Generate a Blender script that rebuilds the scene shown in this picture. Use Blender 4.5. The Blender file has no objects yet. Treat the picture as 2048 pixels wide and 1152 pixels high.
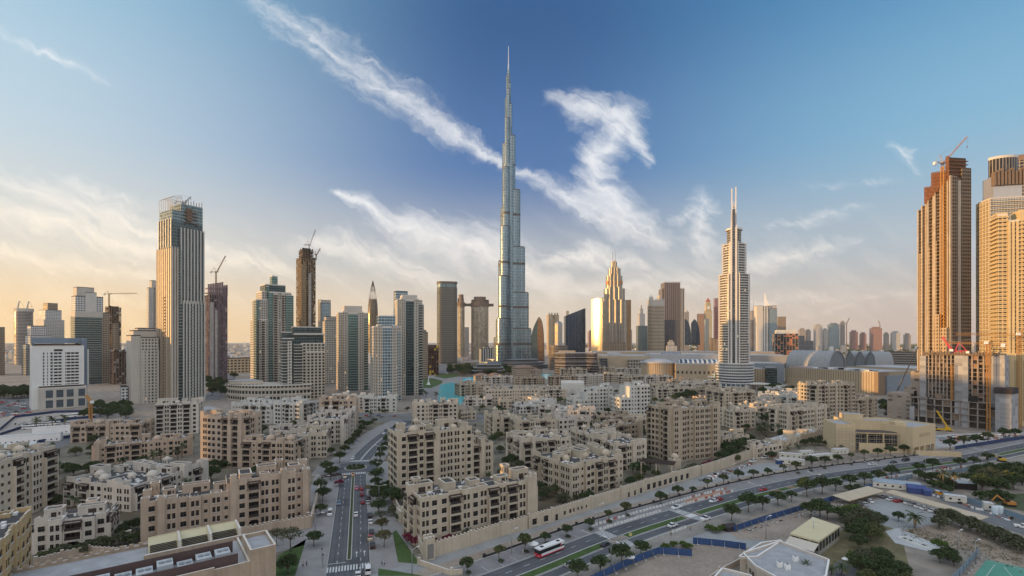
import bpy, math, random
from mathutils import Vector, Matrix
C = bpy.context.scene
R = math.radians
# ------------------------------------------------------------------ camera
F, CX, HY, H = 991.0, 1024.0, 678.0, 74.0      # focal length / principal column / horizon row (2048-wide photo), eye height (m)
cam = bpy.data.cameras.new('Camera'); cam_o = bpy.data.objects.new('Camera', cam); C.collection.objects.link(cam_o)
cam_o.location = (0, 0, H); cam_o.rotation_euler = (R(90), 0, 0)
cam.sensor_width = 36; cam.lens = 36*F/2048; cam.shift_y = (HY-576)/2048; cam.clip_end = 60000; cam.clip_start = 1
C.camera = cam_o
# ------------------------------------------------------------------ sun, sky, exposure
SUN_AZ, SUN_EL = -98.0, 3.7                     # degrees left of the view axis, elevation
sl = bpy.data.lights.new('Sun', 'SUN'); so = bpy.data.objects.new('Sun', sl); C.collection.objects.link(so)
sl.energy = 5.0; sl.angle = R(0.53); sl.color = (1.0, 0.56, 0.19)
to_sun = Vector((math.sin(R(SUN_AZ))*math.cos(R(SUN_EL)), math.cos(R(SUN_AZ))*math.cos(R(SUN_EL)), math.sin(R(SUN_EL))))
so.rotation_euler = to_sun.to_track_quat('Z', 'Y').to_euler(); so.location = (0, 0, 1200)
C.view_settings.view_transform = 'Standard'; C.view_settings.look = 'None'
C.view_settings.exposure = 0.36; C.view_settings.gamma = 1.0
C.cycles.max_bounces = 6; C.cycles.diffuse_bounces = 3; C.cycles.glossy_bounces = 3; C.cycles.transmission_bounces = 2
C.cycles.volume_bounces = 0; C.cycles.transparent_max_bounces = 6
C.cycles.use_adaptive_sampling = True

class NT:
    """small expression builder for shader node trees"""
    def __init__(s, nt): s.nt = nt
    def new(s, t, **k):
        n = s.nt.nodes.new(t)
        for a, b in k.items(): setattr(n, a, b)
        return n
    def put(s, sock, v):
        if hasattr(v, 'node'): s.nt.links.new(v, sock)
        else: sock.default_value = v
    def m(s, op, a, b=None, c=None, clamp=False):
        n = s.new('ShaderNodeMath', operation=op); n.use_clamp = clamp
        for i, v in enumerate((a, b, c)):
            if v is not None: s.put(n.inputs[i], v)
        return n.outputs[0]
    def vec(s, x, y, z=0.0):
        n = s.new('ShaderNodeCombineXYZ')
        for i, v in enumerate((x, y, z)): s.put(n.inputs[i], v)
        return n.outputs[0]
    def sep(s, v):
        n = s.new('ShaderNodeSeparateXYZ'); s.put(n.inputs[0], v); return n.outputs
    def noise(s, v, scale, detail=4, rough=.55, dim='3D', dist=0.0):
        n = s.new('ShaderNodeTexNoise', noise_dimensions=dim)
        if v is not None: s.put(n.inputs['Vector'], v)
        n.inputs['Scale'].default_value = scale; n.inputs['Detail'].default_value = detail
        n.inputs['Roughness'].default_value = rough; n.inputs['Distortion'].default_value = dist
        return n.outputs['Fac']
    def white(s, v):
        n = s.new('ShaderNodeTexWhiteNoise', noise_dimensions='3D'); s.put(n.inputs['Vector'], v); return n.outputs['Value']
    def mix(s, f, a, b, blend='MIX'):
        n = s.new('ShaderNodeMix', data_type='RGBA', blend_type=blend)
        s.put(n.inputs[0], f); s.put(n.inputs[6], a); s.put(n.inputs[7], b)
        return n.outputs[2]
    def smooth(s, x, lo, hi):
        n = s.new('ShaderNodeMapRange', interpolation_type='SMOOTHSTEP')
        s.put(n.inputs['Value'], x); s.put(n.inputs['From Min'], lo); s.put(n.inputs['From Max'], hi); return n.outputs['Result']
    def lin(s, x, lo, hi, a=0.0, b=1.0):
        n = s.new('ShaderNodeMapRange'); s.put(n.inputs['Value'], x)
        for k, v in (('From Min', lo), ('From Max', hi), ('To Min', a), ('To Max', b)): s.put(n.inputs[k], v)
        return n.outputs['Result']
def c4(c): return (c[0], c[1], c[2], 1.0)

world = bpy.data.worlds.new('World'); C.world = world; world.use_nodes = True
wn = world.node_tree; wn.nodes.clear(); W = NT(wn)
sky = W.new('ShaderNodeTexSky', sky_type='NISHITA'); sky.sun_disc = False
sky.sun_elevation = R(SUN_EL); sky.sun_rotation = R(SUN_AZ); sky.altitude = 50; sky.air_density = 1.0; sky.dust_density = 2.2; sky.ozone_density = 2.5
d = W.new('ShaderNodeTexCoord').outputs['Generated']
dx, dy, dz = W.sep(d)
# gnomonic chart of the northern half of the sky: cloud banks are laid out in degrees-like units about the +Y axis
dyc = W.m('MAXIMUM', dy, 0.05)
U = W.m('MULTIPLY', W.m('DIVIDE', dx, dyc), 9.91)      # hundreds of chart units to the right
V = W.m('MULTIPLY', W.m('DIVIDE', dz, dyc), 9.91)      # hundreds of chart units up
front = W.smooth(dy, 0.06, 0.3)
P = W.vec(U, V)
w1 = W.noise(P, 1.1, 5, .6); w2 = W.noise(W.vec(W.m('ADD', U, 31.7), V, 4.2), 1.1, 5, .6)
Uw = W.m('ADD', U, W.m('MULTIPLY', W.m('SUBTRACT', w1, .5), .75)); Vw = W.m('ADD', V, W.m('MULTIPLY', W.m('SUBTRACT', w2, .5), .75))
def px(x): return (x-CX)/100
def py(y): return (HY-y)/100
def stroke(pts):
    """pts: (x, y, half width, strength) along a cloud band; returns the strongest mask"""
    best = None
    for (x0, y0, w0, s0), (x1, y1, w1_, s1) in zip(pts, pts[1:]):
        ax, ay, bx, by = px(x0), py(y0), px(x1), py(y1)
        ex, ey = bx-ax, by-ay; l2 = ex*ex+ey*ey
        qx = W.m('SUBTRACT', Uw, ax); qy = W.m('SUBTRACT', Vw, ay)
        t = W.m('DIVIDE', W.m('ADD', W.m('MULTIPLY', qx, ex), W.m('MULTIPLY', qy, ey)), l2, clamp=True)
        rx = W.m('SUBTRACT', qx, W.m('MULTIPLY', t, ex)); ry = W.m('SUBTRACT', qy, W.m('MULTIPLY', t, ey))
        dd = W.m('SQRT', W.m('ADD', W.m('MULTIPLY', rx, rx), W.m('MULTIPLY', ry, ry)))
        w = W.m('MULTIPLY_ADD', t, (w1_-w0)/100, w0/100)
        k = W.m('SUBTRACT', 1.0, W.m('DIVIDE', dd, w), clamp=True)
        k = W.m('MULTIPLY', k, W.m('MULTIPLY_ADD', t, s1-s0, s0))
        best = k if best is None else W.m('MAXIMUM', best, k)
    return best
bands = [
 [(455,-40,36,.45),(560,40,56,.7),(690,115,72,.85),(800,195,64,.95),(900,262,42,1.0),(1010,328,22,.95)],
 [(1025,340,20,.8),(1110,378,36,1.0),(1200,425,60,1.15),(1320,490,45,.8)],
 [(1105,195,26,.8),(1170,222,56,1.1),(1255,240,62,1.2),(1300,330,22,.8)],
 [(1250,250,62,1.15),(1190,310,55,1.15),(1190,375,55,1.15),(1250,430,62,1.2),(1330,485,40,.9)],
 [(1350,440,22,.7),(1405,408,40,.95),(1445,435,20,.6)], [(1400,415,42,1.0),(1390,470,45,.9),(1430,530,60,.7)],
 [(680,390,22,1.0),(750,425,42,1.15),(850,470,75,1.2),(1000,510,85,1.15),(1110,575,80,.8)],
 [(580,500,34,.7),(700,492,46,1.0),(820,530,60,.9),(900,570,60,.7)],
 [(1080,530,24,.9),(1190,508,50,1.15),(1290,528,34,.85)], [(1240,545,40,.6),(1400,560,50,.7),(1480,590,30,.4)],
 [(-80,320,34,.6),(100,390,52,.95),(310,470,56,1.0),(480,510,34,.6)], [(60,330,22,.4),(190,390,36,.8),(330,430,24,.5)],
 [(-80,410,50,.9),(140,455,66,1.05),(330,510,60,1.0),(560,530,44,.8),(700,570,30,.5)],
 [(-40,500,44,.85),(200,545,44,.8),(420,570,30,.6)], [(80,590,26,.5),(300,610,24,.5)],
 [(-40,50,18,.6),(100,115,24,.75),(225,168,14,.6)],
 [(1780,285,16,.6),(1815,300,30,.75),(1840,330,14,.4)],
 [(1540,450,26,.4),(1640,432,34,.7),(1740,412,18,.4)],
 [(1470,545,46,.85),(1600,505,46,.85),(1720,480,24,.5)],
 [(1480,600,34,.6),(1640,600,30,.7),(1840,590,22,.5)], [(1560,650,20,.4),(1700,610,26,.6)],
 [(1090,590,40,.7),(1250,570,60,.8),(1420,590,40,.5)], [(1600,370,18,.3),(1810,360,22,.4)],
]
mask = None
for b in bands:
    k = stroke(b); mask = k if mask is None else W.m('MAXIMUM', mask, k)
# fibres: streaks that follow the main wind (down to the right), fine cells, plus rare broad variation
ca, sa = math.cos(R(-32)), math.sin(R(-32))
ru = W.m('ADD', W.m('MULTIPLY', Uw, ca), W.m('MULTIPLY', Vw, sa)); rv = W.m('SUBTRACT', W.m('MULTIPLY', Vw, ca), W.m('MULTIPLY', Uw, sa))
fib = W.noise(W.vec(W.m('MULTIPLY', ru, .55), W.m('MULTIPLY', rv, 2.8)), 1.9, 9, .64, dist=.6)
cell = W.noise(W.vec(Uw, W.m('MULTIPLY', Vw, 1.7), 7.0), 2.6, 7, .6, dist=.3)
tex = W.m('ADD', W.m('MULTIPLY', fib, .72), W.m('MULTIPLY', cell, .28))
dens = W.m('ADD', mask, W.m('MULTIPLY', W.m('SUBTRACT', tex, .5), 1.85))
dens = W.m('MULTIPLY', W.smooth(dens, .10, 1.55), W.smooth(mask, .0, .3))
# thin veil low over the city
veil = W.m('MULTIPLY', W.m('MULTIPLY', W.smooth(V, 3.2, .9), W.smooth(V, -.2, .6)), W.smooth(W.noise(W.vec(W.m('MULTIPLY', ru, .35), W.m('MULTIPLY', rv, 1.6)), 1.2, 7, .6), .42, .72))
dens = W.m('MAXIMUM', dens, W.m('MULTIPLY', veil, .24))
dens = W.m('MULTIPLY', W.m('MULTIPLY', dens, front), .92)
# clear sky: the Nishita sky, with the strong twilight gradient of the evening laid over it by elevation and by distance from the sun
hor = W.m('SQRT', W.m('ADD', W.m('MULTIPLY', dx, dx), W.m('MULTIPLY', dy, dy)))
E = W.m('MULTIPLY', W.m('DIVIDE', dz, W.m('MAXIMUM', hor, .02)), 9.91)
sc_ = W.m('DIVIDE', W.m('ADD', W.m('MULTIPLY', dx, math.sin(R(SUN_AZ))), W.m('MULTIPLY', dy, math.cos(R(SUN_AZ)))), W.m('MAXIMUM', hor, .02))
lf = W.smooth(sc_, -.12, .74); rf = W.smooth(sc_, -.2, -.85)
def srow(l, c, r): return W.mix(rf, W.mix(lf, c4(c), c4(l)), c4(r))
top = srow((.27,.50,.66), (.020,.090,.245), (.065,.24,.45))
midc = srow((.48,.61,.69), (.060,.155,.36), (.20,.41,.57))
low = srow((.70,.65,.56), (.45,.47,.48), (.40,.44,.48))
hz = srow((.90,.62,.30), (.68,.56,.43), (.50,.41,.37))
grad = W.mix(W.smooth(E, .1, 1.6), hz, low); grad = W.mix(W.smooth(E, .9, 3.6), grad, midc); grad = W.mix(W.smooth(E, 3.0, 6.6), grad, top)
skyc = W.mix(1.0, sky.outputs[0], (.15, .15, .15, 1), 'MULTIPLY')
skyc = W.mix(.85, skyc, grad)
# invented overcast, unseen overhead and behind the viewpoint, added as soft fill light
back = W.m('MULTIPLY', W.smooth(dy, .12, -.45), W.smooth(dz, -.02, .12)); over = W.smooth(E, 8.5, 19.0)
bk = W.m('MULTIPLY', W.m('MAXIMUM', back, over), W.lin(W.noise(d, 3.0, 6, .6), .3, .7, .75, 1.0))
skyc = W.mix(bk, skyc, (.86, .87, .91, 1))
warm = W.smooth(E, 3.0, .2)                       # low clouds take the sunset tint
ccol = W.mix(warm, (.74, .75, .76, 1), (.80, .71, .61, 1))
ccol = W.mix(W.m('MULTIPLY', warm, lf), ccol, (1.0, .85, .62, 1))
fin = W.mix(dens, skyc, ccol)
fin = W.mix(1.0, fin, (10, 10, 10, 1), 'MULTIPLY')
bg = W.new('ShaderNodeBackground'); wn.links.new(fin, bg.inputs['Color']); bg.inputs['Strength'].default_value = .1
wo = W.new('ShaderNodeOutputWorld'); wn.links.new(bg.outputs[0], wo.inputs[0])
world.cycles.sampling_method = 'MANUAL'; world.cycles.sample_map_resolution = 512
# ------------------------------------------------------------------ layout helpers
def G(x, y, z=0.0):
    """survey: where a photographed point of known height z stands, as a plan position"""
    Y = (H-z)*F/(y-HY); return Vector(((x-CX)/F*Y, Y))
def XA(x, Y): return (x-CX)/F*Y
def ZA(y, Y): return H+(HY-y)/F*Y
col = C.collection
ORD = 'first second third fourth fifth sixth seventh eighth ninth tenth eleventh twelfth thirteenth fourteenth fifteenth sixteenth seventeenth eighteenth nineteenth twentieth'.split()
def nth(i, n, frm='the left'):
    if i == 0: return 'first from '+frm
    if i == n-1: return 'last from '+frm
    t = i+1
    if t <= 20: w = ORD[t-1]
    else:
        tens = {2: 'twenty', 3: 'thirty', 4: 'forty', 5: 'fifty', 6: 'sixty', 7: 'seventy', 8: 'eighty', 9: 'ninety'}[t//10 % 10]
        tth = {2: 'twentieth', 3: 'thirtieth', 4: 'fortieth', 5: 'fiftieth', 6: 'sixtieth', 7: 'seventieth', 8: 'eightieth', 9: 'ninetieth'}[t//10 % 10]
        w = tth if t % 10 == 0 else tens+'-'+ORD[t % 10-1]
    return w+' from '+frm
def tag(o, label=None, cat=None, group=None, kind=None):
    if label: o['label'] = label
    if cat: o['category'] = cat
    if group: o['group'] = group
    if kind: o['kind'] = kind
    return o
def place(name, data, parent=None, loc=(0, 0, 0), rot=0.0):
    o = bpy.data.objects.new(name, data); col.objects.link(o); o.location = loc
    if rot: o.rotation_euler = (0, 0, rot)
    if parent: o.parent = parent
    return o
def thing(name, label, cat, loc=(0, 0, 0), rot=0.0, group=None):
    l = tuple(loc)+(0.0,)*(3-len(loc))
    o = place(name, None, None, l, rot); o.empty_display_size = .5
    return tag(o, label, cat, group)
def clone(root, loc, rot, label=None, group=None, scale=None):
    r = root.copy(); col.objects.link(r); r.location = tuple(loc)+(0.0,)*(3-len(loc)); r.rotation_euler = (0, 0, rot)
    if scale: r.scale = (scale,)*3 if not hasattr(scale, '__len__') else scale
    if label: r['label'] = label
    if group: r['group'] = group
    for ch in KIDS.get(root.name, ()):
        c = ch.copy(); col.objects.link(c); c.parent = r; kid(r, c)
        for g in KIDS.get(ch.name, ()):
            k = g.copy(); col.objects.link(k); k.parent = c; kid(c, k)
    return r
KIDS = {}
def kid(p, c): KIDS.setdefault(p.name, []).append(c)

class MB:
    """collects faces; build() makes ONE mesh object with UVs in metres (u along the wall, v = height)"""
    def __init__(s): s.v = []; s.f = []; s.m = []; s.uv = []; s.sm = []
    def face(s, pts, m=0, uv=None, smooth=False):
        b = len(s.v); s.v.extend(pts); n = len(pts); s.f.append(tuple(range(b, b+n))); s.m.append(m); s.sm.append(smooth)
        if uv is None:
            a, c, e = pts[0], pts[1], pts[2]
            ux, uy, uz = c[0]-a[0], c[1]-a[1], c[2]-a[2]; vx, vy, vz = e[0]-a[0], e[1]-a[1], e[2]-a[2]
            nx, ny, nz = uy*vz-uz*vy, uz*vx-ux*vz, ux*vy-uy*vx; l = math.sqrt(nx*nx+ny*ny+nz*nz) or 1
            if abs(nz)/l < .75:
                h = math.hypot(nx, ny) or 1; tx, ty = -ny/h, nx/h
                uv = [(p[0]*tx+p[1]*ty, p[2]) for p in pts]
            else: uv = [(p[0], p[1]) for p in pts]
        s.uv.extend(uv)
    def box(s, x0, y0, z0, x1, y1, z1, m=0, top=None, bottom=True):
        a, b, c, d_ = (x0, y0, z0), (x1, y0, z0), (x1, y1, z0), (x0, y1, z0)
        e, f, g, h = (x0, y0, z1), (x1, y0, z1), (x1, y1, z1), (x0, y1, z1)
        s.face([a, b, f, e], m, [(x0, z0), (x1, z0), (x1, z1), (x0, z1)])
        s.face([b, c, g, f], m, [(y0, z0), (y1, z0), (y1, z1), (y0, z1)])
        s.face([c, d_, h, g], m, [(-x1, z0), (-x0, z0), (-x0, z1), (-x1, z1)])
        s.face([d_, a, e, h], m, [(-y1, z0), (-y0, z0), (-y0, z1), (-y1, z1)])
        s.face([e, f, g, h], m if top is None else top)
        if bottom: s.face([d_, c, b, a], m)
        return s
    def ring(s, x0, y0, x1, y1, z0, z1, t, m=0, top=None):
        s.box(x0, y0, z0, x1, y0+t, z1, m, top); s.box(x0, y1-t, z0, x1, y1, z1, m, top)
        s.box(x0, y0+t, z0, x0+t, y1-t, z1, m, top); s.box(x1-t, y0+t, z0, x1, y1-t, z1, m, top)
    def prism(s, poly, z0, z1, m=0, cap=None, bottom=False, poly2=None, smooth=False):
        n = len(poly); q = poly2 or poly; u = 0
        for i in range(n):
            a, b = poly[i], poly[(i+1) % n]; c, d_ = q[(i+1) % n], q[i]; l = math.hypot(b[0]-a[0], b[1]-a[1])
            s.face([(a[0], a[1], z0), (b[0], b[1], z0), (c[0], c[1], z1), (d_[0], d_[1], z1)], m, [(u, z0), (u+l, z0), (u+l, z1), (u, z1)], smooth)
            u += l
        s.face([(p[0], p[1], z1) for p in q], m if cap is None else cap)
        if bottom: s.face([(p[0], p[1], z0) for p in reversed(poly)], m)
        return s
    def cyl(s, cx, cy, z0, z1, r0, r1=None, n=10, m=0, cap=None, bottom=False, smooth=True):
        r1 = r0 if r1 is None else r1
        a = [(cx+r0*math.cos(2*math.pi*i/n), cy+r0*math.sin(2*math.pi*i/n)) for i in range(n)]
        b = [(cx+r1*math.cos(2*math.pi*i/n), cy+r1*math.sin(2*math.pi*i/n)) for i in range(n)]
        return s.prism(a, z0, z1, m, cap, bottom, b, smooth)
    def lathe(s, prof, n=16, m=0, cx=0.0, cy=0.0, smooth=True):
        for (r0, z0), (r1, z1) in zip(prof, prof[1:]):
            for i in range(n):
                a, b = 2*math.pi*i/n, 2*math.pi*(i+1)/n
                p = [(cx+r0*math.cos(a), cy+r0*math.sin(a), z0), (cx+r0*math.cos(b), cy+r0*math.sin(b), z0), (cx+r1*math.cos(b), cy+r1*math.sin(b), z1), (cx+r1*math.cos(a), cy+r1*math.sin(a), z1)]
                uv = [(a*r0, z0), (b*r0, z0), (b*r1, z1), (a*r1, z1)]
                if r1 < 1e-6: p = p[:3]; uv = uv[:3]
                elif r0 < 1e-6: p = [p[0]]+p[2:]; uv = [uv[0]]+uv[2:]
                s.face(p, m, uv, smooth)
        return s
    def beam(s, p, q, w, h=None, m=0):
        p = Vector(p); q = Vector(q); d_ = q-p
        if d_.length < 1e-6: return s
        d_.normalize(); h = w if h is None else h
        up = Vector((0, 0, 1)) if abs(d_.z) < .95 else Vector((1, 0, 0))
        a = d_.cross(up).normalized()*w/2; b = a.cross(d_).normalized()*h/2
        c = [tuple(x) for x in (p-a-b, p+a-b, p+a+b, p-a+b, q-a-b, q+a-b, q+a+b, q-a+b)]
        for i, j, k, l in ((0, 1, 5, 4), (1, 2, 6, 5), (2, 3, 7, 6), (3, 0, 4, 7), (3, 2, 1, 0), (4, 5, 6, 7)): s.face([c[i], c[j], c[k], c[l]], m)
        return s
    def tube(s, p, q, r0, r1=None, n=6, m=0):
        p = Vector(p); q = Vector(q); d_ = (q-p).normalized(); r1 = r0 if r1 is None else r1
        up = Vector((0, 0, 1)) if abs(d_.z) < .95 else Vector((1, 0, 0))
        a = d_.cross(up).normalized(); b = a.cross(d_)
        c0 = [tuple(p+(a*math.cos(t)+b*math.sin(t))*r0) for t in (2*math.pi*i/n for i in range(n))]
        c1 = [tuple(q+(a*math.cos(t)+b*math.sin(t))*r1) for t in (2*math.pi*i/n for i in range(n))]
        for i in range(n): j = (i+1) % n; s.face([c0[j], c0[i], c1[i], c1[j]], m, None, True)
        s.face(c1[::-1], m); s.face(c0, m)
        return s
    def mesh(s, name, mats):
        me = bpy.data.meshes.new(name); me.from_pydata(s.v, [], s.f)
        for mt in (mats if isinstance(mats, (list, tuple)) else [mats]): me.materials.append(mt)
        me.polygons.foreach_set('material_index', s.m); me.polygons.foreach_set('use_smooth', s.sm)
        uv = me.uv_layers.new(name='UVMap'); uv.data.foreach_set('uv', [x for p in s.uv for x in p])
        if any(s.sm):                               # weld so that rounded faces shade smoothly
            import bmesh
            bm = bmesh.new(); bm.from_mesh(me); bmesh.ops.remove_doubles(bm, verts=bm.verts, dist=1e-4)
            for e in bm.edges:
                if len(e.link_faces) == 2 and e.calc_face_angle(0) > .7: e.smooth = False
            bm.to_mesh(me); bm.free()
        me.update(); return me
    def build(s, name, mats, parent=None, loc=(0, 0, 0), rot=0.0):
        if not s.f: return None
        o = place(name, s.mesh(name, mats), parent, loc, rot)
        if parent: kid(parent, o)
        return o

def setting(name, mb, mat):
    o = mb.build(name, mat); o['kind'] = 'structure'; return o
# ------------------------------------------------------------------ materials
_mats = {}
def _mat(key):
    m = bpy.data.materials.new(key); m.use_nodes = True; nt = m.node_tree
    b = nt.nodes['Principled BSDF']; return m, NT(nt), b
def M(key, c=(.5, .5, .5), rough=.8, var=.16, scale=.25, metal=0.0, fine=0.0, spec=.3, streak=0.0, bump=0.0):
    """plain weathered surface: broad blotches, fine grain and, on walls, rain streaks"""
    if key in _mats: return _mats[key]
    m, N, b = _mat(key); p = N.new('ShaderNodeTexCoord').outputs['Object']
    n = N.noise(p, scale, 5, .6); k = N.lin(n, .25, .75, 1-var, 1+var)
    if fine: k = N.m('MULTIPLY', k, N.lin(N.noise(p, scale*14, 3, .6), .3, .7, 1-fine, 1+fine))
    if streak:
        x, y, z = N.sep(p); st = N.noise(N.vec(N.m('MULTIPLY', x, 1.3), N.m('MULTIPLY', y, 1.3), N.m('MULTIPLY', z, .08)), 1.0, 4, .6)
        k = N.m('MULTIPLY', k, N.lin(st, .35, .75, 1+streak*.4, 1-streak))
    v = N.vec(k, k, k); N.put(b.inputs['Base Color'], N.mix(1.0, c4(c), v, 'MULTIPLY'))
    b.inputs['Roughness'].default_value = rough; b.inputs['Metallic'].default_value = metal; b.inputs['Specular IOR Level'].default_value = spec
    if bump:
        bp = N.new('ShaderNodeBump'); bp.inputs['Strength'].default_value = bump; bp.inputs['Distance'].default_value = .3
        N.put(bp.inputs['Height'], N.noise(p, scale*6, 4, .6)); N.put(b.inputs['Normal'], bp.outputs[0])
    _mats[key] = m; return m
def FAC(key, wall=(.4, .36, .3), glass=(.05, .07, .08), bw=3.0, fh=3.6, ww=.6, wh=.55, metal=.55, grough=.12, wrough=.75, gvar=.6, wvar=.12,
        band=0.0, bandc=None, wmetal=0.0, colrand=0.0, lit=0.0, voff=.5, bscale=1):
    """facade: a window grid laid out in metres along each wall (UV), every pane with its own tone; band = solid spandrel strip per storey"""
    if key in _mats: return _mats[key]
    m, N, b = _mat(key); uv = N.new('ShaderNodeUVMap').outputs[0]; u, v, _ = N.sep(uv)
    cu = N.m('DIVIDE', u, bw); cv = N.m('DIVIDE', v, fh); iu = N.m('FLOOR', cu); iv = N.m('FLOOR', cv)
    fu = N.m('SUBTRACT', cu, iu); fv = N.m('SUBTRACT', cv, iv)
    mu = N.m('LESS_THAN', N.m('ABSOLUTE', N.m('SUBTRACT', fu, .5)), ww/2); mv = N.m('LESS_THAN', N.m('ABSOLUTE', N.m('SUBTRACT', fv, voff)), wh/2)
    mask = N.m('MULTIPLY', mu, mv)
    r = N.white(N.vec(iu, iv, 3.1)); r2 = N.white(N.vec(iu, 5.0, 9.3))
    p = N.new('ShaderNodeTexCoord').outputs['Object']
    blot = N.lin(N.noise(p, .05, 4, .6), .25, .75, 1-wvar, 1+wvar)
    wk = N.vec(blot, blot, blot); wc = N.mix(1.0, c4(wall), wk, 'MULTIPLY')
    if colrand:
        k = N.lin(r2, 0, 1, 1-colrand, 1+colrand*.6); wc = N.mix(1.0, wc, N.vec(k, k, k), 'MULTIPLY')
    gk = N.lin(r, 0, 1, 1-gvar, 1+gvar); gc = N.mix(1.0, c4(glass), N.vec(gk, gk, gk), 'MULTIPLY')
    cc = N.mix(mask, wc, gc)
    if band:
        bm_ = N.m('LESS_THAN', fv, band); cc = N.mix(bm_, cc, c4(bandc or wall)); mask = N.m('MULTIPLY', mask, N.m('SUBTRACT', 1.0, bm_))
    N.put(b.inputs['Base Color'], cc)
    N.put(b.inputs['Roughness'], N.m('ADD', N.m('MULTIPLY', mask, N.m('ADD', grough-wrough, N.m('MULTIPLY', r, .12))), wrough))
    N.put(b.inputs['Metallic'], N.m('ADD', N.m('MULTIPLY', mask, metal-wmetal), wmetal))
    if lit:
        on = N.m('MULTIPLY', N.m('GREATER_THAN', N.white(N.vec(iu, iv, 8.7)), 1-lit), mask)
        b.inputs['Emission Color'].default_value = (1, .72, .4, 1); N.put(b.inputs['Emission Strength'], N.m('MULTIPLY', on, .6))
    _mats[key] = m; return m

SAND = M('sandstone wall', (.47, .405, .315), .9, .13, .12, fine=.06, streak=.16)
SANDB = M('pale sandstone wall', (.53, .465, .375), .9, .14, .12, fine=.06, streak=.2); SANDC = M('tan sandstone wall', (.40, .33, .25), .9, .14, .12, fine=.06, streak=.2)
PINK = M('rose render wall', (.45, .355, .275), .9, .13, .12, fine=.06, streak=.16)
PALE = M('pale render wall', (.54, .49, .43), .9, .12, .12, fine=.06, streak=.16)
WHITE = M('white render wall', (.55, .54, .50), .85, .1, .12, fine=.05, streak=.14)
OCHRE = M('ochre render wall', (.50, .365, .20), .9, .1, .1, fine=.06, streak=.12)
CAP = M('light coping', (.60, .56, .51), .85, .1, .5)
ROOF = M('grey gravel roof', (.07, .07, .072), .95, .25, .35, fine=.15)
ROOFL = M('pale screed roof', (.33, .34, .36), .9, .2, .3, fine=.1)
PANE = M('dark window glass', (.014, .016, .019), .2, .4, .5, spec=.4)
FRAME = M('brown window frame', (.10, .07, .05), .6, .1)
RAIL = M('dark iron railing', (.035, .033, .035), .6, .1)
TIMBER = M('dark timber', (.055, .038, .032), .8, .2, 1.2)
DARK = M('dark recess', (.03, .026, .024), .9, .2)
CONC = M('raw concrete', (.34, .32, .30), .9, .2, .15, fine=.1, streak=.25)
CONCD = M('brown raw concrete', (.20, .15, .115), .9, .25, .2, fine=.12, streak=.25)
STEEL = M('grey steel', (.30, .31, .33), .45, .1, metal=.6)
WPAINT = M('white paint', (.72, .72, .71), .5, .08)
# ------------------------------------------------------------------ courtyard-town apartment blocks
_proto = {}
def window_mesh(w, h, wall, arch=False):
    k = ('w', round(w, 2), round(h, 2), wall.name, arch)
    if k in _proto: return _proto[k]
    b = MB(); a = w/2
    if arch:
        pts = [(-a, -.03, 0), (a, -.03, 0), (a, -.03, h-a)]+[(a*math.cos(t), -.03, h-a+a*math.sin(t)) for t in (math.pi*i/8 for i in range(1, 8))]+[(-a, -.03, h-a)]
        b.face(pts, 1)
        q = [(a*math.cos(t), h-a+a*math.sin(t)) for t in (math.pi*i/8 for i in range(9))]
        for (x0, z0), (x1, z1) in zip(q, q[1:]): b.beam((x0*1.06, -.08, z0), (x1*1.06, -.08, z1), .16, .14, 0)
    else: b.box(-a, -.03, 0, a, .02, h, 1)
    b.box(-a-.1, -.10, -.02, -a, .01, h+.1, 0); b.box(a, -.10, -.02, a+.1, .01, h+.1, 0)
    if not arch: b.box(-a, -.14, h, a, .01, h+.12, 0)
    b.box(-a-.15, -.2, -.16, a+.15, .01, -.02, 2)
    b.box(-.04, -.07, 0, .04, -.02, h-(a if arch else 0), 3); b.box(-a, -.07, h*.62, a, -.02, h*.62+.07, 3)
    _proto[k] = b.mesh('window', [wall, PANE, CAP, FRAME]); return _proto[k]
def balcony_meshes(w, wall, arch=False):
    k = ('b', round(w, 1), wall.name, arch)
    if k in _proto: return _proto[k]
    b = MB(); a = w/2-.4
    b.box(-a, -.02, 0, a, .02, 2.6, 1); b.box(-a*.75, -.05, 0, a*.1, .0, 2.2, 2); b.box(-a*.36, -.08, 0, -a*.30, .0, 2.2, 3)
    b.box(-w/2+.03, -1.32, -.28, w/2-.03, 0, 0, 0, 0)
    b.box(-w/2+.4, -1.24, 2.55, w/2-.4, -1.0, 2.98, 0)
    if arch:
        for sx in (-1, 1):
            b.face([(sx*a, -1.2, 2.56), (sx*a, -1.2, 1.7), (sx*a*.6, -1.2, 2.56)] if sx < 0 else [(sx*a, -1.2, 2.56), (sx*a*.6, -1.2, 2.56), (sx*a, -1.2, 1.7)], 0)
    r = MB(); r.box(-a, -1.28, .08, a, -1.2, .82, 0); r.box(-a, -1.31, .9, a, -1.17, 1.0, 1)
    for i in range(5): x = -a+i*a/2; r.box(x-.04, -1.3, 0, x+.04, -1.18, .9, 1)
    _proto[k] = (b.mesh('balcony', [wall, DARK, PANE, FRAME]), r.mesh('railing', [RAIL, FRAME])); return _proto[k]
def pergola_mesh(w):
    k = ('p', round(w, 1))
    if k in _proto: return _proto[k]
    b = MB(); a = w/2+.25
    for i in range(7):
        y = -2.0+i*.3; b.beam((-a, y, 2.55+.12*i), (a, y, 2.55+.12*i), .2, .12)
    for x in (-a+.3, 0, a-.3): b.beam((x, -2.0, 2.42), (x, 0, 3.2), .14, .16)
    for x in (-a+.3, a-.3): b.beam((x, -1.75, 0), (x, -1.75, 2.5), .16)
    _proto[k] = b.mesh('pergola', [TIMBER]); return _proto[k]
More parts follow.
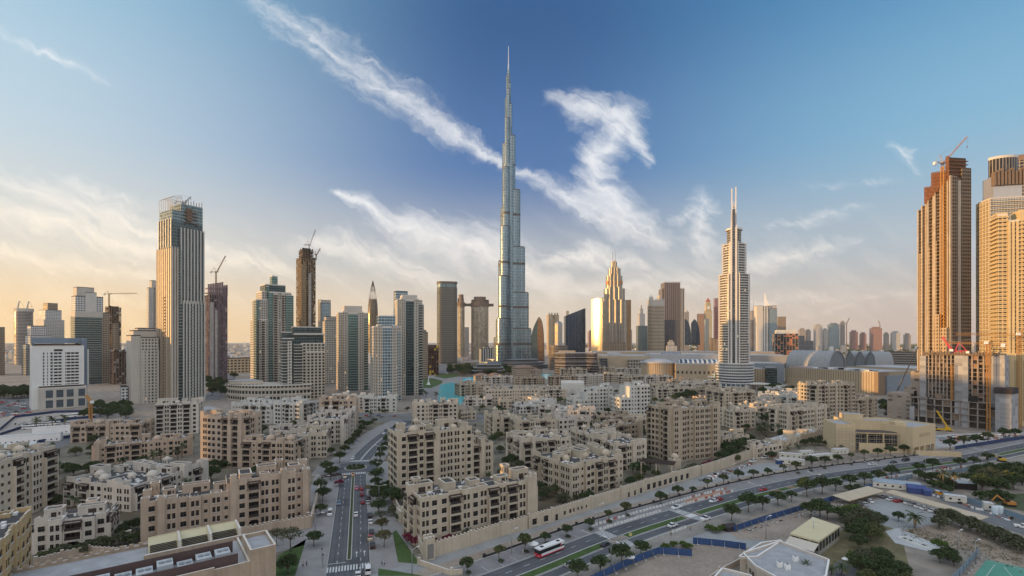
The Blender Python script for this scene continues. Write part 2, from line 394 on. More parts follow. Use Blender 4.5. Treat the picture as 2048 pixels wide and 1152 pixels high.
def dome_mesh(r, wall):
    k = ('d', round(r, 1), wall.name)
    if k in _proto: return _proto[k]
    b = MB(); b.lathe([(r*1.08, 0), (r*1.08, r*.55), (r*1.14, r*.55), (r*1.14, r*.66), (r, r*.66)]+[(r*math.cos(t), r*.66+r*.82*math.sin(t)) for t in (math.pi*i/16 for i in range(1, 8))]+[(.06, r*1.50), (.05, r*1.7), (0, r*1.72)], 14)
    for i in range(6):
        t = math.pi*2*i/6+.3; b.beam((r*1.09*math.cos(t), r*1.09*math.sin(t), .1), (r*1.09*math.cos(t), r*1.09*math.sin(t), r*.45), r*.22, .08, 1)
    _proto[k] = b.mesh('dome', [wall, DARK]); return _proto[k]
def wind_tower_mesh(w, h, wall, domed):
    k = ('t', round(w, 1), round(h, 1), wall.name, domed)
    if k in _proto: return _proto[k]
    b = MB(); a = w/2; b.box(-a, -a, 0, a, a, h, 0)
    for k2 in range(4):
        c, s_ = math.cos(k2*math.pi/2), math.sin(k2*math.pi/2)
        for ox in (-a*.45, a*.45):
            x, y = ox, -a-.03; p = (c*x-s_*y, s_*x+c*y)
            b.beam((p[0], p[1], h*.45), (p[0], p[1], h*.86), a*.42, a*.42 if False else .1, 1) if k2 % 2 == 0 else b.beam((p[0], p[1], h*.45), (p[0], p[1], h*.86), .1, a*.42, 1)
    b.ring(-a-.15, -a-.15, a+.15, a+.15, h, h+.45, .4, 0, 2); b.box(-a+.25, -a+.25, h, a-.25, a-.25, h+.05, 3)
    if domed: b.lathe([(a*.9, h+.06), (a*.85, h+.6), (a*.6, h+a*.75), (a*.25, h+a*1.0), (0, h+a*1.05)], 12)
    _proto[k] = b.mesh('wind_tower', [wall, DARK, CAP, ROOF]); return _proto[k]
def stair_mesh(w, d, h, wall):
    k = ('s', round(w, 1), round(d, 1), round(h, 1), wall.name)
    if k in _proto: return _proto[k]
    b = MB(); b.box(-w/2, -d/2, 0, w/2, d/2, h, 0, 3); b.ring(-w/2-.12, -d/2-.12, w/2+.12, d/2+.12, h-.1, h+.5, .42, 0, 2)
    b.box(-w*.12, -d/2-.04, .1, w*.18, -d/2, 2.1, 1); b.box(w*.28, -d/2-.04, 1.0, w*.4, -d/2, 2.0, 1)
    _proto[k] = b.mesh('stair_tower', [wall, TIMBER, CAP, ROOF]); return _proto[k]

class Face:
    def __init__(s, kind, L, D):
        s.k = kind; s.L = L; s.D = D
        s.rot = {'f': 0, 'r': R(90), 'l': R(-90), 'b': R(180)}[kind]; s.len = L if kind in 'fb' else D
    def p(s, a, o):
        return {'f': (a, -o), 'r': (s.L+o, a), 'l': (-o, s.D-a), 'b': (s.L-a, s.D+o)}[s.k]
    def box(s, b, a0, a1, o0, o1, z0, z1, m=0, top=None):
        (x0, y0), (x1, y1) = s.p(a0, o0), s.p(a1, o1)
        b.box(min(x0, x1), min(y0, y1), z0, max(x0, x1), max(y0, y1), z1, m, top)

def apartment(label, A, B, depth, n, wall, seed, segs=None, fh=3.5, domes=1, towers=1, stairs=2, faces='flr', group=None, cat='apartment block',
              name='apartment_block', arch=False, z0=0.0, roof=None, plain=False, cut=8.0):
    """A, B: plan positions of the two ends of the front wall (left, right as seen from the front); the body runs back by depth"""
    if wall is SAND: wall = (SAND, SANDB, SANDC, SAND)[seed % 4]
    A = Vector((A[0], A[1])); B = Vector((B[0], B[1])); L = (B-A).length; D = depth; rot = math.atan2(B.y-A.y, B.x-A.x)
    rnd = random.Random(seed); root = thing(name, label, cat, (A.x, A.y, z0), rot, group)
    segs = segs or [(0.0, 1.0, n)]
    wb = MB(); rb = MB(); wins = []; bal = []; per = []; clad = .0
    for i, (f0, f1, sn) in enumerate(segs):
        x0, x1 = f0*L, f1*L; zr = sn*fh+.3; e = .004*i
        wb.box(x0+.02+e, .02+e, 0, x1-.02-e, D-.02-e, zr, 0, 0)
        rb.box(x0+.3, .3, zr+.01, x1-.3, D-.3, zr+.06, 0)
        # low lines of upstands, skylights and plant on the flat roof
        for _ in range(int((x1-x0)*D/20)):
            ux = rnd.uniform(x0+1.5, x1-1.5); uy = rnd.uniform(2, D-2); s_ = rnd.uniform(.3, .8)
            rb.box(ux-s_, uy-s_*.7, zr+.06, ux+s_, uy+s_*.7, zr+rnd.uniform(.3, .8), 1)
        ux = x0+(x1-x0)*rnd.uniform(.3, .7); rb.box(ux-.12, .8, zr+.06, ux+.12, D-.8, zr+.3, 2)
        if D > 12: rb.box(x0+1, D*.55-.12, zr+.06, x1-1, D*.55+.12, zr+.28, 2)
    def nat(f): return next(s for a, b, s in segs if a-1e-6 <= f <= b+1e-6)
    for kind in faces:
        fc = Face(kind, L, D); pos = 0.0; last = ''
        while pos < fc.len-.5:
            left = fc.len-pos
            t = rnd.choice(['W2', 'B', 'W1', 'B', 'S', 'W2', 'B', 'P', 'W1'] if not plain else ['W1', 'W1', 'W2', 'S', 'W1'])
            if t == last and t in 'BP': t = 'W2'
            if kind == 'b': t = rnd.choice(['W1', 'S', 'W2'])
            last = t; w = {'W2': 3.7, 'B': 4.8, 'W1': 3.5, 'S': 2.8, 'P': 2.2}[t]*rnd.uniform(.92, 1.1)
            if left-w < 2.0: w = left; t = 'W2' if left < 4.6 and t == 'B' else t
            if left < 2.6: t = 'P'
            f = {'f': (pos+w/2)/L, 'b': 1-(pos+w/2)/L, 'l': 0.0, 'r': 1.0}[kind]; sn = nat(min(1, max(0, f))); zr = sn*fh+.3
            o = {'W2': rnd.choice((0, .8, 1.5)), 'B': 0, 'W1': rnd.choice((0, .5, 1.1)), 'S': rnd.choice((0, .3)), 'P': 1.5}[t]+.01*rnd.random()
            a0, a1 = pos+.01*rnd.random(), pos+w-.01*rnd.random()
            up = rnd.choice((.8, .85, 1.1, 1.5, 2.3, .95)) if t != 'P' else rnd.choice((2.4, 3.3))
            if o > .02: fc.box(wb, a0, a1, -.6, o, 0, zr+.02*rnd.random(), 0, 0)
            zt = zr+up
            fc.box(wb, a0, a1, o-.34, o+.02, zr-.05, zt, 0, 1)
            if t in ('P', 'W2') and up > 1: # a hollow turret: returns and a dark well
                dp = min(w, 3.4)
                for q0, q1 in ((a0, a0+.34), (a1-.34, a1)): fc.box(wb, q0, q1, o-dp, o-.34, zr-.05, zt-.003, 0, 1)
                fc.box(wb, a0, a1, o-dp-.34, o-dp, zr-.05, zt-.002, 0, 1)
            elif rnd.random() < .35:
                q = a0+.4
                while q < a1-.6: fc.box(wb, q, q+.5, o-.3, o-.02, zt, zt+.42, 0, 1); q += 1.1
            if rnd.random() < .5: fc.box(wb, a0, a1, o, o+.09, fh*1.02, fh*1.02+.16, 0, 1)
            if kind == 'b': pos += w; continue
            mid = pos+w/2
            if t == 'B':
                for q0, q1 in ((a0+.02, a0+.44), (a1-.44, a1-.02)): fc.box(wb, q0, q1, -.2, 1.36, 0, (sn-1)*fh+1.05, 0, 1)
            for k in range(sn):
                z = k*fh+.35
                if t == 'B': bal.append((fc, mid, z, w, k == sn-1, arch or (k == 0 and rnd.random() < .6)))
                elif t == 'W2':
                    for q in (-.74, .74): wins.append((fc, mid+q, o+.01, z+.7, .98, 2.05, arch and k == sn-1))
                elif t == 'W1': wins.append((fc, mid, o+.01, z+.7, 1.85, 1.9, arch))
                elif t == 'S': wins.append((fc, mid, o+.01, z+.95, 1.1, 1.3, False))
            pos += w
    wb.build('walls', [wall, CAP], root); rb.build('roof', [roof or ROOF, WPAINT, CAP], root)
    lim = 100
    rest = MB()
    for i, (fc, a, o, z, w, h, ar) in enumerate(wins):
        x, y = fc.p(a, o)
        if i < lim: c = place('window', window_mesh(w, h, wall, ar), root, (x, y, z), fc.rot); kid(root, c)
        else:
            s2 = MB(); fc.box(rest, a-w/2, a+w/2, o, o+.05, z, z+h, 0)
    if rest.f:
        r = rest.build('window', [PANE], root); r['kind'] = 'stuff'
    for fc, a, z, w, top, ar in bal[:100]:
        m1, m2 = balcony_meshes(w, wall, ar); x, y = fc.p(a, .0)
        c = place('balcony', m1, root, (x, y, z), fc.rot); kid(root, c); k = place('railing', m2, c, (0, 0, 0)); kid(c, k)
        if top:
            pg = place('pergola', pergola_mesh(w), root, (x, y, z), fc.rot); kid(root, pg)
    # roof-top pieces
    def zat(x): return nat(min(1, max(0, x/L)))*fh+.36
    stairs += 1+int(L*D > 500)+int(L*D > 900)
    for i in range(stairs):
        x = L*(i+.5+rnd.uniform(-.25, .25))/max(1, stairs); y = D*rnd.uniform(.32, .7); w = min(rnd.choice((4, 5, 7, 9)), L*.4)
        c = place('stair_tower', stair_mesh(w, min(rnd.choice((3.4, 4.2)), D*.35), rnd.choice((2.4, 3.0, 3.6)), wall), root, (x, y, zat(x)), rnd.choice((0, 0, R(90)))); kid(root, c)
    for i in range(domes):
        x = L*(.18+.64*rnd.random()) if domes == 1 else L*(i+.5)/domes+rnd.uniform(-1.5, 1.5); y = D*rnd.uniform(.15, .4)
        c = place('dome', dome_mesh(rnd.choice((1.7, 2.0, 2.3)), wall), root, (x, y, zat(x))); kid(root, c)
    for i in range(towers):
        x = L*((i+.5)/towers+rnd.uniform(-.25, .25)); y = D*rnd.uniform(.7, .85)
        c = place('wind_tower', wind_tower_mesh(rnd.choice((2.8, 3.3)), rnd.choice((3.6, 4.4)), wall, rnd.random() < .4), root, (x, y, zat(x))); kid(root, c)
    return root
# ------------------------------------------------------------------ the beige town in the foreground and middle distance
def town(label, x0, y0, x1, y1, z, depth, n, wall, seed, z2=None, **k):
    """front-wall ends given as surveyed points at height z (0 = ground line, else roof line)"""
    return apartment(label, G(x0, y0, z), G(x1, y1, z if z2 is None else z2), depth, n, wall, seed, **k)
V2 = lambda x, y: Vector((x, y))
# right of the boulevard, along the main road
apartment('long beige four-storey block with dark flat roof beside the boulevard corner wall', V2(-32.5, 175), V2(9.3, 199.6), 14.5, 5, SAND, 11, fh=3.35, domes=0, towers=2, stairs=3)
apartment('tall beige ten-storey block with domed roof right of the roundabout', V2(-51, 225.5), V2(-20, 243.7), 17, 9, SAND, 23, fh=3.3, domes=2, towers=1, stairs=3)
apartment('lower beige wing attached behind the tall block right of the roundabout', V2(-20.3, 246), V2(-9.8, 252), 15, 6, SAND, 31, fh=3.4, domes=0, towers=1, stairs=1)
apartment('square beige courtyard block with three small domes behind the crenellated street wall', V2(27, 231), V2(56, 249.8), 28, 4, SAND, 47, fh=3.5, domes=3, towers=1, stairs=4)
apartment('tall beige ten-storey block with dark pergola balconies in the middle of the town', V2(96, 297), V2(130, 312), 22, 9, SAND, 58, fh=3.45, domes=3, towers=2, stairs=3)
apartment('four-storey beige block with twin domes behind the square courtyard block', V2(6.5, 284), V2(35, 297), 25, 4, SAND, 61, fh=3.6, domes=2, towers=1, stairs=2)
apartment('long narrow beige block with wind tower running away from the street', V2(59.5, 277), V2(76, 284), 52, 4, SAND, 73, fh=3.5, domes=0, towers=2, stairs=3)
apartment('beige corner block with dark roof left of the wind tower blocks', V2(-12, 372), V2(3.5, 379), 21, 4, SAND, 79, fh=3.55, domes=1, towers=1, stairs=1)
apartment('beige block with square stair towers between the dark roofed corner block and the wind tower', V2(5, 353), V2(32, 362), 17, 4, SAND, 83, fh=3.6, domes=0, towers=1, stairs=2)
apartment('small beige block squeezed in front of the white stepped twin blocks', V2(34, 366), V2(47, 371), 18, 4, PALE, 89, fh=3.5, domes=0, towers=1, stairs=1)
apartment('beige block with wind tower and pergola right of the long narrow block', V2(66, 338), V2(92, 352), 16, 4, SAND, 90, fh=3.4, domes=1, towers=1, stairs=2)
apartment('five-storey beige block with two roof domes beside the turquoise lake end', V2(-84, 424), V2(-47.5, 430), 22, 5, SAND, 97, fh=3.5, domes=3, towers=0, stairs=2)
# left of the boulevard
apartment('long rose-beige block with dark flat roofs behind the boulevard garden wall', V2(-131.6, 178), V2(-85, 206.4), 14.5, 4, PINK, 103, segs=[(0, .46, 4), (.46, 1, 5)], fh=3.55, domes=0, towers=2, stairs=4)
apartment('low beige three-storey block with grey roof beside the car park ramp', V2(-164, 170), V2(-146.6, 179), 16, 3, PALE, 107, fh=3.2, domes=0, towers=1, stairs=1)
apartment('tall beige eight-storey block cut by the left picture edge', V2(-203, 196), V2(-205.5, 223), 24, 7, SAND, 113, fh=3.5, domes=2, towers=0, stairs=2)
apartment('pale low block with three domes on stepped white roofs', V2(-198.8, 221), V2(-162.6, 213.2), 38, 3, PALE, 127, fh=3.3, domes=4, towers=1, stairs=5)
apartment('rose-beige three-storey terrace behind the pale domed block', V2(-244.9, 291), V2(-206, 317), 15, 3, PINK, 131, fh=3.3, domes=1, towers=0, stairs=3)
apartment('low rose-brown block beside the blue hoarding and building site', V2(-313, 353), V2(-271, 361), 16, 3, PINK, 137, fh=3.9, domes=1, towers=0, stairs=2)
apartment('cream eight-storey block at the foot of the tall striped tower', V2(-271, 377), V2(-246, 389), 19, 7, PALE, 139, fh=3.3, domes=1, towers=0, stairs=2)
apartment('tall rose-beige nine-storey block left of the boulevard', V2(-181.8, 291), V2(-154.6, 285), 15, 8, PINK, 149, fh=3.5, domes=2, towers=0, stairs=2)
apartment('five-storey rose-beige block with twin roof domes beside the boulevard bend', V2(-148.4, 273), V2(-119, 271.6), 16, 5, PINK, 151, fh=3.4, domes=3, towers=1, stairs=2)
apartment('small beige block with square white roof ring above the boulevard trees', V2(-132, 305), V2(-116, 310), 30, 4, SAND, 157, fh=3.5, domes=1, towers=1, stairs=2)
apartment('long beige block with long balcony side facing the boulevard', V2(-142, 346), V2(-118.5, 350), 48, 5, PALE, 163, fh=3.3, domes=0, towers=2, stairs=4)
apartment('rose-pink seven-storey block at the far end of the boulevard', V2(-161, 417), V2(-134, 421), 20, 6, PINK, 167, fh=3.6, domes=2, towers=0, stairs=2)
apartment('white five-storey block with arched top windows beside the dark glass pavilion', V2(-248, 440), V2(-210, 432), 30, 4, WHITE, 173, fh=3.9, domes=0, towers=1, stairs=3, arch=True, roof=ROOFL)
apartment('white five-storey block with dark balcony stacks right of the arched white block', V2(-206, 430), V2(-181, 424), 24, 5, WHITE, 179, fh=3.5, domes=0, towers=1, stairs=2, roof=ROOFL)
apartment('low two-storey beige houses with roof terraces behind the boulevard blocks', V2(-172, 352), V2(-146, 358), 26, 2, PALE, 181, fh=3.4, domes=0, towers=1, stairs=3)
apartment('small white block in front of the blue-windowed twin towers', V2(-148, 497), V2(-118, 503), 16, 4, WHITE, 182, fh=3.5, domes=0, towers=1, stairs=1, roof=ROOFL, arch=True)
apartment('white block half hidden at the foot of the beige towers', V2(-190, 520), V2(-152, 520), 14, 4, WHITE, 183, fh=3.2, domes=0, towers=1, stairs=2, roof=ROOFL)
# right-hand middle distance
apartment('six-storey beige block with dome in front of the round white hotel base', V2(208, 487), V2(243, 497), 26, 6, SAND, 191, fh=3.4, domes=3, towers=1, stairs=2)
apartment('four-storey beige block with narrow paired windows above the palm garden', V2(184, 409), V2(203, 414), 18, 4, SAND, 193, fh=3.4, domes=1, towers=1, stairs=1)
apartment('five-storey beige block with balcony stack beside the long arcade building', V2(215, 383), V2(259, 405), 17, 5, SAND, 197, fh=3.6, domes=1, towers=1, stairs=3)
apartment('tall tan ten-storey block standing before the ribbed mall wall', V2(278, 452), V2(318, 461), 22, 9, SAND, 199, fh=3.45, domes=4, towers=0, stairs=2)
apartment('lower tan wing with arched side beside the mobile crane boom', V2(320, 458), V2(347, 472), 18, 5, SAND, 211, fh=3.4, domes=2, towers=0, stairs=1)
apartment('tan low house with pitched terraces between the palm garden and red hillside', V2(224, 455), V2(255, 468), 20, 3, SAND, 213, fh=3.4, domes=1, towers=2, stairs=2)
apartment('white nine-storey stepped block with a white dome, right of the pair', V2(100, 456), V2(129, 463), 21, 8, WHITE, 223, segs=[(0, .3, 5), (.3, 1, 8)], fh=3.7, domes=2, towers=0, stairs=2, plain=True, roof=ROOFL)
apartment('white seven-storey stepped block, left of the pair', V2(61, 478), V2(99, 490), 20, 7, WHITE, 227, segs=[(0, .28, 4), (.28, .6, 6), (.6, 1, 7)], fh=3.6, domes=1, towers=0, stairs=2, plain=True, roof=ROOFL)
apartment('long beige hotel wing with dark square windows facing the lake', V2(-30, 566), V2(31, 580), 20, 4, SAND, 229, fh=3.7, domes=0, towers=1, stairs=5, plain=True, arch=True)
apartment('beige hotel wing with stepped terraces right of the dark windowed wing', V2(33, 582), V2(64, 592), 22, 4, SAND, 233, fh=3.3, domes=0, towers=1, stairs=3, arch=True)
apartment('beige lakeside block with lattice balcony corner next to the turquoise water', V2(-66, 640), V2(-34, 655), 24, 4, SAND, 239, fh=3.6, domes=0, towers=1, stairs=2)
apartment('row of beige three-storey houses along the sunken garden road', V2(183, 622), V2(262, 640), 14, 3, SAND, 241, fh=3.5, domes=0, towers=2, stairs=4)
apartment('low tan garden block below the row of three-storey houses', V2(210, 560), V2(268, 570), 10, 2, PINK, 243, fh=3.4, domes=0, towers=0, stairs=1)
# low compound buildings beside the arcade wall
apartment('low beige compound building with louvred roof strips behind the round trees', V2(131, 330), V2(163, 342), 18, 2, SAND, 251, fh=3.2, domes=0, towers=0, stairs=2, plain=True)
apartment('low beige gatehouse with dark roof panels beside the stair arch', V2(150, 306), V2(172, 317), 13, 2, SAND, 257, fh=3.0, domes=0, towers=0, stairs=0, plain=True)
apartment('long low arcade building with a pale flat roof facing the site cabins', V2(180, 330), V2(232, 372), 11, 1, SAND, 263, fh=5.2, domes=0, towers=0, stairs=0, plain=True, roof=ROOFL)
# the crowded rows further back: small blocks whose roofs step up towards the mall
FAR = [ # px left, px right, py of the base, storeys, tint
 (948, 990, 796, 4, 0), (1108, 1158, 772, 4, 0), (1160, 1206, 770, 4, 1), (1208, 1250, 764, 4, 0), (1252, 1300, 768, 3, 0), (1300, 1345, 772, 4, 1), (1345, 1392, 776, 3, 0),
 (1395, 1440, 780, 3, 0), (1120, 1172, 752, 4, 0), (1175, 1230, 750, 4, 0), (1232, 1282, 748, 3, 1), (1285, 1335, 750, 4, 0), (1338, 1384, 754, 3, 0), (1386, 1430, 758, 3, 0),
 (1306, 1360, 792, 4, 0), (1362, 1400, 788, 4, 1), (1400, 1436, 796, 3, 0), (1030, 1090, 770, 3, 0), (968, 1026, 768, 3, 1),
 (1520, 1556, 800, 2, 2), (1558, 1596, 802, 2, 2), (1530, 1570, 812, 2, 1), (1572, 1612, 814, 3, 2), (1540, 1590, 790, 2, 2), (1592, 1626, 796, 2, 1), (1480, 1520, 818, 3, 0), (1524, 1560, 826, 3, 1),
 (1040, 1078, 828, 2, 2), (1080, 1120, 832, 2, 1), (1122, 1150, 838, 2, 2), (1060, 1110, 818, 2, 2), (1140, 1190, 846, 3, 1), (1200, 1262, 860, 3, 0), (1264, 1312, 866, 3, 0),
 (1140, 1176, 870, 3, 0), (930, 984, 812, 2, 1), (1000, 1056, 816, 2, 0), (1064, 1106, 812, 2, 1), (920, 952, 842, 2, 0),
]
FAR.sort(key=lambda f: (f[0]+f[1])/2)
tint = [SAND, PALE, WHITE]
for i, (a, b, y, n, t) in enumerate(FAR):
    p, q = G(a, y), G(b, y+(i*7 % 5)-3)
    what = ['sand-beige', 'pale cream', 'white'][t]
    apartment('small %s %s-storey town block in the crowded far rows, %s' % (what, ('two', 'three', 'four')[n-2], nth(i, len(FAR))), p, q, random.Random(i).uniform(12, 20), n, tint[t], 300+i, fh=3.3,
              domes=i % 2, towers=(i+1) % 2, stairs=2, group='small town blocks in the crowded far rows', roof=ROOFL if t == 2 else None, name='town_block')
# ------------------------------------------------------------------ tower tools
def TF(xl, xc, xr, Y, a):
    """plan frame of a tower whose near corner stands on column xc at distance Y; xl..xc and xc..xr are its two visible walls; a = turn of the
    main wall away from square-on (a >= 0: main wall is the right-hand one)"""
    az = math.atan((xc-CX)/F); l = Vector((math.sin(az), math.cos(az))); r = Vector((l.y, -l.x)); P0 = Vector((XA(xc, Y), Y))
    k = Y/F*math.cos(az); ca, sa = math.cos(R(a)), math.sin(R(a)); u = r*ca+l*sa
    if a >= 0: w = (xr-xc)*k/ca; d_ = (xc-xl)*k/max(.2, sa); o = P0
    else: w = (xc-xl)*k/ca; d_ = (xr-xc)*k/max(.2, -sa); o = P0-u*w
    return o, math.atan2(u.y, u.x), w, d_
class Tower:
    def __init__(s, label, xl, xc, xr, Y, a, cat='tower', name='tower', depth=None, group=None):
        s.o, s.rot, s.w, s.d = TF(xl, xc, xr, Y, a); s.Y = Y
        if depth: s.d = depth
        s.root = thing(name, label, cat, (s.o.x, s.o.y, 0), s.rot, group)
    def z(s, y): return ZA(y, s.Y)
    def block(s, f, z0, z1, mat, name='tower_block', cap=None, parapet=0, inset=0.0):
        x0, x1, y0, y1 = f[0]*s.w+inset, f[1]*s.w-inset, f[2]*s.d+inset, f[3]*s.d-inset
        b = MB(); b.box(x0, y0, z0, x1, y1, z1, 0, 1 if cap else 0)
        if parapet: b.ring(x0, y0, x1, y1, z1, z1+parapet, .6, 1 if cap else 0)
        b.build(name, [mat, cap] if cap else [mat], s.root); return x0, x1, y0, y1
    def bands(s, f, z0, z1, dz, t, out, mat, name='balcony_band', faces='fl', gaps=()):
        """projecting slabs, one per storey, on chosen walls: f = (x0, x1, y0, y1) fractions"""
        x0, x1, y0, y1 = f[0]*s.w, f[1]*s.w, f[2]*s.d, f[3]*s.d; b = MB(); z = z0
        while z < z1:
            if 'f' in faces: b.box(x0, y0-out, z, x1, y0, z+t, 0)
            if 'l' in faces: b.box(x0-out, y0-(out if 'f' in faces else 0), z, x0, y1, z+t, 0)
            if 'r' in faces: b.box(x1, y0-(out if 'f' in faces else 0), z, x1+out, y1, z+t, 0)
            z += dz
        b.build(name, [mat], s.root)
    def fins(s, face, n, z0, z1, t, out, mat, name='pier', a0=0.0, a1=1.0, off=0.0):
        for i in range(n):
            f = a0+(a1-a0)*(i/(n-1) if n > 1 else .5); b = MB()
            if face == 'f': x = f*s.w; b.box(x-t/2, off-out, z0, x+t/2, off+.2, z1, 0)
            elif face == 'l': y = f*s.d; b.box(off-out, y-t/2, z0, off+.2, y+t/2, z1, 0)
            else: y = f*s.d; b.box(s.w-.2-off, y-t/2, z0, s.w+out-off, y+t/2, z1, 0)
            b.build(name, [mat], s.root)
    def mast(s, fx, fy, z0, z1, r, mat=None, name='mast'):
        b = MB(); b.cyl(fx*s.w, fy*s.d, z0, z1, r, r*.3, 6); b.build(name, [mat or STEEL], s.root)
def simple(label, xl, xc, xr, Y, a, mat, blocks, name='tower', cat='tower', cap=ROOF, depth=None, group=None, masts=(), bands=None, fins=None):
    t = Tower(label, xl, xc, xr, Y, a, cat, name, depth, group); zz = 0
    for bl in blocks:
        f, top = bl[:4], bl[4]; m = bl[5] if len(bl) > 5 and bl[5] else mat; z0 = t.z(bl[6]) if len(bl) > 6 else 0
        t.block(f, z0, t.z(top), m, 'tower_block', cap, 1.2)
    for fx, fy, y0, y1, r in masts: t.mast(fx, fy, t.z(y0), t.z(y1), r)
    if bands: t.bands(*bands)
    if fins: t.fins(*fins)
    return t
def frame_block(root, x0, y0, x1, y1, z0, z1, fh, slab, core, seed, nx=6, ny=4, infill=.35, name='floor_slab'):
    """a concrete frame going up: slabs, column lines, a core and patches of blockwork"""
    rnd = random.Random(seed); b = MB(); c = MB(); g = MB(); z = z0
    while z < z1-.1:
        e = rnd.uniform(0, .5); b.box(x0-e, y0-e, z, x1+e, y1+e, z+.4, 0)
        for i in range(nx):
            if rnd.random() < infill: xa = x0+(x1-x0)*i/nx; g.box(xa+.3, y0+.8, z+.4, xa+(x1-x0)/nx-.3, y0+1.0, z+fh*rnd.choice((1, 1, .5)), rnd.randrange(2))
        for i in range(ny):
            if rnd.random() < infill: ya = y0+(y1-y0)*i/ny; g.box(x0+.8, ya+.3, z+.4, x0+1.0, ya+(y1-y0)/ny-.3, z+fh, rnd.randrange(2)); g.box(x1-1.0, ya+.3, z+.4, x1-.8, ya+(y1-y0)/ny-.3, z+fh, rnd.randrange(2))
        z += fh
    for i in range(nx+1):
        for y in (y0+.5, y1-.5): x = x0+.5+(x1-x0-1)*i/nx; c.box(x-.45, y-.45, z0, x+.45, y+.45, z1, 0)
    for i in range(1, ny):
        for x in (x0+.5, x1-.5): y = y0+.5+(y1-y0-1)*i/ny; c.box(x-.45, y-.45, z0, x+.45, y+.45, z1, 0)
    b.build(name, [slab], root); c.build('column_frame', [slab], root)
    if g.f: g.build('blockwork', [core, DARK], root)['kind'] = 'stuff'
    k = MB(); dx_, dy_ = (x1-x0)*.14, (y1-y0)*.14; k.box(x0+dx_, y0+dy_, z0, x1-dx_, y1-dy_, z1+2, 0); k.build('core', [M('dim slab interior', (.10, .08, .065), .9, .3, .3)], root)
def lattice(b, p, q, w, step, t, m=0):
    """square lattice boom between two points"""
    p = Vector(p); q = Vector(q); d_ = (q-p); n = max(2, int(d_.length/step)); dn = d_.normalized()
    up = Vector((0, 0, 1)) if abs(dn.z) < .9 else Vector((0, 1, 0)); a = dn.cross(up).normalized()*w/2; c = a.cross(dn).normalized()*w/2
    cor = [a+c, a-c, -a-c, -a+c]
    for e in cor: b.beam(p+e, q+e, t, t, m)
    for i in range(n):
        s0, s1 = p+d_*i/n, p+d_*(i+1)/n
        for j in range(4): b.beam(s0+cor[j], s1+cor[(j+1) % 4], t*.7, t*.7, m)
def tower_crane(label, base, mast_h, yaw, jib, lift, mat, luff=True, group=None, w=2.0, t=.4):
    """base: (x, y, z); jib length, lift angle in degrees; yaw in the plan, 0 = +X"""
    r = thing('tower_crane', label, 'crane', base, yaw, group)
    b = MB(); lattice(b, (0, 0, 0), (0, 0, mast_h), w, w*1.2, t); b.build('mast', [mat], r)
    b = MB(); b.box(-1.6, -1.3, mast_h, 1.6, 1.3, mast_h+1.2, 0); b.build('slewing_ring', [mat], r)
    b = MB(); b.box(.6, 1.3, mast_h+1.0, 3.0, 2.9, mast_h+3.2, 0); b.build('cab', [WPAINT], r)
    ca, sa = math.cos(R(lift)), math.sin(R(lift)); tip = (1.5+jib*ca, 0, mast_h+1.5+jib*sa)
    b = MB(); lattice(b, (1.5, 0, mast_h+1.5), tip, w*.75, w*1.3, t*.8); b.build('jib', [mat], r)
    ap = (-3.0, 0, mast_h+(9 if luff else 7)); b = MB(); b.beam((0, -.8, mast_h+1), ap, t); b.beam((0, .8, mast_h+1), ap, t)
    b.beam(ap, (-8, 0, mast_h+1.6), t*.7); b.build('apex_frame', [mat], r)
    b = MB(); lattice(b, (-1, 0, mast_h+1.2), (-9, 0, mast_h+1.2), w*.7, w*1.2, t*.7); b.build('counter_jib', [mat], r)
    b = MB(); b.box(-9.6, -1.2, mast_h-1.4, -7.4, 1.2, mast_h+1.6, 0); b.build('counterweight', [WPAINT], r)
    b = MB(); b.beam(ap, (1.5+jib*.85*ca, 0, mast_h+1.5+jib*.85*sa), .16)
    hx = tip[0] if luff else 1.5+jib*.6; hz = tip[2]-(jib*.25 if luff else 1); b.beam((hx, 0, tip[2]), (hx, 0, hz), .14); b.box(hx-.4, -.3, hz-1.6, hx+.4, .3, hz, 0)
    b.build('hoist_cable', [STEEL], r); return r
def rounded(x0, y0, x1, y1, r, n=5):
    p = []
    for cx, cy, a0 in ((x1-r, y0+r, -90), (x1-r, y1-r, 0), (x0+r, y1-r, 90), (x0+r, y0+r, 180)):
        for i in range(n+1): a = R(a0+90*i/n); p.append((cx+r*math.cos(a), cy+r*math.sin(a)))
    return p
def ellipse(cx, cy, rx, ry, n=28): return [(cx+rx*math.cos(2*math.pi*i/n), cy+ry*math.sin(2*math.pi*i/n)) for i in range(n)]
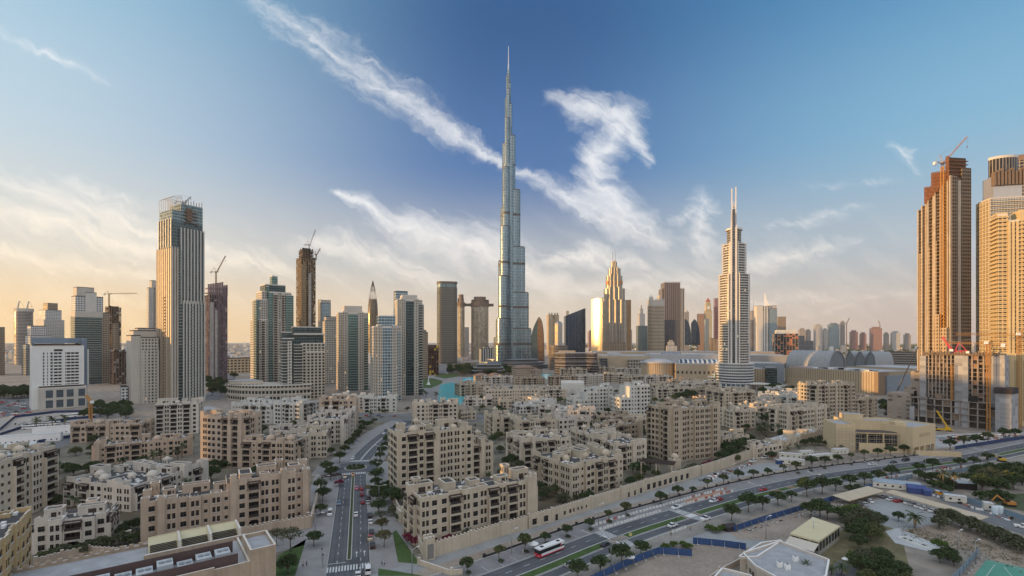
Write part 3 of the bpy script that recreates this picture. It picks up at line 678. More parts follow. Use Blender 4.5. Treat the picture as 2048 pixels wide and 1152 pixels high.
# ------------------------------------------------------------------ landmark towers
SILVER = FAC('silver glass skin of the needle tower', (.37, .40, .42), (.11, .18, .21), 2.4, 7.6, .68, .92, metal=.8, grough=.16, wrough=.33, gvar=.35, wmetal=.75, colrand=.5)
MECH = M('dark louvre band', (.10, .09, .08), .5, .15, metal=.3)
def needle_tower():
    Y = 1278.0; x = XA(1017, Y); r = thing('needle_tower', 'tallest silver needle tower with stepped lobes and thin spire, amid the skyline', 'skyscraper', (x, Y, 0))
    zz = lambda y: ZA(y, Y)
    def wing(ang, tiers):
        ca, sa = math.cos(R(ang)), math.sin(R(ang))
        for rad, top, hw in tiers:
            pts = [(-2, -hw), (rad-hw, -hw)]+[(rad-hw+hw*math.cos(R(t)), hw*math.sin(R(t))) for t in range(-75, 76, 15)]+[(rad-hw, hw), (-2, hw)]
            pts = [(p[0]*ca-p[1]*sa, p[0]*sa+p[1]*ca) for p in pts]
            b = MB(); b.prism(pts, 0, top, 0, 1, smooth=True)
            b.prism([(p[0]*.97, p[1]*.97) for p in pts], top, top+2.5, 1, 1)
            b.build('lobe', [SILVER, MECH], r)
            for bz in (zz(690), zz(617), zz(530), zz(432), zz(334)):
                if bz+6 < top:
                    m = MB(); q = [((p[0])*1.004+.25*ca*0, p[1]*1.004) for p in pts]
                    cx_, cy_ = sum(p[0] for p in pts)/len(pts), sum(p[1] for p in pts)/len(pts)
                    q = [(cx_+(p[0]-cx_)*1.02, cy_+(p[1]-cy_)*1.02) for p in pts]; m.prism(q, bz, bz+5.5, 0, 0, True); m.build('louvre_band', [MECH], r)
    wing(8, [(60, zz(658), 11), (53, zz(586), 10.5), (43.5, zz(495), 10), (31, zz(381), 9.2), (18, zz(273), 8), (10, zz(210), 6), (6.5, zz(167), 4.2)])
    wing(128, [(58, zz(676), 11), (48, zz(639), 10.8), (38, zz(520), 10.2), (29, zz(415), 9.4), (22, zz(287), 8), (12, zz(198), 6), (7.5, zz(153), 4)])
    wing(248, [(66, zz(690), 11.5), (58, zz(639), 11), (48, zz(556), 10.4), (37, zz(458), 10), (26, zz(340), 8.6), (14, zz(240), 7), (8, zz(180), 5)])
    for rad, z0, z1, nm in ((15, 0, zz(330), 'core'), (9.5, zz(330), zz(255), 'core'), (6, zz(255), zz(190), 'core'), (3.4, zz(190), zz(140), 'core')):
        b = MB(); b.cyl(0, 0, z0, z1, rad, rad, 16, 0, 1); b.build(nm, [SILVER, MECH], r)
    b = MB(); b.cyl(0, 0, zz(145), zz(128), 2.0, 1.7, 8); b.cyl(0, 0, zz(128), zz(93), 1.4, .7, 8); b.build('spire', [M('spire steel', (.5, .5, .5), .35, .05, metal=.7)], r)
    # dark stepped entrance terraces
    gl = FAC('dark terrace glass', (.16, .17, .18), (.03, .04, .05), 4, 4.5, .85, .6, metal=.3)
    for k, (rx, ry, h) in enumerate(((92, 60, 9), (80, 52, 15), (66, 44, 22))):
        b = MB(); b.prism(ellipse(10, -8, rx, ry, 32), 0, h, 0, 1); b.prism(ellipse(10, -8, rx+1.5, ry+1.5, 32), h, h+1, 1, 1, True); b.build('terrace', [gl, STEEL], r)
needle_tower()

def twin_mast_tower():
    Y = 758.0; cx = XA(1468, Y); k = Y/F*.91; r = thing('hotel_tower', 'white balconied hotel tower with two upright masts and a round banded base', 'hotel tower', (cx, Y, 0), -math.atan((1468-CX)/F))
    zz = lambda y: ZA(y, Y)
    gl = FAC('hotel balcony glazing', (.30, .26, .20), (.045, .055, .06), 3.2, 3.82, .74, .7, metal=.35, grough=.15, gvar=.8, lit=.015)
    wh = M('white hotel cladding', (.62, .60, .57), .6, .06, .2)
    blue = FAC('blue hotel base glazing', (.5, .52, .54), (.05, .10, .13), 2.4, 3.9, .9, .86, metal=.6)
    def lens(rx, ry, n=36): return ellipse(0, 0, rx, ry, n)
    def shaft(z0, z1, rx, ry, name, out=1.5, dz=3.82):
        b = MB(); b.prism(lens(rx, ry), z0, z1, 0, 1); b.build(name, [gl, wh], r)
        b = MB(); z = z0+dz
        n = 36; P0 = lens(rx+out, ry+out)
        while z < z1+.5:
            for lo, hi in ((19, 25), (29, 35)):          # balcony runs left and right of the central spine, on the street side
                pts = [P0[i] for i in range(lo, hi+1)]+[(P0[i][0]*.9, P0[i][1]*.9) for i in range(hi, lo-1, -1)]
                b.prism(pts, z-.55, z+.55, 0, 0, True)
            z += dz
        b.build('balcony_band', [wh], r)
        for i in (18, 19, 25, 26, 28, 29, 35, 0):
            p = P0[i % n]; m = MB(); m.box(p[0]-.8, p[1]-.8, z0, p[0]+.8, p[1]+.8, z1+1.5, 0); m.build('pier', [wh], r)
    shaft(zz(726), zz(551), 28.5*k, 21, 'shaft'); shaft(zz(551), zz(489), 21.5*k, 17, 'upper_shaft')
    m = MB(); m.prism(ellipse(0, 0, 24*k, 19, 36), zz(553), zz(549), 0, 0, True); m.build('sky_terrace', [M('bronze terrace edge', (.42, .32, .18), .5, .1)], r)
    b = MB(); b.prism(lens(14.5*k, 12), zz(489), zz(462), 0, 1); b.prism(lens(17*k, 14), zz(462), zz(458.5), 1, 1, True); b.build('drum', [gl, wh], r)
    b = MB(); b.prism(lens(5*k, 5), zz(458.5), zz(440), 0, 0); b.build('lantern', [gl], r)
    for sx, top in ((-5.2, 381), (4.2, 379)):
        m = MB(); x = sx*k; m.prism([(x-1.3, -22.5), (x+1.3, -22.5), (x+1.0, -18), (x-1.0, -18)], zz(726), zz(460), 0, 0)
        x2 = x+(.8 if sx < 0 else -.6); 
        m.beam((x, -20.5, zz(460)), (x*.7, -14, zz(425)), 2.2, 2.6); m.beam((x*.7, -14, zz(425)), (x*.85, -12, zz(405)), 1.8, 2.0); m.beam((x*.85, -12, zz(405)), (x*.85, -12, zz(top)), 1.7, 1.7)
        m.build('mast_fin', [wh], r)
    m = MB(); m.box(-3.3*k, -21.8, zz(740), 2.6*k, -19.5, zz(425), 0); m.build('glass_spine', [FAC('spine glass', (.2, .2, .21), (.05, .06, .08), 1.6, 3.8, .9, .9, metal=.6)], r)
    m = MB(); m.tube((0, -12, zz(425)), (0, -12, zz(408)), .8, .5); m.lathe([(0, zz(417)-2.2), (2.2, zz(417)), (0, zz(417)+2.2)], 8, 0, 0, -12); m.build('emblem', [wh], r)
    # round base
    b = MB(); b.prism(ellipse(1, 0, 37*k, 29, 40), zz(768), zz(726), 0, 1); b.build('base_drum', [blue, wh], r)
    z = zz(764); b = MB()
    while z < zz(724): b.prism(ellipse(1, 0, 39*k, 30.5, 40), z-.6, z+.9, 0, 0, True); z += 4.1
    b.build('base_band', [wh], r)
    b = MB(); b.prism(ellipse(1, 0, 38.5*k, 30, 40), 0, zz(766), 0, 0); b.build('base_wall', [wh], r)
    b = MB(); b.prism(ellipse(42*k, -14, 28*k, 12, 24), 7.5, 9.0, 0, 0, True); b.cyl(44*k, -14, 0, 7.5, 1.2); b.cyl(58*k, -14, 0, 7.5, .8); b.build('entrance_canopy', [wh], r)
    for i in range(5): m = MB(); x = -14+i*6.5; m.box(x-2.2, -31.3, .2, x+2.2, -29.6, 7.5, 0); m.build('entrance_window', [blue], r)
    b = MB(); b.prism(rounded(-66*k, -14, -30*k, 14, 9), 0, 9, 0, 1); b.prism(rounded(-54*k, -12, -30*k, 12, 8), 9, 15, 0, 1); b.prism(rounded(-44*k, -11, -30*k, 11, 6), 15, 21, 0, 1)
    b.build('terrace_wing', [blue, wh], r)
twin_mast_tower()

def striped_tower():
    t = Tower('tall striped tower with white fins and an unfinished steel crown, on the left', 313, 343, 411, 564, 24, 'skyscraper', 'skyscraper')
    w, d_, r, z = t.w, t.d, t.root, t.z
    gl = FAC('striped tower glazing', (.14, .15, .15), (.055, .085, .09), 1.9, 3.6, .8, .82, metal=.55, grough=.14, gvar=.6)
    gold = FAC('bronze glazing', (.36, .30, .23), (.17, .13, .09), 3.0, 3.6, .5, 1, metal=.3, grough=.35, wrough=.6, gvar=.25, wmetal=.05)
    fin = M('pale aluminium fin', (.52, .50, .46), .5, .07, .1, metal=.25); crown = FAC('teal crown glass', (.31, .33, .33), (.10, .16, .17), 1.7, 3.6, .86, .8, metal=.6, gvar=.35)
    t.block((0, .80, 0, 1), 0, z(495), gold, 'shaft'); t.block((.22, 1, -.03, .95), 0, z(455), gl, 'shaft'); t.block((.02, .97, .02, .93), z(495), z(440), gl, 'upper_shaft')
    t.block((.30, 1.0, -.05, .8), 0, z(606), gl, 'front_bay'); t.block((.30, .98, .03, .8), z(455), z(402), crown, 'crown_block')
    t.block((.03, .32, .03, .9), z(440), z(418), crown, 'crown_block')
    t.fins('l', 8, 0, z(493), 1.0, .6, M('gilded fin', (.42, .37, .30), .55, .07, .1, metal=.05)); t.fins('f', 3, 0, z(493), 1.1, .9, fin, a0=.02, a1=.18)
    t.fins('f', 8, 0, z(600), 1.35, 1.2, fin, a0=.33, a1=.99, off=-.05*d_); t.fins('f', 8, z(606), z(452), 1.2, 1.0, fin, a0=.27, a1=.98, off=-.03*d_)
    t.fins('l', 6, z(493), z(436), .9, .8, fin, a0=.05, a1=.9, off=.02*w)
    # stacks of balconies in the slots between the fins
    for fx, top, dep, ww in ((.25, 495, -.03, .05), (.60, 610, -.05, .05), (.84, 600, -.05, .05), (.25, 690, -.03, .05)):
        b = MB(); zz = 6.0
        while zz < z(top): b.box((fx-ww)*w, dep*d_-1.5, zz, (fx+ww)*w, dep*d_, zz+1.1, 0); zz += 3.6
        b.build('balcony_stack', [M('green tinted balcony', (.22, .26, .23), .4, .2)], r)
    b = MB(); zz = 6.0
    while zz < z(590): b.box(-1.6, .42*d_, zz, 0, .56*d_, zz+1.1, 0); zz += 3.6
    b.build('balcony_stack', [M('brown tinted balcony', (.22, .15, .10), .5, .2)], r)
    # open steel crown
    b = MB()
    for i in range(7):
        y = d_*(.05+.85*i/6); b.beam((.03*w, y, z(418)), (.03*w, y, z(394)), .3); b.beam((.03*w, y, z(394)), (.18*w, y, z(387)), .25); b.beam((.18*w, y, z(387)), (.30*w, y, z(390)), .25)
        b.beam((.30*w, y, z(389)), (.30*w, y, z(418)), .35)
    for i in range(5): zz = z(416)+i*3.4; b.beam((.03*w, .05*d_, zz), (.03*w, .9*d_, zz), .2); b.beam((.03*w, .05*d_, zz), (.32*w, .05*d_, zz), .2)
    b.build('steel_screen', [M('crown steel', (.42, .37, .30), .5, .1)], r)
    b = MB()
    for i in range(8): x = w*(.36+.6*i/7); b.beam((x, .05*d_, z(404)), (x, .05*d_, z(404-9-(i*37 % 5))), .5); b.beam((x, .05*d_, z(399)), (x+3, .2*d_, z(402)), .3)
    for y in (440, 432, 425, 418): b.box(.38*w, -.035*d_, z(y), .8*w, .02*d_, z(y)+.7, 0)
    b.build('unfinished_frame', [CONCD], r)
    b = MB(); b.box(.45*w, -.036*d_, z(436), .62*w, .02*d_, z(410), 0); b.build('open_bay', [M('rust formwork', (.16, .11, .085), .9, .3)], r)
    tower_crane('small luffing crane on the unfinished crown of the striped tower', (t.o.x+math.cos(t.rot)*.5*w-math.sin(t.rot)*.3*d_, t.o.y+math.sin(t.rot)*.5*w+math.cos(t.rot)*.3*d_, z(402)-1), 4, .4, 9, 50, STEEL, w=1.2, t=.3)
striped_tower()

def concrete_giant():
    t = Tower('tall unfinished brown concrete tower with orange top formwork, on the right', 1834, 1902, 1941, 480, -40, 'tower under construction', 'unfinished_tower')
    w, d_, r, z = t.w, t.d, t.root, t.z; con = M('ochre brown concrete', (.30, .22, .145), .9, .2, .12, fine=.1, streak=.2); pier = M('pale concrete pier', (.42, .36, .29), .85, .15, .15, streak=.2)
    form = M('orange brown formwork', (.26, .12, .065), .9, .35, .6)
    def tops(f): return z(405-f*52)      # the slab edges climb towards the near corner
    n = 9
    for i in range(n):
        f0, f1 = i/n, (i+1)/n; zt = tops((f0+f1)/2); b = MB(); zz = 3.0
        while zz < zt: b.box(f0*w, -1.3, zz, f1*w, d_ if i == n-1 else d_*.98, zz+.45, 0); zz += 3.5
        b.build('floor_slab', [con], r)
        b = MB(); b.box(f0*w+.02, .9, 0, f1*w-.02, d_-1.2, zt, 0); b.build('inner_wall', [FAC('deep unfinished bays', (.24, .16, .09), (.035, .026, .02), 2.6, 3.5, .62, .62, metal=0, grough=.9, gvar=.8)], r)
    for f in (.0, .13, .27, .33, .5, .55, .72, .78, .93, 1.0):
        b = MB(); b.box(f*w-.7, -1.6, 0, f*w+.7, 1.5, tops(f)+1, 0); b.build('pier', [pier], r)
    for f in (.04, .30, .52, .75):
        b = MB(); b.box(f*w, -1.45, 0, (f+.09)*w, .8, tops(f)*(.78 if f < .7 else .5), 0); b.build('bay_infill', [FAC('tan infill bays', (.33, .245, .15), (.06, .045, .03), 1.8, 3.5, .5, .6, metal=0, grough=.7, gvar=.9)], r)
    for y0, y1, zt in ((0.0, .26, z(352)), (.30, .46, z(360)), (.50, .98, z(335))):
        b = MB(); b.box(w, y0*d_, 0, w+1.2, y1*d_, zt, 0); b.build('side_bay', [pier if y0 == .30 else FAC('dark side bays', (.22, .16, .11), (.03, .024, .02), 2.4, 3.5, .66, .62, metal=0, grough=.8)], r)
    for i in range(2, n):
        f0, f1 = i/n, (i+1)/n; z0 = tops((f0+f1)/2); b = MB()
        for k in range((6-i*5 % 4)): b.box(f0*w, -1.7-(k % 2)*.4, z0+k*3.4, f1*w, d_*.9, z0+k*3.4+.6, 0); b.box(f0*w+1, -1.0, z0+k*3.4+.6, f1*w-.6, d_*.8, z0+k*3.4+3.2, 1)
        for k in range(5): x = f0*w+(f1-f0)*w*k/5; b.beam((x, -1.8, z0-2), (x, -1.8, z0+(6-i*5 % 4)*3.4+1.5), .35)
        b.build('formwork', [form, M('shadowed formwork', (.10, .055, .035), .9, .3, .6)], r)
    b = MB(); lattice(b, (w*.86, -3.2, 0), (w*.86, -3.2, z(330)), 3.0, 3.4, .45); b.build('hoist_mast', [M('orange hoist steel', (.52, .25, .06), .6, .1)], r)
    b = MB(); b.box(w*.62, -5, 0, w*1.0, -1.4, z(655), 0); b.box(w*.66, -6, 0, w*.80, -1.4, z(628), 0); b.build('lower_bay', [FAC('lower front bays', (.40, .30, .19), (.08, .06, .045), 3.2, 3.5, .45, .6, metal=0, grough=.8)], r)
    c = t.o+Vector((math.cos(t.rot)*w*.86, math.sin(t.rot)*w*.86))
    tower_crane('red and white luffing crane raised above the brown concrete tower', (c.x, c.y+4, z(338)), 8, .12, 37, 46, M('pink crane steel', (.50, .33, .27), .5, .1), w=1.5, t=.26)
concrete_giant()
def yellow_pair():
    t = Tower('sunlit yellow balconied tower with dark drum top at the right edge', 1955, 1981, 2052, 470, 30, 'tower', 'residential_tower')
    w, d_, r, z = t.w, t.d, t.root, t.z; yel = M('yellow rendered wall', (.56, .44, .25), .85, .08, .1, streak=.1)
    fy = FAC('yellow residential wall', (.55, .43, .25), (.05, .055, .05), 3.0, 3.55, .62, .72, metal=.3, gvar=.7); gr = FAC('pale framed glazing', (.50, .47, .41), (.10, .13, .14), 2.2, 3.55, .74, .8, metal=.5, gvar=.6)
    t.block((0, 1, 0, 1), 0, z(398), gr, 'shaft', CAP, 1.2); t.block((.1, .9, .05, .9), z(398), z(352), M('brushed silver cladding', (.45, .43, .40), .3, .05, metal=.6), 'upper_block')
    b = MB(); b.prism(ellipse(.52*w, .45*d_, .40*w, .36*d_, 28), z(352), z(316), 0, 1); b.prism(ellipse(.52*w, .45*d_, .41*w, .37*d_, 28), z(316), z(311), 1, 1, True); b.build('drum', [FAC('dark drum fins', (.30, .26, .22), (.035, .03, .03), 2.4, 40, .74, 1, metal=.3), CAP], r)
    b = MB()
    for i in range(9): y = 345-3*(i % 3); x = w*(.08+.1*i); b.box(x, -1.5, z(372), x+w*.06, 3, z(y), 0)
    b.build('site_scaffold', [CONCD], r)
    t.bands((0, 1, 0, 1), 40, z(400), 3.55, .8, 1.2, M('cream balcony slab', (.58, .50, .38), .8, .06), faces='fl')
    t.fins('l', 5, 0, z(398), .9, 1.5, M('cream pier', (.56, .47, .34), .8, .06))
    t = Tower('nearer cream yellow apartment tower in front of the drum-topped one', 1980, 1996, 2062, 432, 18, 'tower', 'residential_tower')
    w, d_, r, z = t.w, t.d, t.root, t.z
    t.block((0, .30, 0, 1), 0, z(432), fy, 'wing', CAP, 1.5); t.block((.30, 1, -.05, 1), 0, z(446), fy, 'shaft', CAP, 1.5); t.block((.62, 1, -.1, .9), z(446), z(424), yel, 'penthouse')
    t.block((0, .3, .1, .9), z(432), z(425), yel, 'penthouse')
    t.bands((0, .30, 0, 1), 62, z(432), 3.55, .9, 1.5, yel, faces='fl'); t.bands((.60, .80, -.05, 1), 62, z(450), 3.55, .9, 1.6, yel, faces='f')
    t.fins('f', 3, 0, z(446), 1.6, .9, yel, a0=.32, a1=.56, off=-.05*d_); t.fins('f', 2, 0, z(446), 3.2, 1.9, yel, a0=.86, a1=.99, off=-.05*d_)
    b = MB(); b.box(-1.5, -.08*d_-1, 0, w, -.05*d_, 62, 0); b.build('base_wall', [yel], r)
    for f in (.2, .45, .7):
        b = MB(); b.box(f*w, -.08*d_-1.1, 4, f*w+2.6, -.08*d_-.95, 56, 0); b.build('base_strip', [M('dull yellow strip', (.40, .31, .18), .9, .08)], r)
    t = Tower('dark glazed tower with scaffolded crown, cut by the right picture edge', 2026, 2030, 2075, 520, 10, 'tower', 'residential_tower', depth=30)
    t.block((0, 1, 0, 1), 0, t.z(322), FAC('dark gridded glass', (.34, .28, .22), (.035, .035, .04), 3.4, 3.6, .82, .78, metal=.4), 'shaft'); t.block((.2, 1, .2, .8), t.z(322), t.z(308), CONCD, 'crown_block')
yellow_pair()
# ------------------------------------------------------------------ the other towers, left to right
f_beige = FAC('beige tower windows', (.45, .42, .37), (.045, .055, .06), 3.0, 3.55, .56, .5, metal=.35, gvar=.7, lit=.01)
f_beige2 = FAC('warm beige tower windows', (.46, .42, .36), (.04, .05, .055), 2.6, 3.5, .48, .56, metal=.35, gvar=.7, lit=.01)
f_blue = FAC('pale blue curtain wall', (.40, .43, .44), (.10, .17, .21), 2.8, 3.6, .84, .74, metal=.6, gvar=.4)
f_teal = FAC('teal curtain wall', (.21, .235, .235), (.04, .08, .085), 2.4, 3.6, .86, .8, metal=.6, gvar=.4)
f_dark = FAC('dark green glass wall', (.10, .12, .12), (.02, .04, .045), 2.6, 3.6, .9, .82, metal=.5, gvar=.5)
f_white = FAC('white tower windows', (.55, .55, .54), (.05, .06, .07), 3.4, 3.6, .6, .5, metal=.35, gvar=.7)
f_grid = FAC('beige square window grid', (.44, .39, .32), (.035, .05, .055), 4.4, 3.8, .62, .66, metal=.4, gvar=.6)
f_brown = FAC('brown office wall', (.30, .24, .18), (.05, .045, .04), 2.2, 3.7, .6, .55, metal=.4, gvar=.5)
f_navy = FAC('navy glass wall', (.05, .07, .10), (.025, .05, .09), 2.6, 3.8, .9, .84, metal=.65, grough=.1, gvar=.4)
f_far = FAC('far tower wall', (.36, .32, .29), (.09, .10, .11), 4.0, 4.0, .6, .55, metal=.4, gvar=.6)
f_farw = FAC('far pale tower wall', (.50, .48, .45), (.12, .14, .16), 4.0, 4.0, .6, .55, metal=.4, gvar=.6)
BEIGE = M('beige cladding', (.47, .44, .39), .8, .08, .1, streak=.08)
def TOP(l, c=None): return l
simple('brown and white tower cut by the left picture edge', -30, -10, 10, 1000, 20, f_white, [(0, .45, 0, 1, 655), (.45, 1, 0, 1, 655, f_brown)])
# crown of two steel triangles
t = Tower('round grey office tower crowned by two steel triangles', 26, 30, 70, 1400, 5, depth=50); w, d_, r = t.w, t.d, t.root
b = MB(); b.prism(ellipse(w/2, 25, w/2, 24, 24), 0, t.z(622), 0, 1); b.build('shaft', [FAC('banded grey office', (.27, .25, .235), (.07, .075, .08), 40, 4.2, 1, .45, metal=.4), ROOF], r)
b = MB(); b.prism(ellipse(w/2, 25, w/2+1.5, 25.5, 24), t.z(622), t.z(616), 0, 0, True); b.build('cornice', [BEIGE], r)
for a in (.12, .60):
    b = MB(); b.beam((a*w, 6, t.z(616)), ((a+.14)*w, 20, t.z(601)), 1.4); b.beam(((a+.14)*w, 20, t.z(601)), ((a+.34)*w, 6, t.z(616)), 1.4); b.beam(((a+.14)*w, 20, t.z(601)), ((a+.14)*w, 40, t.z(616)), 1.4); b.build('crown_triangle', [STEEL], r)
t = simple('stepped beige and white tower behind the white slab block', 72, 88, 130, 1200, 22, f_white, [(0, 1, 0, 1, 640), (.1, .9, .1, .9, 620), (.25, .75, .2, .8, 606, f_brown)])
t.bands((0, 1, 0, 1), 20, t.z(640), 3.7, 1.0, 1.4, WHITE, faces='fl')
t = simple('lower white stepped tower left of the white slab block', 43, 52, 105, 1000, 16, f_white, [(0, 1, 0, 1, 700), (.14, 1, 0, 1, 672), (.2, .8, .1, .9, 652), (0, .3, 0, 1, 690, f_blue)])
t.bands((.14, 1, 0, 1), 20, t.z(674), 3.7, 1.1, 1.3, WHITE, faces='f')
t = Tower('big green glass tower with a white stepped penthouse', 141, 150, 222, 797, 12); r, w, d_ = t.root, t.w, t.d
t.block((0, .78, 0, 1), 0, t.z(634), f_teal, 'shaft', ROOF, 1); t.block((.0, .80, -.03, 1), t.z(634), t.z(622), BEIGE, 'cornice'); t.block((.78, 1, .0, 1), 0, t.z(624), f_brown, 'side_slab', ROOF, 1)
t.block((.02, .82, .05, 1), t.z(622), t.z(592), f_white, 'penthouse', ROOF, 1); t.block((.06, .56, .1, .9), t.z(592), t.z(574), BEIGE, 'penthouse', ROOF, 1); t.block((.3, .62, .0, .6), t.z(622), t.z(584), WHITE, 'penthouse', ROOF, 1)
t.bands((0, .78, 0, 1), 12, t.z(636), 3.7, .7, 1.5, M('pale green balcony', (.30, .32, .28), .6, .1), faces='fl')
t = Tower('half built tower with a rounded glass skirt behind the green glass tower', 214, 218, 243, 930, 12, 'tower under construction', 'unfinished_tower', depth=30); r, w, d_ = t.root, t.w, t.d
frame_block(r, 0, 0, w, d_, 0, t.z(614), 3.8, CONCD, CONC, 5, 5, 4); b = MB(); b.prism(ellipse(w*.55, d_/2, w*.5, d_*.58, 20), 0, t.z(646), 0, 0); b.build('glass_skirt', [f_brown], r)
c = t.o; tower_crane('thin flat-topped crane behind the green glass tower', (c.x-8, c.y+10, t.z(614)-1), ZA(587, 930)-t.z(614), .1, 48, 1.5, M('dull orange crane steel', (.36, .24, .12), .6, .1), luff=False, w=1.6, t=.35)
t = Tower('grey concrete frame block at the foot of the green glass tower', 222, 226, 256, 800, 10, 'building under construction', 'unfinished_block', depth=26); frame_block(t.root, 0, 0, t.w, t.d, 0, t.z(703), 3.8, CONCD, CONC, 8, 5, 4)
# white slab block on its podium
t = Tower('wide white slab block with dark balcony bays and a blue portal roof', 60, 63, 178, 516, 3, 'apartment block', 'slab_block', depth=26); r, w, d_ = t.root, t.w, t.d; z = t.z
WS = M('clean white wall', (.68, .68, .66), .7, .05, .15, streak=.05)
t.block((0, .97, 0, 1), 24, z(694), WS, 'wall', CAP, 1.2)
fb = FAC('balcony bays', (.58, .57, .55), (.045, .05, .055), 3.4, 3.35, .86, .62, metal=.3, gvar=.7)
for x0, x1 in ((.20, .225), (.275, .29), (.335, .375), (.385, .54), (.60, .87)):
    b = MB(); b.box(x0*w, -.25, 25, x1*w, -.02, z(705), 0); b.build('window_bay', [fb], r)
for x0, x1 in ((.385, .54), (.60, .87)):
    b = MB(); zz = 26.0; b.box(x0*w, -.4, 25, x0*w+.4, -.26, z(706), 0)
    while zz < z(707): b.box(x0*w, -1.5, zz, x1*w, -.26, zz+.95, 0); zz += 3.35
    b.build('balcony_stack', [WS], r)
b = MB(); b.box(.40*w, -.3, z(703), .56*w, -.02, z(699), 0); b.build('roof_vent', [DARK], r)
pb = M('slate blue portal', (.15, .20, .26), .5, .08)
t.block((.02, .07, .9, 1.6), 0, z(677), pb, 'portal_leg'); t.block((.97, 1.05, .3, 1.6), 0, z(677), pb, 'portal_leg'); t.block((.02, 1.05, .85, 1.6), z(687), z(676), pb, 'portal_beam'); t.block((.07, .97, 1.1, 1.55), 20, z(689), M('maroon rear wall', (.16, .085, .07), .8, .1), 'rear_wall')
t.block((1.05, 1.10, .5, 1.5), 20, z(700), WS, 'side_balcony')
t.block((0, .12, -.05, 1.2), 0, 24, WS, 'podium_end'); t.block((.12, 1.0, -.28, 1.3), 0, 22, BEIGE, 'podium', CAP, 1)
for i in range(4):
    for k in range(2):
        x = (.24+.19*i+(.03 if i == 3 else 0))*w; b = MB(); b.box(x, -.28*d_-.12, 1.5+k*10.5, x+.13*w, -.28*d_-.01, 9.5+k*10.5, 0); b.build('podium_window', [FAC('slatted podium opening', (.12, .15, .18), (.03, .045, .06), 9, 1.1, .98, .6, metal=.2)], r)
simple('pale hotel block with blue vertical glass strips beside the striped tower', 256, 262, 318, 560, 8, f_beige, [(0, .35, 0, 1, 672, BEIGE), (.35, 1, -.1, 1, 676), (.12, 1, .2, 1, 662, BEIGE), (.3, .95, .3, .9, 657, BEIGE)], depth=32,
       fins=('f', 5, 0, ZA(700, 560), 1.6, 4.0, BEIGE, 'pier', .42, .98))
t = Tower('low white annex with square windows in front of the hotel block', 240, 243, 256, 565, 5, 'house', 'annex', depth=20); t.block((0, 1, 0, 1), 0, t.z(775), f_white, 'wall', ROOF, 1)
t = simple('slender pale slab tower behind the striped tower', 293, 298, 320, 1000, 20, f_white, [(0, 1, 0, 1, 576), (.25, 1, 0, 1, 561, BEIGE)]); t.fins('f', 4, 0, t.z(576), 2.2, .8, BEIGE)
# purple-grey tower under construction
t = Tower('purple grey tower under construction right of the striped tower', 408, 418, 455, 870, 18, 'tower under construction', 'unfinished_tower'); r, w, d_ = t.root, t.w, t.d
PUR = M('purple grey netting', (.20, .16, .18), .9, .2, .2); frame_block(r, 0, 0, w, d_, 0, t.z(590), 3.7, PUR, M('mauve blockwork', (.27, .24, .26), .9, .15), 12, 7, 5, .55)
t.block((.05, .25, -.03, .3), 0, t.z(604), CONC, 'pier_bay'); t.block((.32, .46, -.04, .2), 0, t.z(620), CONC, 'pier_bay'); t.fins('f', 6, 0, t.z(572), .9, 1.2, PUR, a0=.5, a1=1)
b = MB()
for i in range(9): x = w*i/8; b.box(x-1.2, 0, t.z(590), x+1.2, 3, t.z(568-(i*29 % 7)), 0)
b.box(0, .5, t.z(586), w, d_, t.z(584), 0); b.box(0, 1, t.z(577), w, d_*.8, t.z(575), 0); b.build('formwork', [PUR], r)
c = t.o; tower_crane('luffing crane on the purple grey unfinished tower', (c.x+4, c.y+14, t.z(590)), t.z(543)-t.z(590), .2, 32, 64, M('dark ochre crane steel', (.28, .20, .11), .6, .1), w=1.8, t=.4)
t = simple('low sand coloured building with rows of square windows between the towers', 440, 445, 505, 1060, 5, FAC('square windowed sand wall', (.50, .38, .24), (.05, .045, .04), 7, 6, .62, .55, metal=.2), [(0, 1, 0, 1, 718), ], depth=40, cat='building', name='low_building')
# stepped residential tower with green glass
t = Tower('stepped beige tower with green glass corners and a lantern top', 500, 514, 590, 720, 15); r, w, d_ = t.root, t.w, t.d; z = t.z
GG = FAC('sea green glass', (.25, .29, .28), (.05, .115, .105), 2.0, 3.6, .86, .8, metal=.6, gvar=.35)
for f, y, m in (((0, 1, 0, 1), 640, f_beige), ((.04, .98, .03, .95), 600, f_beige), ((.14, .96, .06, .9), 583, f_beige2), ((.24, .80, .1, .85), 568, f_dark), ((.46, .62, .3, .6), 549, GG)): t.block(f, 0 if y == 640 else z(642), z(y), m, 'setback', CAP, 1.5)
for f, y in (((.78, 1.0, -.04, .4), 588), ((.30, .42, -.03, .2), 584), ((-.02, .06, .0, .4), 600), ((.26, .34, .06, .3), 571)): t.block(f, 0, z(y), GG, 'glass_corner', CAP, .8)
for f, y in (((.44, .56, -.035, .3), 586), ((.66, .76, -.035, .3), 586), ((.1, .22, -.025, .3), 640)):
    x0, x1, y0, y1 = t.block(f, 0, z(y), BEIGE, 'pier_bay', CAP, 1); b = MB(); zz = 4.0
    b.box(x0+1, y0-.2, 2, x0+1.4, y0-.01, z(y)-2, 0)
    while zz < z(y)-3: b.box(x0+1, y0-.9, zz, x1-1, y0-.02, zz+1.9, 0); zz += 3.6
    b.build('balcony_stack', [DARK], r)
for x, y0, y1 in ((.08, 598, 594), (.9, 586, 581), (.27, 571, 566)): t.mast(x, .2, z(y0), z(y1), .4)
b = MB(); b.prism(ellipse(.54*w, .45*d_, 4.2, 4.2, 6), z(549), z(545), 0, 0, False, [(.54*w, .45*d_)]*6); b.build('lantern_roof', [GG], r)
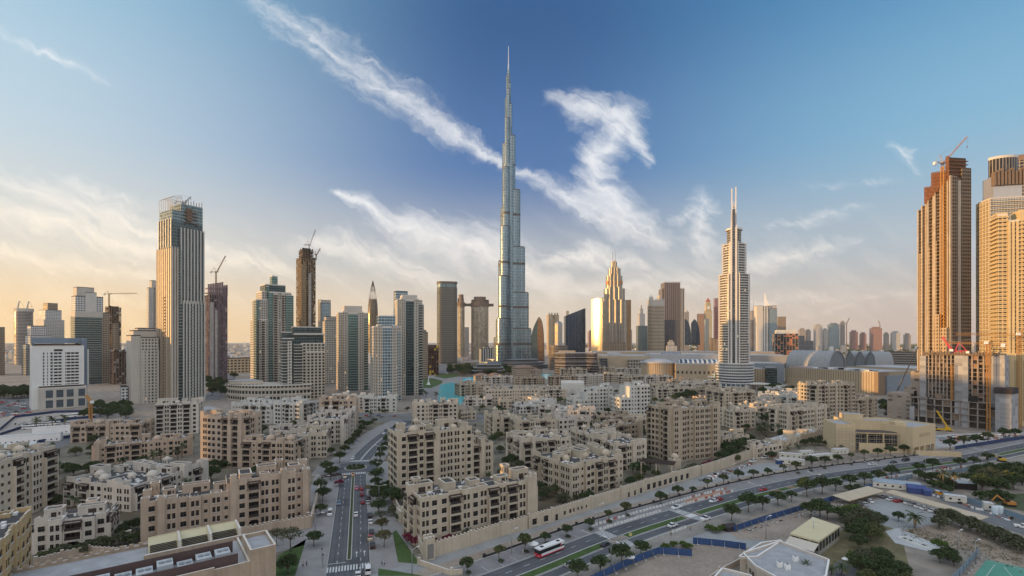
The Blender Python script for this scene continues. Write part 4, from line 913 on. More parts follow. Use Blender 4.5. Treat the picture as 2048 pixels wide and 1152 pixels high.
# dark glass block with the white front grid and curved podium
t = Tower('dark glass apartment block with a white window grid front', 560, 566, 657, 600, 6, 'apartment block', 'tower_block', depth=34); r, w, d_ = t.root, t.w, t.d; z = t.z
t.block((.26, .94, .1, 1), 0, z(668), f_dark, 'shaft', CAP, 1.2); t.block((.26, .90, .3, .9), z(668), z(654), f_dark, 'penthouse', CAP, 1); t.block((0, .26, .1, .9), 0, z(678), f_dark, 'wing', CAP, 1.2); t.block((0, .22, .3, .8), z(678), z(665), f_dark, 'penthouse', CAP, 1)
t.block((.44, .96, .02, .6), 0, z(688), f_grid, 'front_grid', CAP, 1.2); t.block((.52, .94, -.06, .3), 0, z(705), f_grid, 'front_grid', CAP, 1.2); t.block((.10, .20, .0, .3), 0, z(684), f_beige, 'pier_bay', CAP, 1)
t.block((.40, 1.0, .05, .9), z(690), z(686), BEIGE, 'cornice'); t.block((.24, 1.0, .05, .95), z(669.5), z(667), BEIGE, 'cornice'); t.block((.45, 1.0, -.02, .2), 0, z(800), BEIGE, 'base_wall')
t.bands((.24, .44, .05, .6), 16, z(690), 3.6, .9, 1.4, BEIGE, faces='f'); t.bands((0, .1, .1, .9), 16, z(684), 3.6, .9, 1.2, BEIGE, faces='fl')
o = t.o; pod = thing('podium_terrace', 'long curved beige podium with three rows of openings in front of the dark glass block', 'building', (o.x, o.y, 0), t.rot)
pts = [(-58, 52), (-56, 34), (-44, 14), (-26, 0), (-8, -8), (14, -12), (30, -11), (34, 10), (-30, 60)]
b = MB(); b.prism(pts, 0, 18, 0, 1); b.prism([(-57, 52), (-55, 36), (-44, 20), (-20, 20), (-30, 60)], 18, 23, 0, 1); b.build('wall', [FAC('podium openings', (.45, .40, .33), (.03, .045, .045), 4.2, 7.0, .72, .5, metal=.3), ROOFL], pod)
for zz in (7.2, 13.2, 17.9):
    b = MB(); c_ = (-15, 25); b.prism([(c_[0]+(x-c_[0])*1.02, c_[1]+(y-c_[1])*1.03) for x, y in pts], zz, zz+.8, 0, 0, True); b.build('ledge', [BEIGE], pod)
# thin tower under construction
t = Tower('thin brown tower under construction with two cranes', 596, 602, 632, 1000, 16, 'tower under construction', 'unfinished_tower', depth=34); r, w, d_ = t.root, t.w, t.d; z = t.z
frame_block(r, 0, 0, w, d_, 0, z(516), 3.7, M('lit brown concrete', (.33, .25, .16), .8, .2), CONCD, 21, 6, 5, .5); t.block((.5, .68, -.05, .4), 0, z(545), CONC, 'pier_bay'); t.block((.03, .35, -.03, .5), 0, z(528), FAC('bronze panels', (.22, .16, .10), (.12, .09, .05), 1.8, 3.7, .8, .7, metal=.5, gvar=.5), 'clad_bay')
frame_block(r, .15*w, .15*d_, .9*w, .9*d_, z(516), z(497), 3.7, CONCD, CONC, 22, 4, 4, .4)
c = t.o; u = Vector((math.cos(t.rot), math.sin(t.rot))); tower_crane('steep luffing crane topping the thin brown unfinished tower', (c.x+u.x*10, c.y+u.y*10+15, z(498)), z(487)-z(498), .4, 34, 72, CONCD, w=1.8, t=.45)
tower_crane('lower luffing crane leaning from the thin brown unfinished tower', (c.x+u.x*26, c.y+u.y*26+10, z(516)), 10, 1.2, 18, 55, CONCD, w=1.6, t=.4)
simple('blue glass office tower with a square frame top behind the thin unfinished tower', 636, 641, 662, 1300, 20, f_blue, [(0, 1, 0, 1, 606), (0, .12, 0, 1, 600, BEIGE), (.88, 1, 0, 1, 600, BEIGE), (0, 1, .3, 1, 600, BEIGE)])
simple('beige residential tower behind the white window grid block', 645, 650, 676, 800, 12, f_beige2, [(0, 1, 0, 1, 642), (.1, .9, .1, .9, 634)])
def resi(label, xl, xc, xr, Y, a, top, m2, crown, dome=False):
    t = Tower(label, xl, xc, xr, Y, a, depth=36); r, w, d_ = t.root, t.w, t.d; z = t.z
    t.block((0, 1, .04, 1), 0, z(top+6), f_beige2, 'shaft', CAP, 1.2); t.block((.30, .66, -.05, .9), 0, z(top+8), m2, 'glass_bay', CAP, 1); t.block((.14, .30, -.02, .5), 0, z(top+3), f_beige2, 'side_bay', CAP, 1.2)
    t.block((.66, .84, -.02, .6), 0, z(top+4), f_beige2, 'side_bay', CAP, 1.2); t.block((.2, .8, .1, .8), z(top+6), z(crown), m2 if dome else BEIGE, 'penthouse', CAP, 1); t.block((.84, 1, .02, 1), 0, z(top+14), m2, 'glass_corner', CAP, 1)
    t.bands((.84, 1, .02, 1), 8, z(top+14), 3.5, .8, 1.2, BEIGE, faces='f'); t.bands((.02, .14, .04, 1), 8, z(top+10), 3.5, .8, 1.1, BEIGE, faces='f'); t.fins('f', 2, 0, z(top+7), 1.0, .7, BEIGE, a0=.3, a1=.66, off=-.05*d_); return t
resi('left beige residential tower with a green glass bay and pink penthouse', 674, 677, 738, 700, 5, 620, GG, 612)
resi('front beige residential tower with a blue glass centre and bowed crown', 743, 747, 804, 580, 6, 648, FAC('blue bay glazing', (.42, .42, .40), (.06, .13, .18), 3.2, 3.5, .84, .74, metal=.6, gvar=.4), 632, True)
resi('tallest beige residential tower beside the lake with a blue glass rear', 790, 795, 846, 645, 6, 594, f_dark, 590)
simple('pale blue glass slab rising behind the lakeside residential tower', 787, 792, 816, 720, 15, f_blue, [(0, 1, 0, 1, 583)])
simple('plain grey brown slab behind the lakeside residential tower', 828, 834, 848, 1100, 15, f_far, [(0, 1, 0, 1, 610)])
simple('grey office block with white cross bracing beside the yellow site', 836, 840, 856, 900, 12, f_brown, [(0, 1, 0, 1, 665), (.1, .8, .1, .8, 661)])
# bullet tower
t = Tower('pointed bullet shaped dark tower with an open lattice tip', 735, 736, 757, 1500, 3, depth=34); r, w, d_ = t.root, t.w, t.d
prof = [(.47, 720), (.5, 650), (.5, 630), (.46, 610), (.38, 598)]; b = MB(); b.lathe([(k*w, max(0, t.z(y))) for k, y in prof]+[(0, t.z(598))], 16, 0, w/2, d_/2); b.build('shaft', [FAC('bronze shell', (.20, .16, .11), (.09, .075, .055), 2.4, 3.8, .8, .7, metal=.5)], r)
b = MB()
for i in range(10):
    a = math.pi*2*i/10; P = [(w/2+k*w*math.cos(a+tw), d_/2+k*w*math.sin(a+tw), t.z(y)) for k, y, tw in ((.46, 612, 0), (.36, 594, .2), (.2, 575, .4), (.02, 560, .6))]
    for p, q in zip(P, P[1:]): b.beam(p, q, .9)
for k, y in ((.37, 597), (.24, 580), (.12, 570)):
    e = ellipse(w/2, d_/2, k*w, k*w, 12)
    for i in range(12): b.beam((*e[i], t.z(y)), (*e[(i+1) % 12], t.z(y)), .7)
b.build('lattice_tip', [CONCD], r)
t = Tower('building site with yellow scaffolding at the park edge', 845, 848, 878, 1010, 5, 'building under construction', 'unfinished_block', depth=50); frame_block(t.root, 0, 0, t.w, t.d, 0, t.z(692), 5, M('maroon scaffolding', (.17, .10, .08), .9, .3), M('yellow mesh sheet', (.55, .40, .05), .9, .3), 31, 6, 5, .4)
# lattice-skinned tower
t = Tower('dark diamond lattice tower with a rounded corner left of the twin bridge towers', 872, 875, 916, 1480, 4, depth=44); r, w, d_ = t.root, t.w, t.d; z = t.z
lat = FAC('diamond lattice skin', (.12, .13, .13), (.03, .05, .055), 4.4, 6.4, .62, .62, metal=.5, gvar=.5)
pl = rounded(0, 0, w, d_, 16, 7); b = MB(); b.prism(pl, 0, z(574), 0, 1); b.build('shaft', [lat, ROOF], r)
b = MB(); b.prism([(x, y) for x, y in rounded(1, 1, w-1, d_-1, 15, 7)], z(574), z(566), 0, 0); b.build('glass_crown', [FAC('crown fins', (.3, .3, .27), (.10, .17, .19), 4, 30, .7, 1, metal=.6)], r)
b = MB(); b.prism(rounded(-.6, -.6, w+.6, d_+.6, 16, 7), z(566), z(562), 0, 0, True); b.build('cornice', [M('dark bronze edge', (.16, .12, .09), .6, .1)], r)
b = MB(); L_ = 2*(w+d_); zz = 4.0; k = 0
while zz < z(577):
    for i in range(int(w/4.4)+1): x = (i+.5*(k % 2))*4.4; b.box(x-.9, -.5, zz, x+.9, .2, zz+2.4, 0) if 6 < x < w-6 else None
    zz += 3.2; k += 1
sh = b.build('lattice_skin', [M('bronze lattice blade', (.26, .22, .17), .5, .15, metal=.3)], r)
# twin towers with a bridge
t = Tower('pair of glittering towers joined by a long sky bridge', 914, 916, 978, 1750, 2, 'twin towers', 'twin_towers', depth=60); r, w, d_ = t.root, t.w, t.d; z = t.z
gt = FAC('glittering unfinished glass', (.30, .27, .22), (.30, .27, .21), 2.6, 3.8, .72, .7, metal=.8, grough=.1, gvar=.95)
for cx_, rx in ((.11, .12), (.73, .29)):
    b = MB(); b.prism(ellipse(cx_*w, 30, rx*w, 24, 24), 0, z(612), 0, 1); b.build('shaft', [gt, ROOF], r)
    b = MB(); b.prism(ellipse(cx_*w, 30, rx*w+2, 26, 24), z(612), z(604), 0, 0, True); b.prism(ellipse(cx_*w, 30, rx*w*.7, 19, 24), z(604), z(592 if cx_ > .5 else 588), 0, 0); b.build('tower_head', [CONCD], r)
b = MB(); b.box(-.03*w, 18, z(611), 1.18*w, 42, z(606), 0); b.box(.45*w, 16, z(606), 1.02*w, 44, z(598), 0); b.box(.0*w, 20, z(606), .2*w, 40, z(596), 0); b.build('sky_bridge', [FAC('bridge trusses', (.15, .12, .09), (.04, .035, .03), 5, 6, .6, .6, metal=.2)], r)
simple('dark unfinished slab between the twin bridge towers', 926, 929, 938, 2100, 15, f_far, [(0, 1, 0, 1, 655)])
simple('low white office building with dark vertical slots beside the needle tower', 959, 962, 997, 1450, 8, FAC('slotted white office', (.42, .42, .40), (.03, .035, .04), 7, 60, .4, 1, metal=.3), [(0, 1, 0, 1, 698), (.2, .5, .2, .8, 694)], depth=40)
# sail building
t = Tower('curved sail shaped glass building with a bronze lit face, right of the needle tower', 1060, 1062, 1089, 1500, 0, 'office building', 'sail_building', depth=34); r, w, d_ = t.root, t.w, t.d; z = t.z
def sail(a0, a1, y0, y1, mat, nm):
    P = [(0, 0)]+[(a0*w+(a1-a0)*w*math.sin(R(k))*.98+.02*w, z(720)+(z(634)-z(720))*math.cos(R(90-k))**.0001*1 if False else 0) for k in (0,)]
xs = [1.0, .985, .96, .92, .86, .78, .66, .55]; ys = [720, 690, 672, 658, 647, 640, 635, 634]
side = [(x*w, max(0, z(y))) for x, y in zip(xs, ys)]; leftc = [(.40*w, z(642)), (.22*w, z(652)), (.08*w, z(664)), (0, z(676)), (0, 0)]
outl = [(w, 0)]+side[1:]+leftc
b = MB(); n = len(outl)
for yy, sgn in ((0, 1), (d_, -1)): b.face([(x, yy, q) for x, q in (outl if sgn < 0 else outl[::-1])], 0)
for i in range(n): p, q = outl[i], outl[(i+1) % n]; b.face([(p[0], 0, p[1]), (q[0], 0, q[1]), (q[0], d_, q[1]), (p[0], d_, p[1])], 1)
b.build('shell', [f_teal, M('silver shell edge', (.42, .47, .5), .3, .05, metal=.7)], r)
b = MB(); face = [(.52*w, 0), (.93*w, 0)]+[(x*w*.96, max(0, z(y))-3) for x, y in zip(xs[1:], ys[1:])]+[(.50*w, z(650)), (.46*w, z(668))]
b.face([(x, -.6, q) for x, q in face], 0); b.build('bronze_face', [FAC('bronze reflecting face', (.20, .13, .09), (.30, .16, .08), 2.6, 3.8, .86, .84, metal=.75, grough=.12, gvar=.6)], r)
# golden pair
t = simple('sand coloured tower with four small turrets on top', 1093, 1097, 1118, 2200, 14, FAC('sand ribbed wall', (.45, .36, .24), (.10, .09, .07), 5, 4, .4, .6, metal=.3), [(0, .45, 0, 1, 630), (.55, 1, 0, 1, 630), (.3, .7, .1, 1, 637), (.05, .15, .1, .3, 626), (.3, .4, .1, .3, 626), (.6, .7, .1, .3, 626), (.85, .95, .1, .3, 626)])
t = Tower('small tower with mirror gold faces and a pointed cap', 1109, 1116, 1125, 1900, 44, depth=18); r, w, d_ = t.root, t.w, t.d; z = t.z
MIR = M('mirror gold glass', (.85, .72, .5), .13, .02, metal=.95); t.block((0, 1, 0, 1), 0, z(646), BEIGE, 'shaft')
for y0, y1 in ((685, 668), (665, 650)):
    b = MB(); b.box(-.5, 1, z(y0), -.02, d_-1, z(y1), 0); b.build('mirror_panel', [MIR], r)
b = MB(); b.prism([(0, 0), (w, 0), (w, d_), (0, d_)], z(646), z(642), 0, 0, False, [(w*.35, d_*.35), (w*.65, d_*.35), (w*.65, d_*.65), (w*.35, d_*.65)]); b.build('cap', [STEEL], r)
# slanted navy tower
t = Tower('navy glass tower with a slanted roof line left of the sun reflection', 1126, 1131, 1171, 1750, 9, 'office tower', 'slanted_tower', depth=40); r, w, d_ = t.root, t.w, t.d; z = t.z
b = MB(); zl, zr = z(632), z(616); c4_ = [(0, 0), (w, 0), (w, d_), (0, d_)]; hh = [zl, zr, zr, zl]
for i in range(4): p, q = c4_[i], c4_[(i+1) % 4]; L2 = math.hypot(q[0]-p[0], q[1]-p[1]); b.face([(*p, 0), (*q, 0), (*q, hh[(i+1) % 4]), (*p, hh[i])], 0, [(0, 0), (L2, 0), (L2, hh[(i+1) % 4]), (0, hh[i])])
b.face([(*p, h) for p, h in zip(c4_, hh)], 1); b.build('shaft', [f_navy, ROOF], r); t.fins('f', 7, 0, z(636), .7, .5, M('navy fin', (.07, .09, .13), .4, .1, metal=.4)); t.block((.06, .2, .3, .6), z(640), z(621), BEIGE, 'penthouse')
# the mirror tower: its glass wall stands exactly between sun and street
az = math.atan((1194-CX)/F); nrm = Vector((-math.sin(az)+math.sin(R(SUN_AZ)), -math.cos(az)+math.cos(R(SUN_AZ)))).normalized(); Ym = 1640.0
mt = thing('mirror_tower', 'narrow glass tower flashing with the reflected sun', 'office tower', (XA(1204, Ym), Ym, 0), math.atan2(nrm.x, -nrm.y))
b = MB(); zt = ZA(597, Ym); n = 10; W_ = 44.0
arc = [(-W_+W_*i/n, -2.2*math.sin(math.pi*i/n)*.35) for i in range(n+1)]; b.prism(arc+[(0, 26), (-W_, 26)], 0, zt, 0, 1)
gm = M('sun mirror glass', (.85, .75, .58), .09, .04, .02, metal=.9); b.build('glass_wall', [gm, ROOF], mt)
b = MB(); b.box(-W_-.6, -1.6, zt, .6, 26, zt+2, 0); b.build('cornice', [BEIGE], mt)
# stepped tower with twin needle masts
t = Tower('stepped golden stone tower with twin needle masts right of the sun reflection', 1204, 1206, 1258, 1560, 3, depth=58); r, w, d_ = t.root, t.w, t.d; z = t.z
gs = FAC('ribbed golden tower', (.40, .36, .30), (.11, .105, .09), 2.7, 3.7, .55, .5, metal=.6, grough=.2, wrough=.4, wmetal=.55, gvar=.5, colrand=.3)
for f, y, y0 in (((0, 1, 0, 1), 602, 0), ((.05, .86, .04, .9), 577, 602), ((.13, .76, .1, .8), 551, 577), ((.22, .70, .2, .75), 536, 551), ((.33, .56, .3, .6), 522, 536)):
    x0, x1, q0, q1 = f[0]*w, f[1]*w, f[2]*d_, f[3]*d_; b = MB(); b.prism(rounded(x0, q0, x1, q1, (x1-x0)*.24, 5), 0, z(y), 0, 1, smooth=True); b.build('setback', [gs, ROOF], r)
    for k in (.28, .5, .72): x = x0+(x1-x0)*k; b = MB(); b.cyl(x, q0, 0, z(y)+4, (x1-x0)*.07, None, 10, 0, 0); b.build('lobe', [gs], r)
b = MB(); b.prism(rounded(.125*w, .09*d_, .77*w, .81*d_, 9, 5), z(569), z(561), 0, 0, True); b.build('copper_band', [M('copper band', (.38, .20, .10), .45, .1, metal=.3)], r)
for fx in (.39, .49): t.mast(fx, .42, z(523), z(497), 1.1)
b = MB(); b.box(-.02*w, -6, 0, .86*w, 4, z(684), 0); b.build('podium', [FAC('brown podium grid', (.26, .20, .14), (.05, .045, .04), 5, 4.4, .5, .6, metal=.3)], r)
t.block((.88, 1.08, .1, .8), 0, z(600), FAC('bronze side wing', (.30, .19, .10), (.16, .10, .05), 3, 3.8, .6, .6, metal=.6), 'side_wing')
# banded tower with a crown
t = Tower('banded sandstone tower with a pierced crown and finials', 1294, 1296, 1330, 1620, 4, depth=46); r, w, d_ = t.root, t.w, t.d; z = t.z
bd = FAC('sandstone bands', (.44, .36, .26), (.06, .055, .05), 2.8, 4.6, .96, .42, metal=.3, gvar=.5); b = MB(); b.prism(rounded(0, 0, w, d_, w*.34, 6), 0, z(612), 0, 1, smooth=True); b.build('shaft', [bd, ROOF], r)
b = MB(); b.prism(rounded(0, 0, w, d_, w*.34, 6), z(612), z(600), 0, 0); b.prism(rounded(1, 1, w-1, d_-1, w*.32, 6), z(620), z(612), 1, 1); b.build('crown', [BEIGE, DARK], r)
b = MB()
for fx, y in ((.12, 590), (.2, 586), (.28, 591)): b.cyl(fx*w, 8, z(600), z(594), 3.2, 2.0, 8); b.cyl(fx*w, 8, z(594), z(y), 1.4, .2, 6)
for i in range(6): x = w*(.45+.1*i); b.box(x, 2, z(600), x+2, 4, z(596), 0)
b.build('finial', [BEIGE], r)
# dark golden ribbed tower
t = Tower('broad dark ribbed tower with golden edges behind the banded tower', 1318, 1326, 1367, 1760, 16, depth=50); r, w, d_ = t.root, t.w, t.d; z = t.z
rb_ = FAC('dark ribbed glass', (.24, .20, .17), (.07, .07, .08), 3.4, 3.8, .6, .8, metal=.6, gvar=.4, colrand=.3); t.block((-.02, 1.04, .1, 1), 0, z(577), rb_, 'shaft'); t.block((.06, .84, 0, .9), 0, z(565), rb_, 'shaft')
t.fins('f', 9, z(640), z(563), 1.5, 1.6, M('rose ribs', (.34, .25, .21), .5, .1, metal=.3), a0=.08, a1=.82); t.fins('f', 3, 0, z(576), 2.2, 1.6, BEIGE, a0=.88, a1=1.03); t.block((-.14, -.02, .2, .8), 0, z(590), BEIGE, 'side_wing')
t.block((.05, .55, -.03, .3), 0, z(640), FAC('dark lower glass', (.06, .065, .08), (.035, .04, .055), 3.4, 3.8, .8, .8, metal=.5), 'lower_bay')
simple('green glass office drum with white tower behind', 1272, 1276, 1296, 2300, 14, f_teal, [(0, 1, 0, 1, 652)], cat='office tower')
simple('white tower with a pointed glazed spire far behind the green drum', 1275, 1279, 1290, 2800, 20, f_farw, [(0, 1, 0, 1, 628), (.25, .75, .25, .75, 618), (.4, .6, .4, .6, 611)], masts=((.5, .5, 611, 601, 1.6),))
simple('small beige slab on the far left of the green drum', 1256, 1259, 1264, 2600, 20, f_far, [(0, 1, 0, 1, 660)])
simple('pale small office with arched top at the foot of the banded tower', 1331, 1334, 1354, 1500, 8, f_farw, [(0, 1, 0, 1, 692), (.15, .75, .1, .9, 684), (.3, .6, .2, .8, 680)])
def domed(label, xl, xr, Y, top, mat, dome_top):
    t = Tower(label, xl, xl+1.5, xr, Y, 10, depth=(xr-xl)*Y/F); t.block((0, 1, 0, 1), 0, t.z(top), mat, 'shaft'); b = MB(); rr = t.w*.42; z0 = t.z(top)
    b.lathe([(rr, z0), (rr, z0+rr*.5), (rr*.75, z0+rr*.95), (rr*.3, z0+rr*1.25), (rr*.08, z0+rr*1.3), (.4, t.z(dome_top)), (0, t.z(dome_top))], 12, 0, t.w/2, t.d/2); b.build('dome', [BEIGE], t.root)
domed('domed beige tower above the dark curved glass blocks', 1367, 1378, 2500, 624, f_far, 612)
def curved(label, xl, xr, Y, pts, mat):
    t = Tower(label, xl, xl+.5, xr, Y, 2, 'office tower', 'curved_tower', depth=36); w, d_ = t.w, t.d; o = [(x*w, max(0, t.z(y))) for x, y in pts]; b = MB(); n = len(o)
    b.face([(x, 0, q) for x, q in o], 0); b.face([(x, d_, q) for x, q in reversed(o)], 0)
    for i in range(n): p, q = o[i], o[(i+1) % n]; b.face([(q[0], 0, q[1]), (p[0], 0, p[1]), (p[0], d_, p[1]), (q[0], d_, q[1])], 0)
    b.build('shell', [mat], t.root)
curved('dark curved glass block with a bulging right edge', 1366, 1382, 2200, [(0, 690), (1, 690), (1, 668), (.9, 655), (.7, 645), (.4, 639), (0, 638)], f_navy)
curved('dark shell shaped glass block with a rounded back', 1382, 1400, 2250, [(0, 690), (1, 690), (.98, 670), (.9, 657), (.75, 647), (.5, 640), (.35, 638), (0, 646)], f_navy)
simple('plain red brown slab tower in the far row', 1394, 1397, 1408, 2500, 16, FAC('red brown slab', (.40, .24, .15), (.16, .10, .07), 4, 4, .4, .5, metal=.3), [(0, 1, 0, 1, 628)])
t = simple('golden clock tower with a red pyramid roof', 1408, 1411, 1424, 2500, 14, FAC('golden clock tower', (.58, .47, .28), (.14, .12, .09), 4, 4, .5, .5, metal=.3), [(0, 1, 0, 1, 622), (.1, .9, .1, .9, 608), (.2, .8, .2, .8, 603)]); w, d_, z = t.w, t.d, t.z
b = MB(); b.prism([(.15*w, .15*d_), (.85*w, .15*d_), (.85*w, .85*d_), (.15*w, .85*d_)], z(603), z(595), 0, 0, False, [(.5*w, .5*d_)]*4); b.build('pyramid_roof', [M('red roof tile', (.35, .12, .08), .8, .1)], t.root)
b = MB(); b.tube((w*.5, .095*d_-.4, z(615)), (w*.5, .095*d_, z(615)), w*.24, None, 14); b.build('clock_face', [WPAINT], t.root)
simple('blue grey office below the golden clock tower', 1408, 1411, 1418, 2300, 10, f_blue, [(0, 1, 0, 1, 638)])
simple('purple unfinished tower left of the white balconied hotel tower', 1427, 1430, 1446, 2100, 14, FAC('purple netting', (.30, .19, .22), (.14, .09, .11), 4, 4, .6, .6, metal=.1), [(0, 1, 0, 1, 614), (0, .5, 0, 1, 597)])
simple('brown ribbed low block left of the white balconied hotel tower', 1418, 1421, 1442, 1500, 10, FAC('brown ribs', (.34, .25, .17), (.08, .06, .05), 4, 60, .4, 1, metal=.2), [(0, 1, 0, 1, 677)])
# right of the hotel tower
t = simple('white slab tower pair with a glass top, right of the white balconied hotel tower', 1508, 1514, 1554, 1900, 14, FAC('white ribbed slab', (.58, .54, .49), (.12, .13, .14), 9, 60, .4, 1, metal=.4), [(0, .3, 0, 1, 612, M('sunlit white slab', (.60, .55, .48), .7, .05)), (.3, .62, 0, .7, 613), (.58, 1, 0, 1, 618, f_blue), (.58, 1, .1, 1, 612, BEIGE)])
t = Tower('white curved fin with a mast far behind the white slab towers', 1528, 1529, 1544, 2600, 3, depth=20); w, d_, z = t.w, t.d, t.z; b = MB(); P = [(0, 0), (w, 0), (w, z(612)), (w*.6, z(608)), (w*.25, z(598)), (w*.12, z(586)), (w*.05, z(586)), (0, z(600))]; n = len(P)
b.face([(x, 0, q) for x, q in P], 0); b.face([(x, d_, q) for x, q in reversed(P)], 0)
for i in range(n): p, q = P[i], P[(i+1) % n]; b.face([(q[0], 0, q[1]), (p[0], 0, p[1]), (p[0], d_, p[1]), (q[0], d_, q[1])], 0)
b.build('fin', [WPAINT], t.root)
simple('dark slender tower with a thin mast just right of the hotel tower', 1497, 1500, 1510, 2500, 14, f_far, [(0, 1, 0, 1, 640), (.3, 1, 0, 1, 622)], masts=((.8, .5, 622, 598, 1.6),))
t = Tower('concrete frame with orange netting below the pale sky, beside the trees', 1545, 1549, 1596, 1500, 6, 'building under construction', 'unfinished_block', depth=60); frame_block(t.root, 0, 0, t.w, t.d, 0, t.z(668), 5, CONC, M('orange netting', (.46, .16, .07), .9, .3), 41, 8, 5, .6); t.block((.1, .95, .05, .9), t.z(668), t.z(660), WHITE, 'formwork')
simple('dark brown hotel slab behind the orange netted frame', 1553, 1556, 1572, 2300, 8, f_brown, [(0, 1, 0, 1, 634)])
simple('long low dark block behind the orange netted frame', 1580, 1584, 1626, 1900, 5, FAC('long dark block', (.16, .16, .17), (.05, .055, .06), 5, 5, .6, .5, metal=.3), [(0, .6, 0, 1, 672), (.6, 1, 0, 1, 682)], depth=50)
FART = [(1597, 1612, 660, 0), (1628, 1645, 652, 1), (1646, 1655, 660, 1), (1656, 1679, 649, 2), (1681, 1690, 645, 0), (1612, 1622, 662, 0), (1700, 1716, 664, 3), (1720, 1733, 668, 3), (1740, 1764, 657, 3), (1768, 1778, 668, 0), (1782, 1800, 666, 1), (1808, 1822, 670, 0), (1345, 1352, 668, 0), (1236, 1246, 672, 0), (1176, 1186, 664, 3)]
fm = [f_far, f_farw, f_blue, FAC('red netted far tower', (.32, .20, .18), (.14, .09, .085), 5, 5, .6, .6, metal=.1)]
lab = ['dull beige', 'white', 'teal glass', 'red netted unfinished']
for i, (a, b_, y, m) in enumerate(sorted(FART)):
    simple('%s tower on the far skyline, %s' % (lab[m], nth(i, len(FART))), a, a+2, b_, 3000, 12, fm[m], [(0, 1, 0, 1, y), (.2, .8, .2, .8, y-3)], group='small far towers', depth=40)
tower_crane('tiny far crane on the red netted towers', (XA(1693, 2900), 2900, 0), ZA(648, 2900), .2, 40, 62, CONCD, w=3, t=.9)
tower_crane('far crane leaning over the sand frame right of the far skyline', (XA(1760, 2900), 2900, ZA(657, 2900)-4), 22, 1.2, 36, 50, CONCD, w=3, t=.9)
# unseen office towers added beyond the left edge, sized to shade the town
for i, (x, y, w, d_, h) in enumerate(((-640, -40, 60, 70, 92), (-655, 70, 70, 80, 106), (-640, 175, 60, 96, 98), (-660, 285, 70, 84, 104), (-650, 395, 60, 70, 88), (-700, 500, 70, 66, 74), (-760, 600, 60, 70, 72))):
    o = thing('shade_tower', 'plain unseen tower added left of the view for shade, %s' % nth(i, 7, 'the street end'), 'office tower', (x, y, 0), .1*(i % 3)); b = MB(); b.box(-w/2, -d_/2, 0, w/2, d_/2, h, 0, 1); b.ring(-w/2, -d_/2, w/2, d_/2, h, h+1.5, .6, 1, 1); b.build('shaft', [f_beige, BEIGE], o); b = MB(); b.box(-w/5, -d_/5, h, w/5, d_/5, h+4, 0); b.build('penthouse', [BEIGE], o)
# ------------------------------------------------------------------ mall, lakeside, building sites and the nearest special buildings
STONE = M('mall sandstone', (.42, .34, .24), .9, .1, .08, streak=.1); WROOF = M('pale membrane roof', (.40, .40, .41), .6, .1, .06)
fl = FAC('fluted mall wall', (.42, .34, .24), (.20, .155, .10), 3.4, 60, .3, 1, metal=0, grough=.9, gvar=.2); mg = FAC('mall shop glazing', (.30, .27, .22), (.03, .04, .05), 6, 7, .6, .5, metal=.4)
def low(label, xl, xc, xr, Y, a, top, mat, depth, cap=WROOF, name='mall_hall', cat='mall building', base=0):
    t = Tower(label, xl, xc, xr, Y, a, cat, name, depth); t.block((0, 1, 0, 1), base, t.z(top), mat, 'wall', cap, 1.0); return t
t = low('long ribbed sandstone mall wall under the grey vaults', 1545, 1757, 1822, 650, -30, 745, fl, 70); r, w, d_, z = t.root, t.w, t.d, t.z
t.block((0, .3, -.06, .3), 0, 14, STONE, 'porch'); t.block((.965, 1.004, -.02, .3), 0, z(745)+.5, M('brown corner panel', (.26, .19, .13), .8, .1), 'corner_panel'); t.block((1.0, 1.02, .2, 1), 0, z(752), M('blue grey cladding', (.22, .26, .31), .5, .08), 'side_cladding')
b = MB(); b.box(.02*w, 1.5, z(745)+.01, .26*w, 6, z(745)+1.3, 0); b.build('red_parapet', [M('red roof edge', (.42, .09, .07), .7, .1)], r)
rnd = random.Random(4)
for i in range(12): b = MB(); x = w*(.3+.055*i); b.box(x, 2+rnd.random()*3, z(745)+.02, x+rnd.uniform(4, 8), 9+rnd.random()*4, z(745)+rnd.uniform(1.5, 3.5), 0); b.build('roof_unit', [(WPAINT, STEEL, DARK)[i % 3]], r)
def vault(t, x0, x1, y0, y1, z0, hgt, mat, end, name='barrel_roof', axis='x', n=14):
    b = MB(); P = [(math.cos(math.pi*i/n), math.sin(math.pi*i/n)) for i in range(n+1)]
    if axis == 'x':
        cy, ry = (y0+y1)/2, (y1-y0)/2
        for p, q in zip(P, P[1:]): b.face([(x0, cy-p[0]*ry, z0+p[1]*hgt), (x1, cy-p[0]*ry, z0+p[1]*hgt), (x1, cy-q[0]*ry, z0+q[1]*hgt), (x0, cy-q[0]*ry, z0+q[1]*hgt)][::1], 0, None, True)
        for x, s in ((x0+.1, -1), (x1-.1, 1)): f = [(x, cy-p[0]*ry*.99, z0+p[1]*hgt*.99) for p in P]; b.face(f if s > 0 else f[::-1], 1)
    else:
        cx, rx = (x0+x1)/2, (x1-x0)/2
        for p, q in zip(P, P[1:]): b.face([(cx-p[0]*rx, y1, z0+p[1]*hgt), (cx-p[0]*rx, y0, z0+p[1]*hgt), (cx-q[0]*rx, y0, z0+q[1]*hgt), (cx-q[0]*rx, y1, z0+q[1]*hgt)], 0, None, True)
        f = [(cx-p[0]*rx*.99, y0+1.5, z0+p[1]*hgt*.99) for p in P]; b.face(f[::-1], 1); f = [(cx-p[0]*rx*.99, y1-.1, z0+p[1]*hgt*.99) for p in P]; b.face(f, 1)
    b.build(name, [mat, end], t.root)
SEAM = FAC('grey seamed vault sheet', (.30, .31, .32), (.28, .29, .30), 1.0, 3.2, 1, .9, metal=.1, grough=.5, wrough=.55, wmetal=.1, gvar=.12); GREYE = M('dark grey gable', (.17, .19, .21), .6, .08)
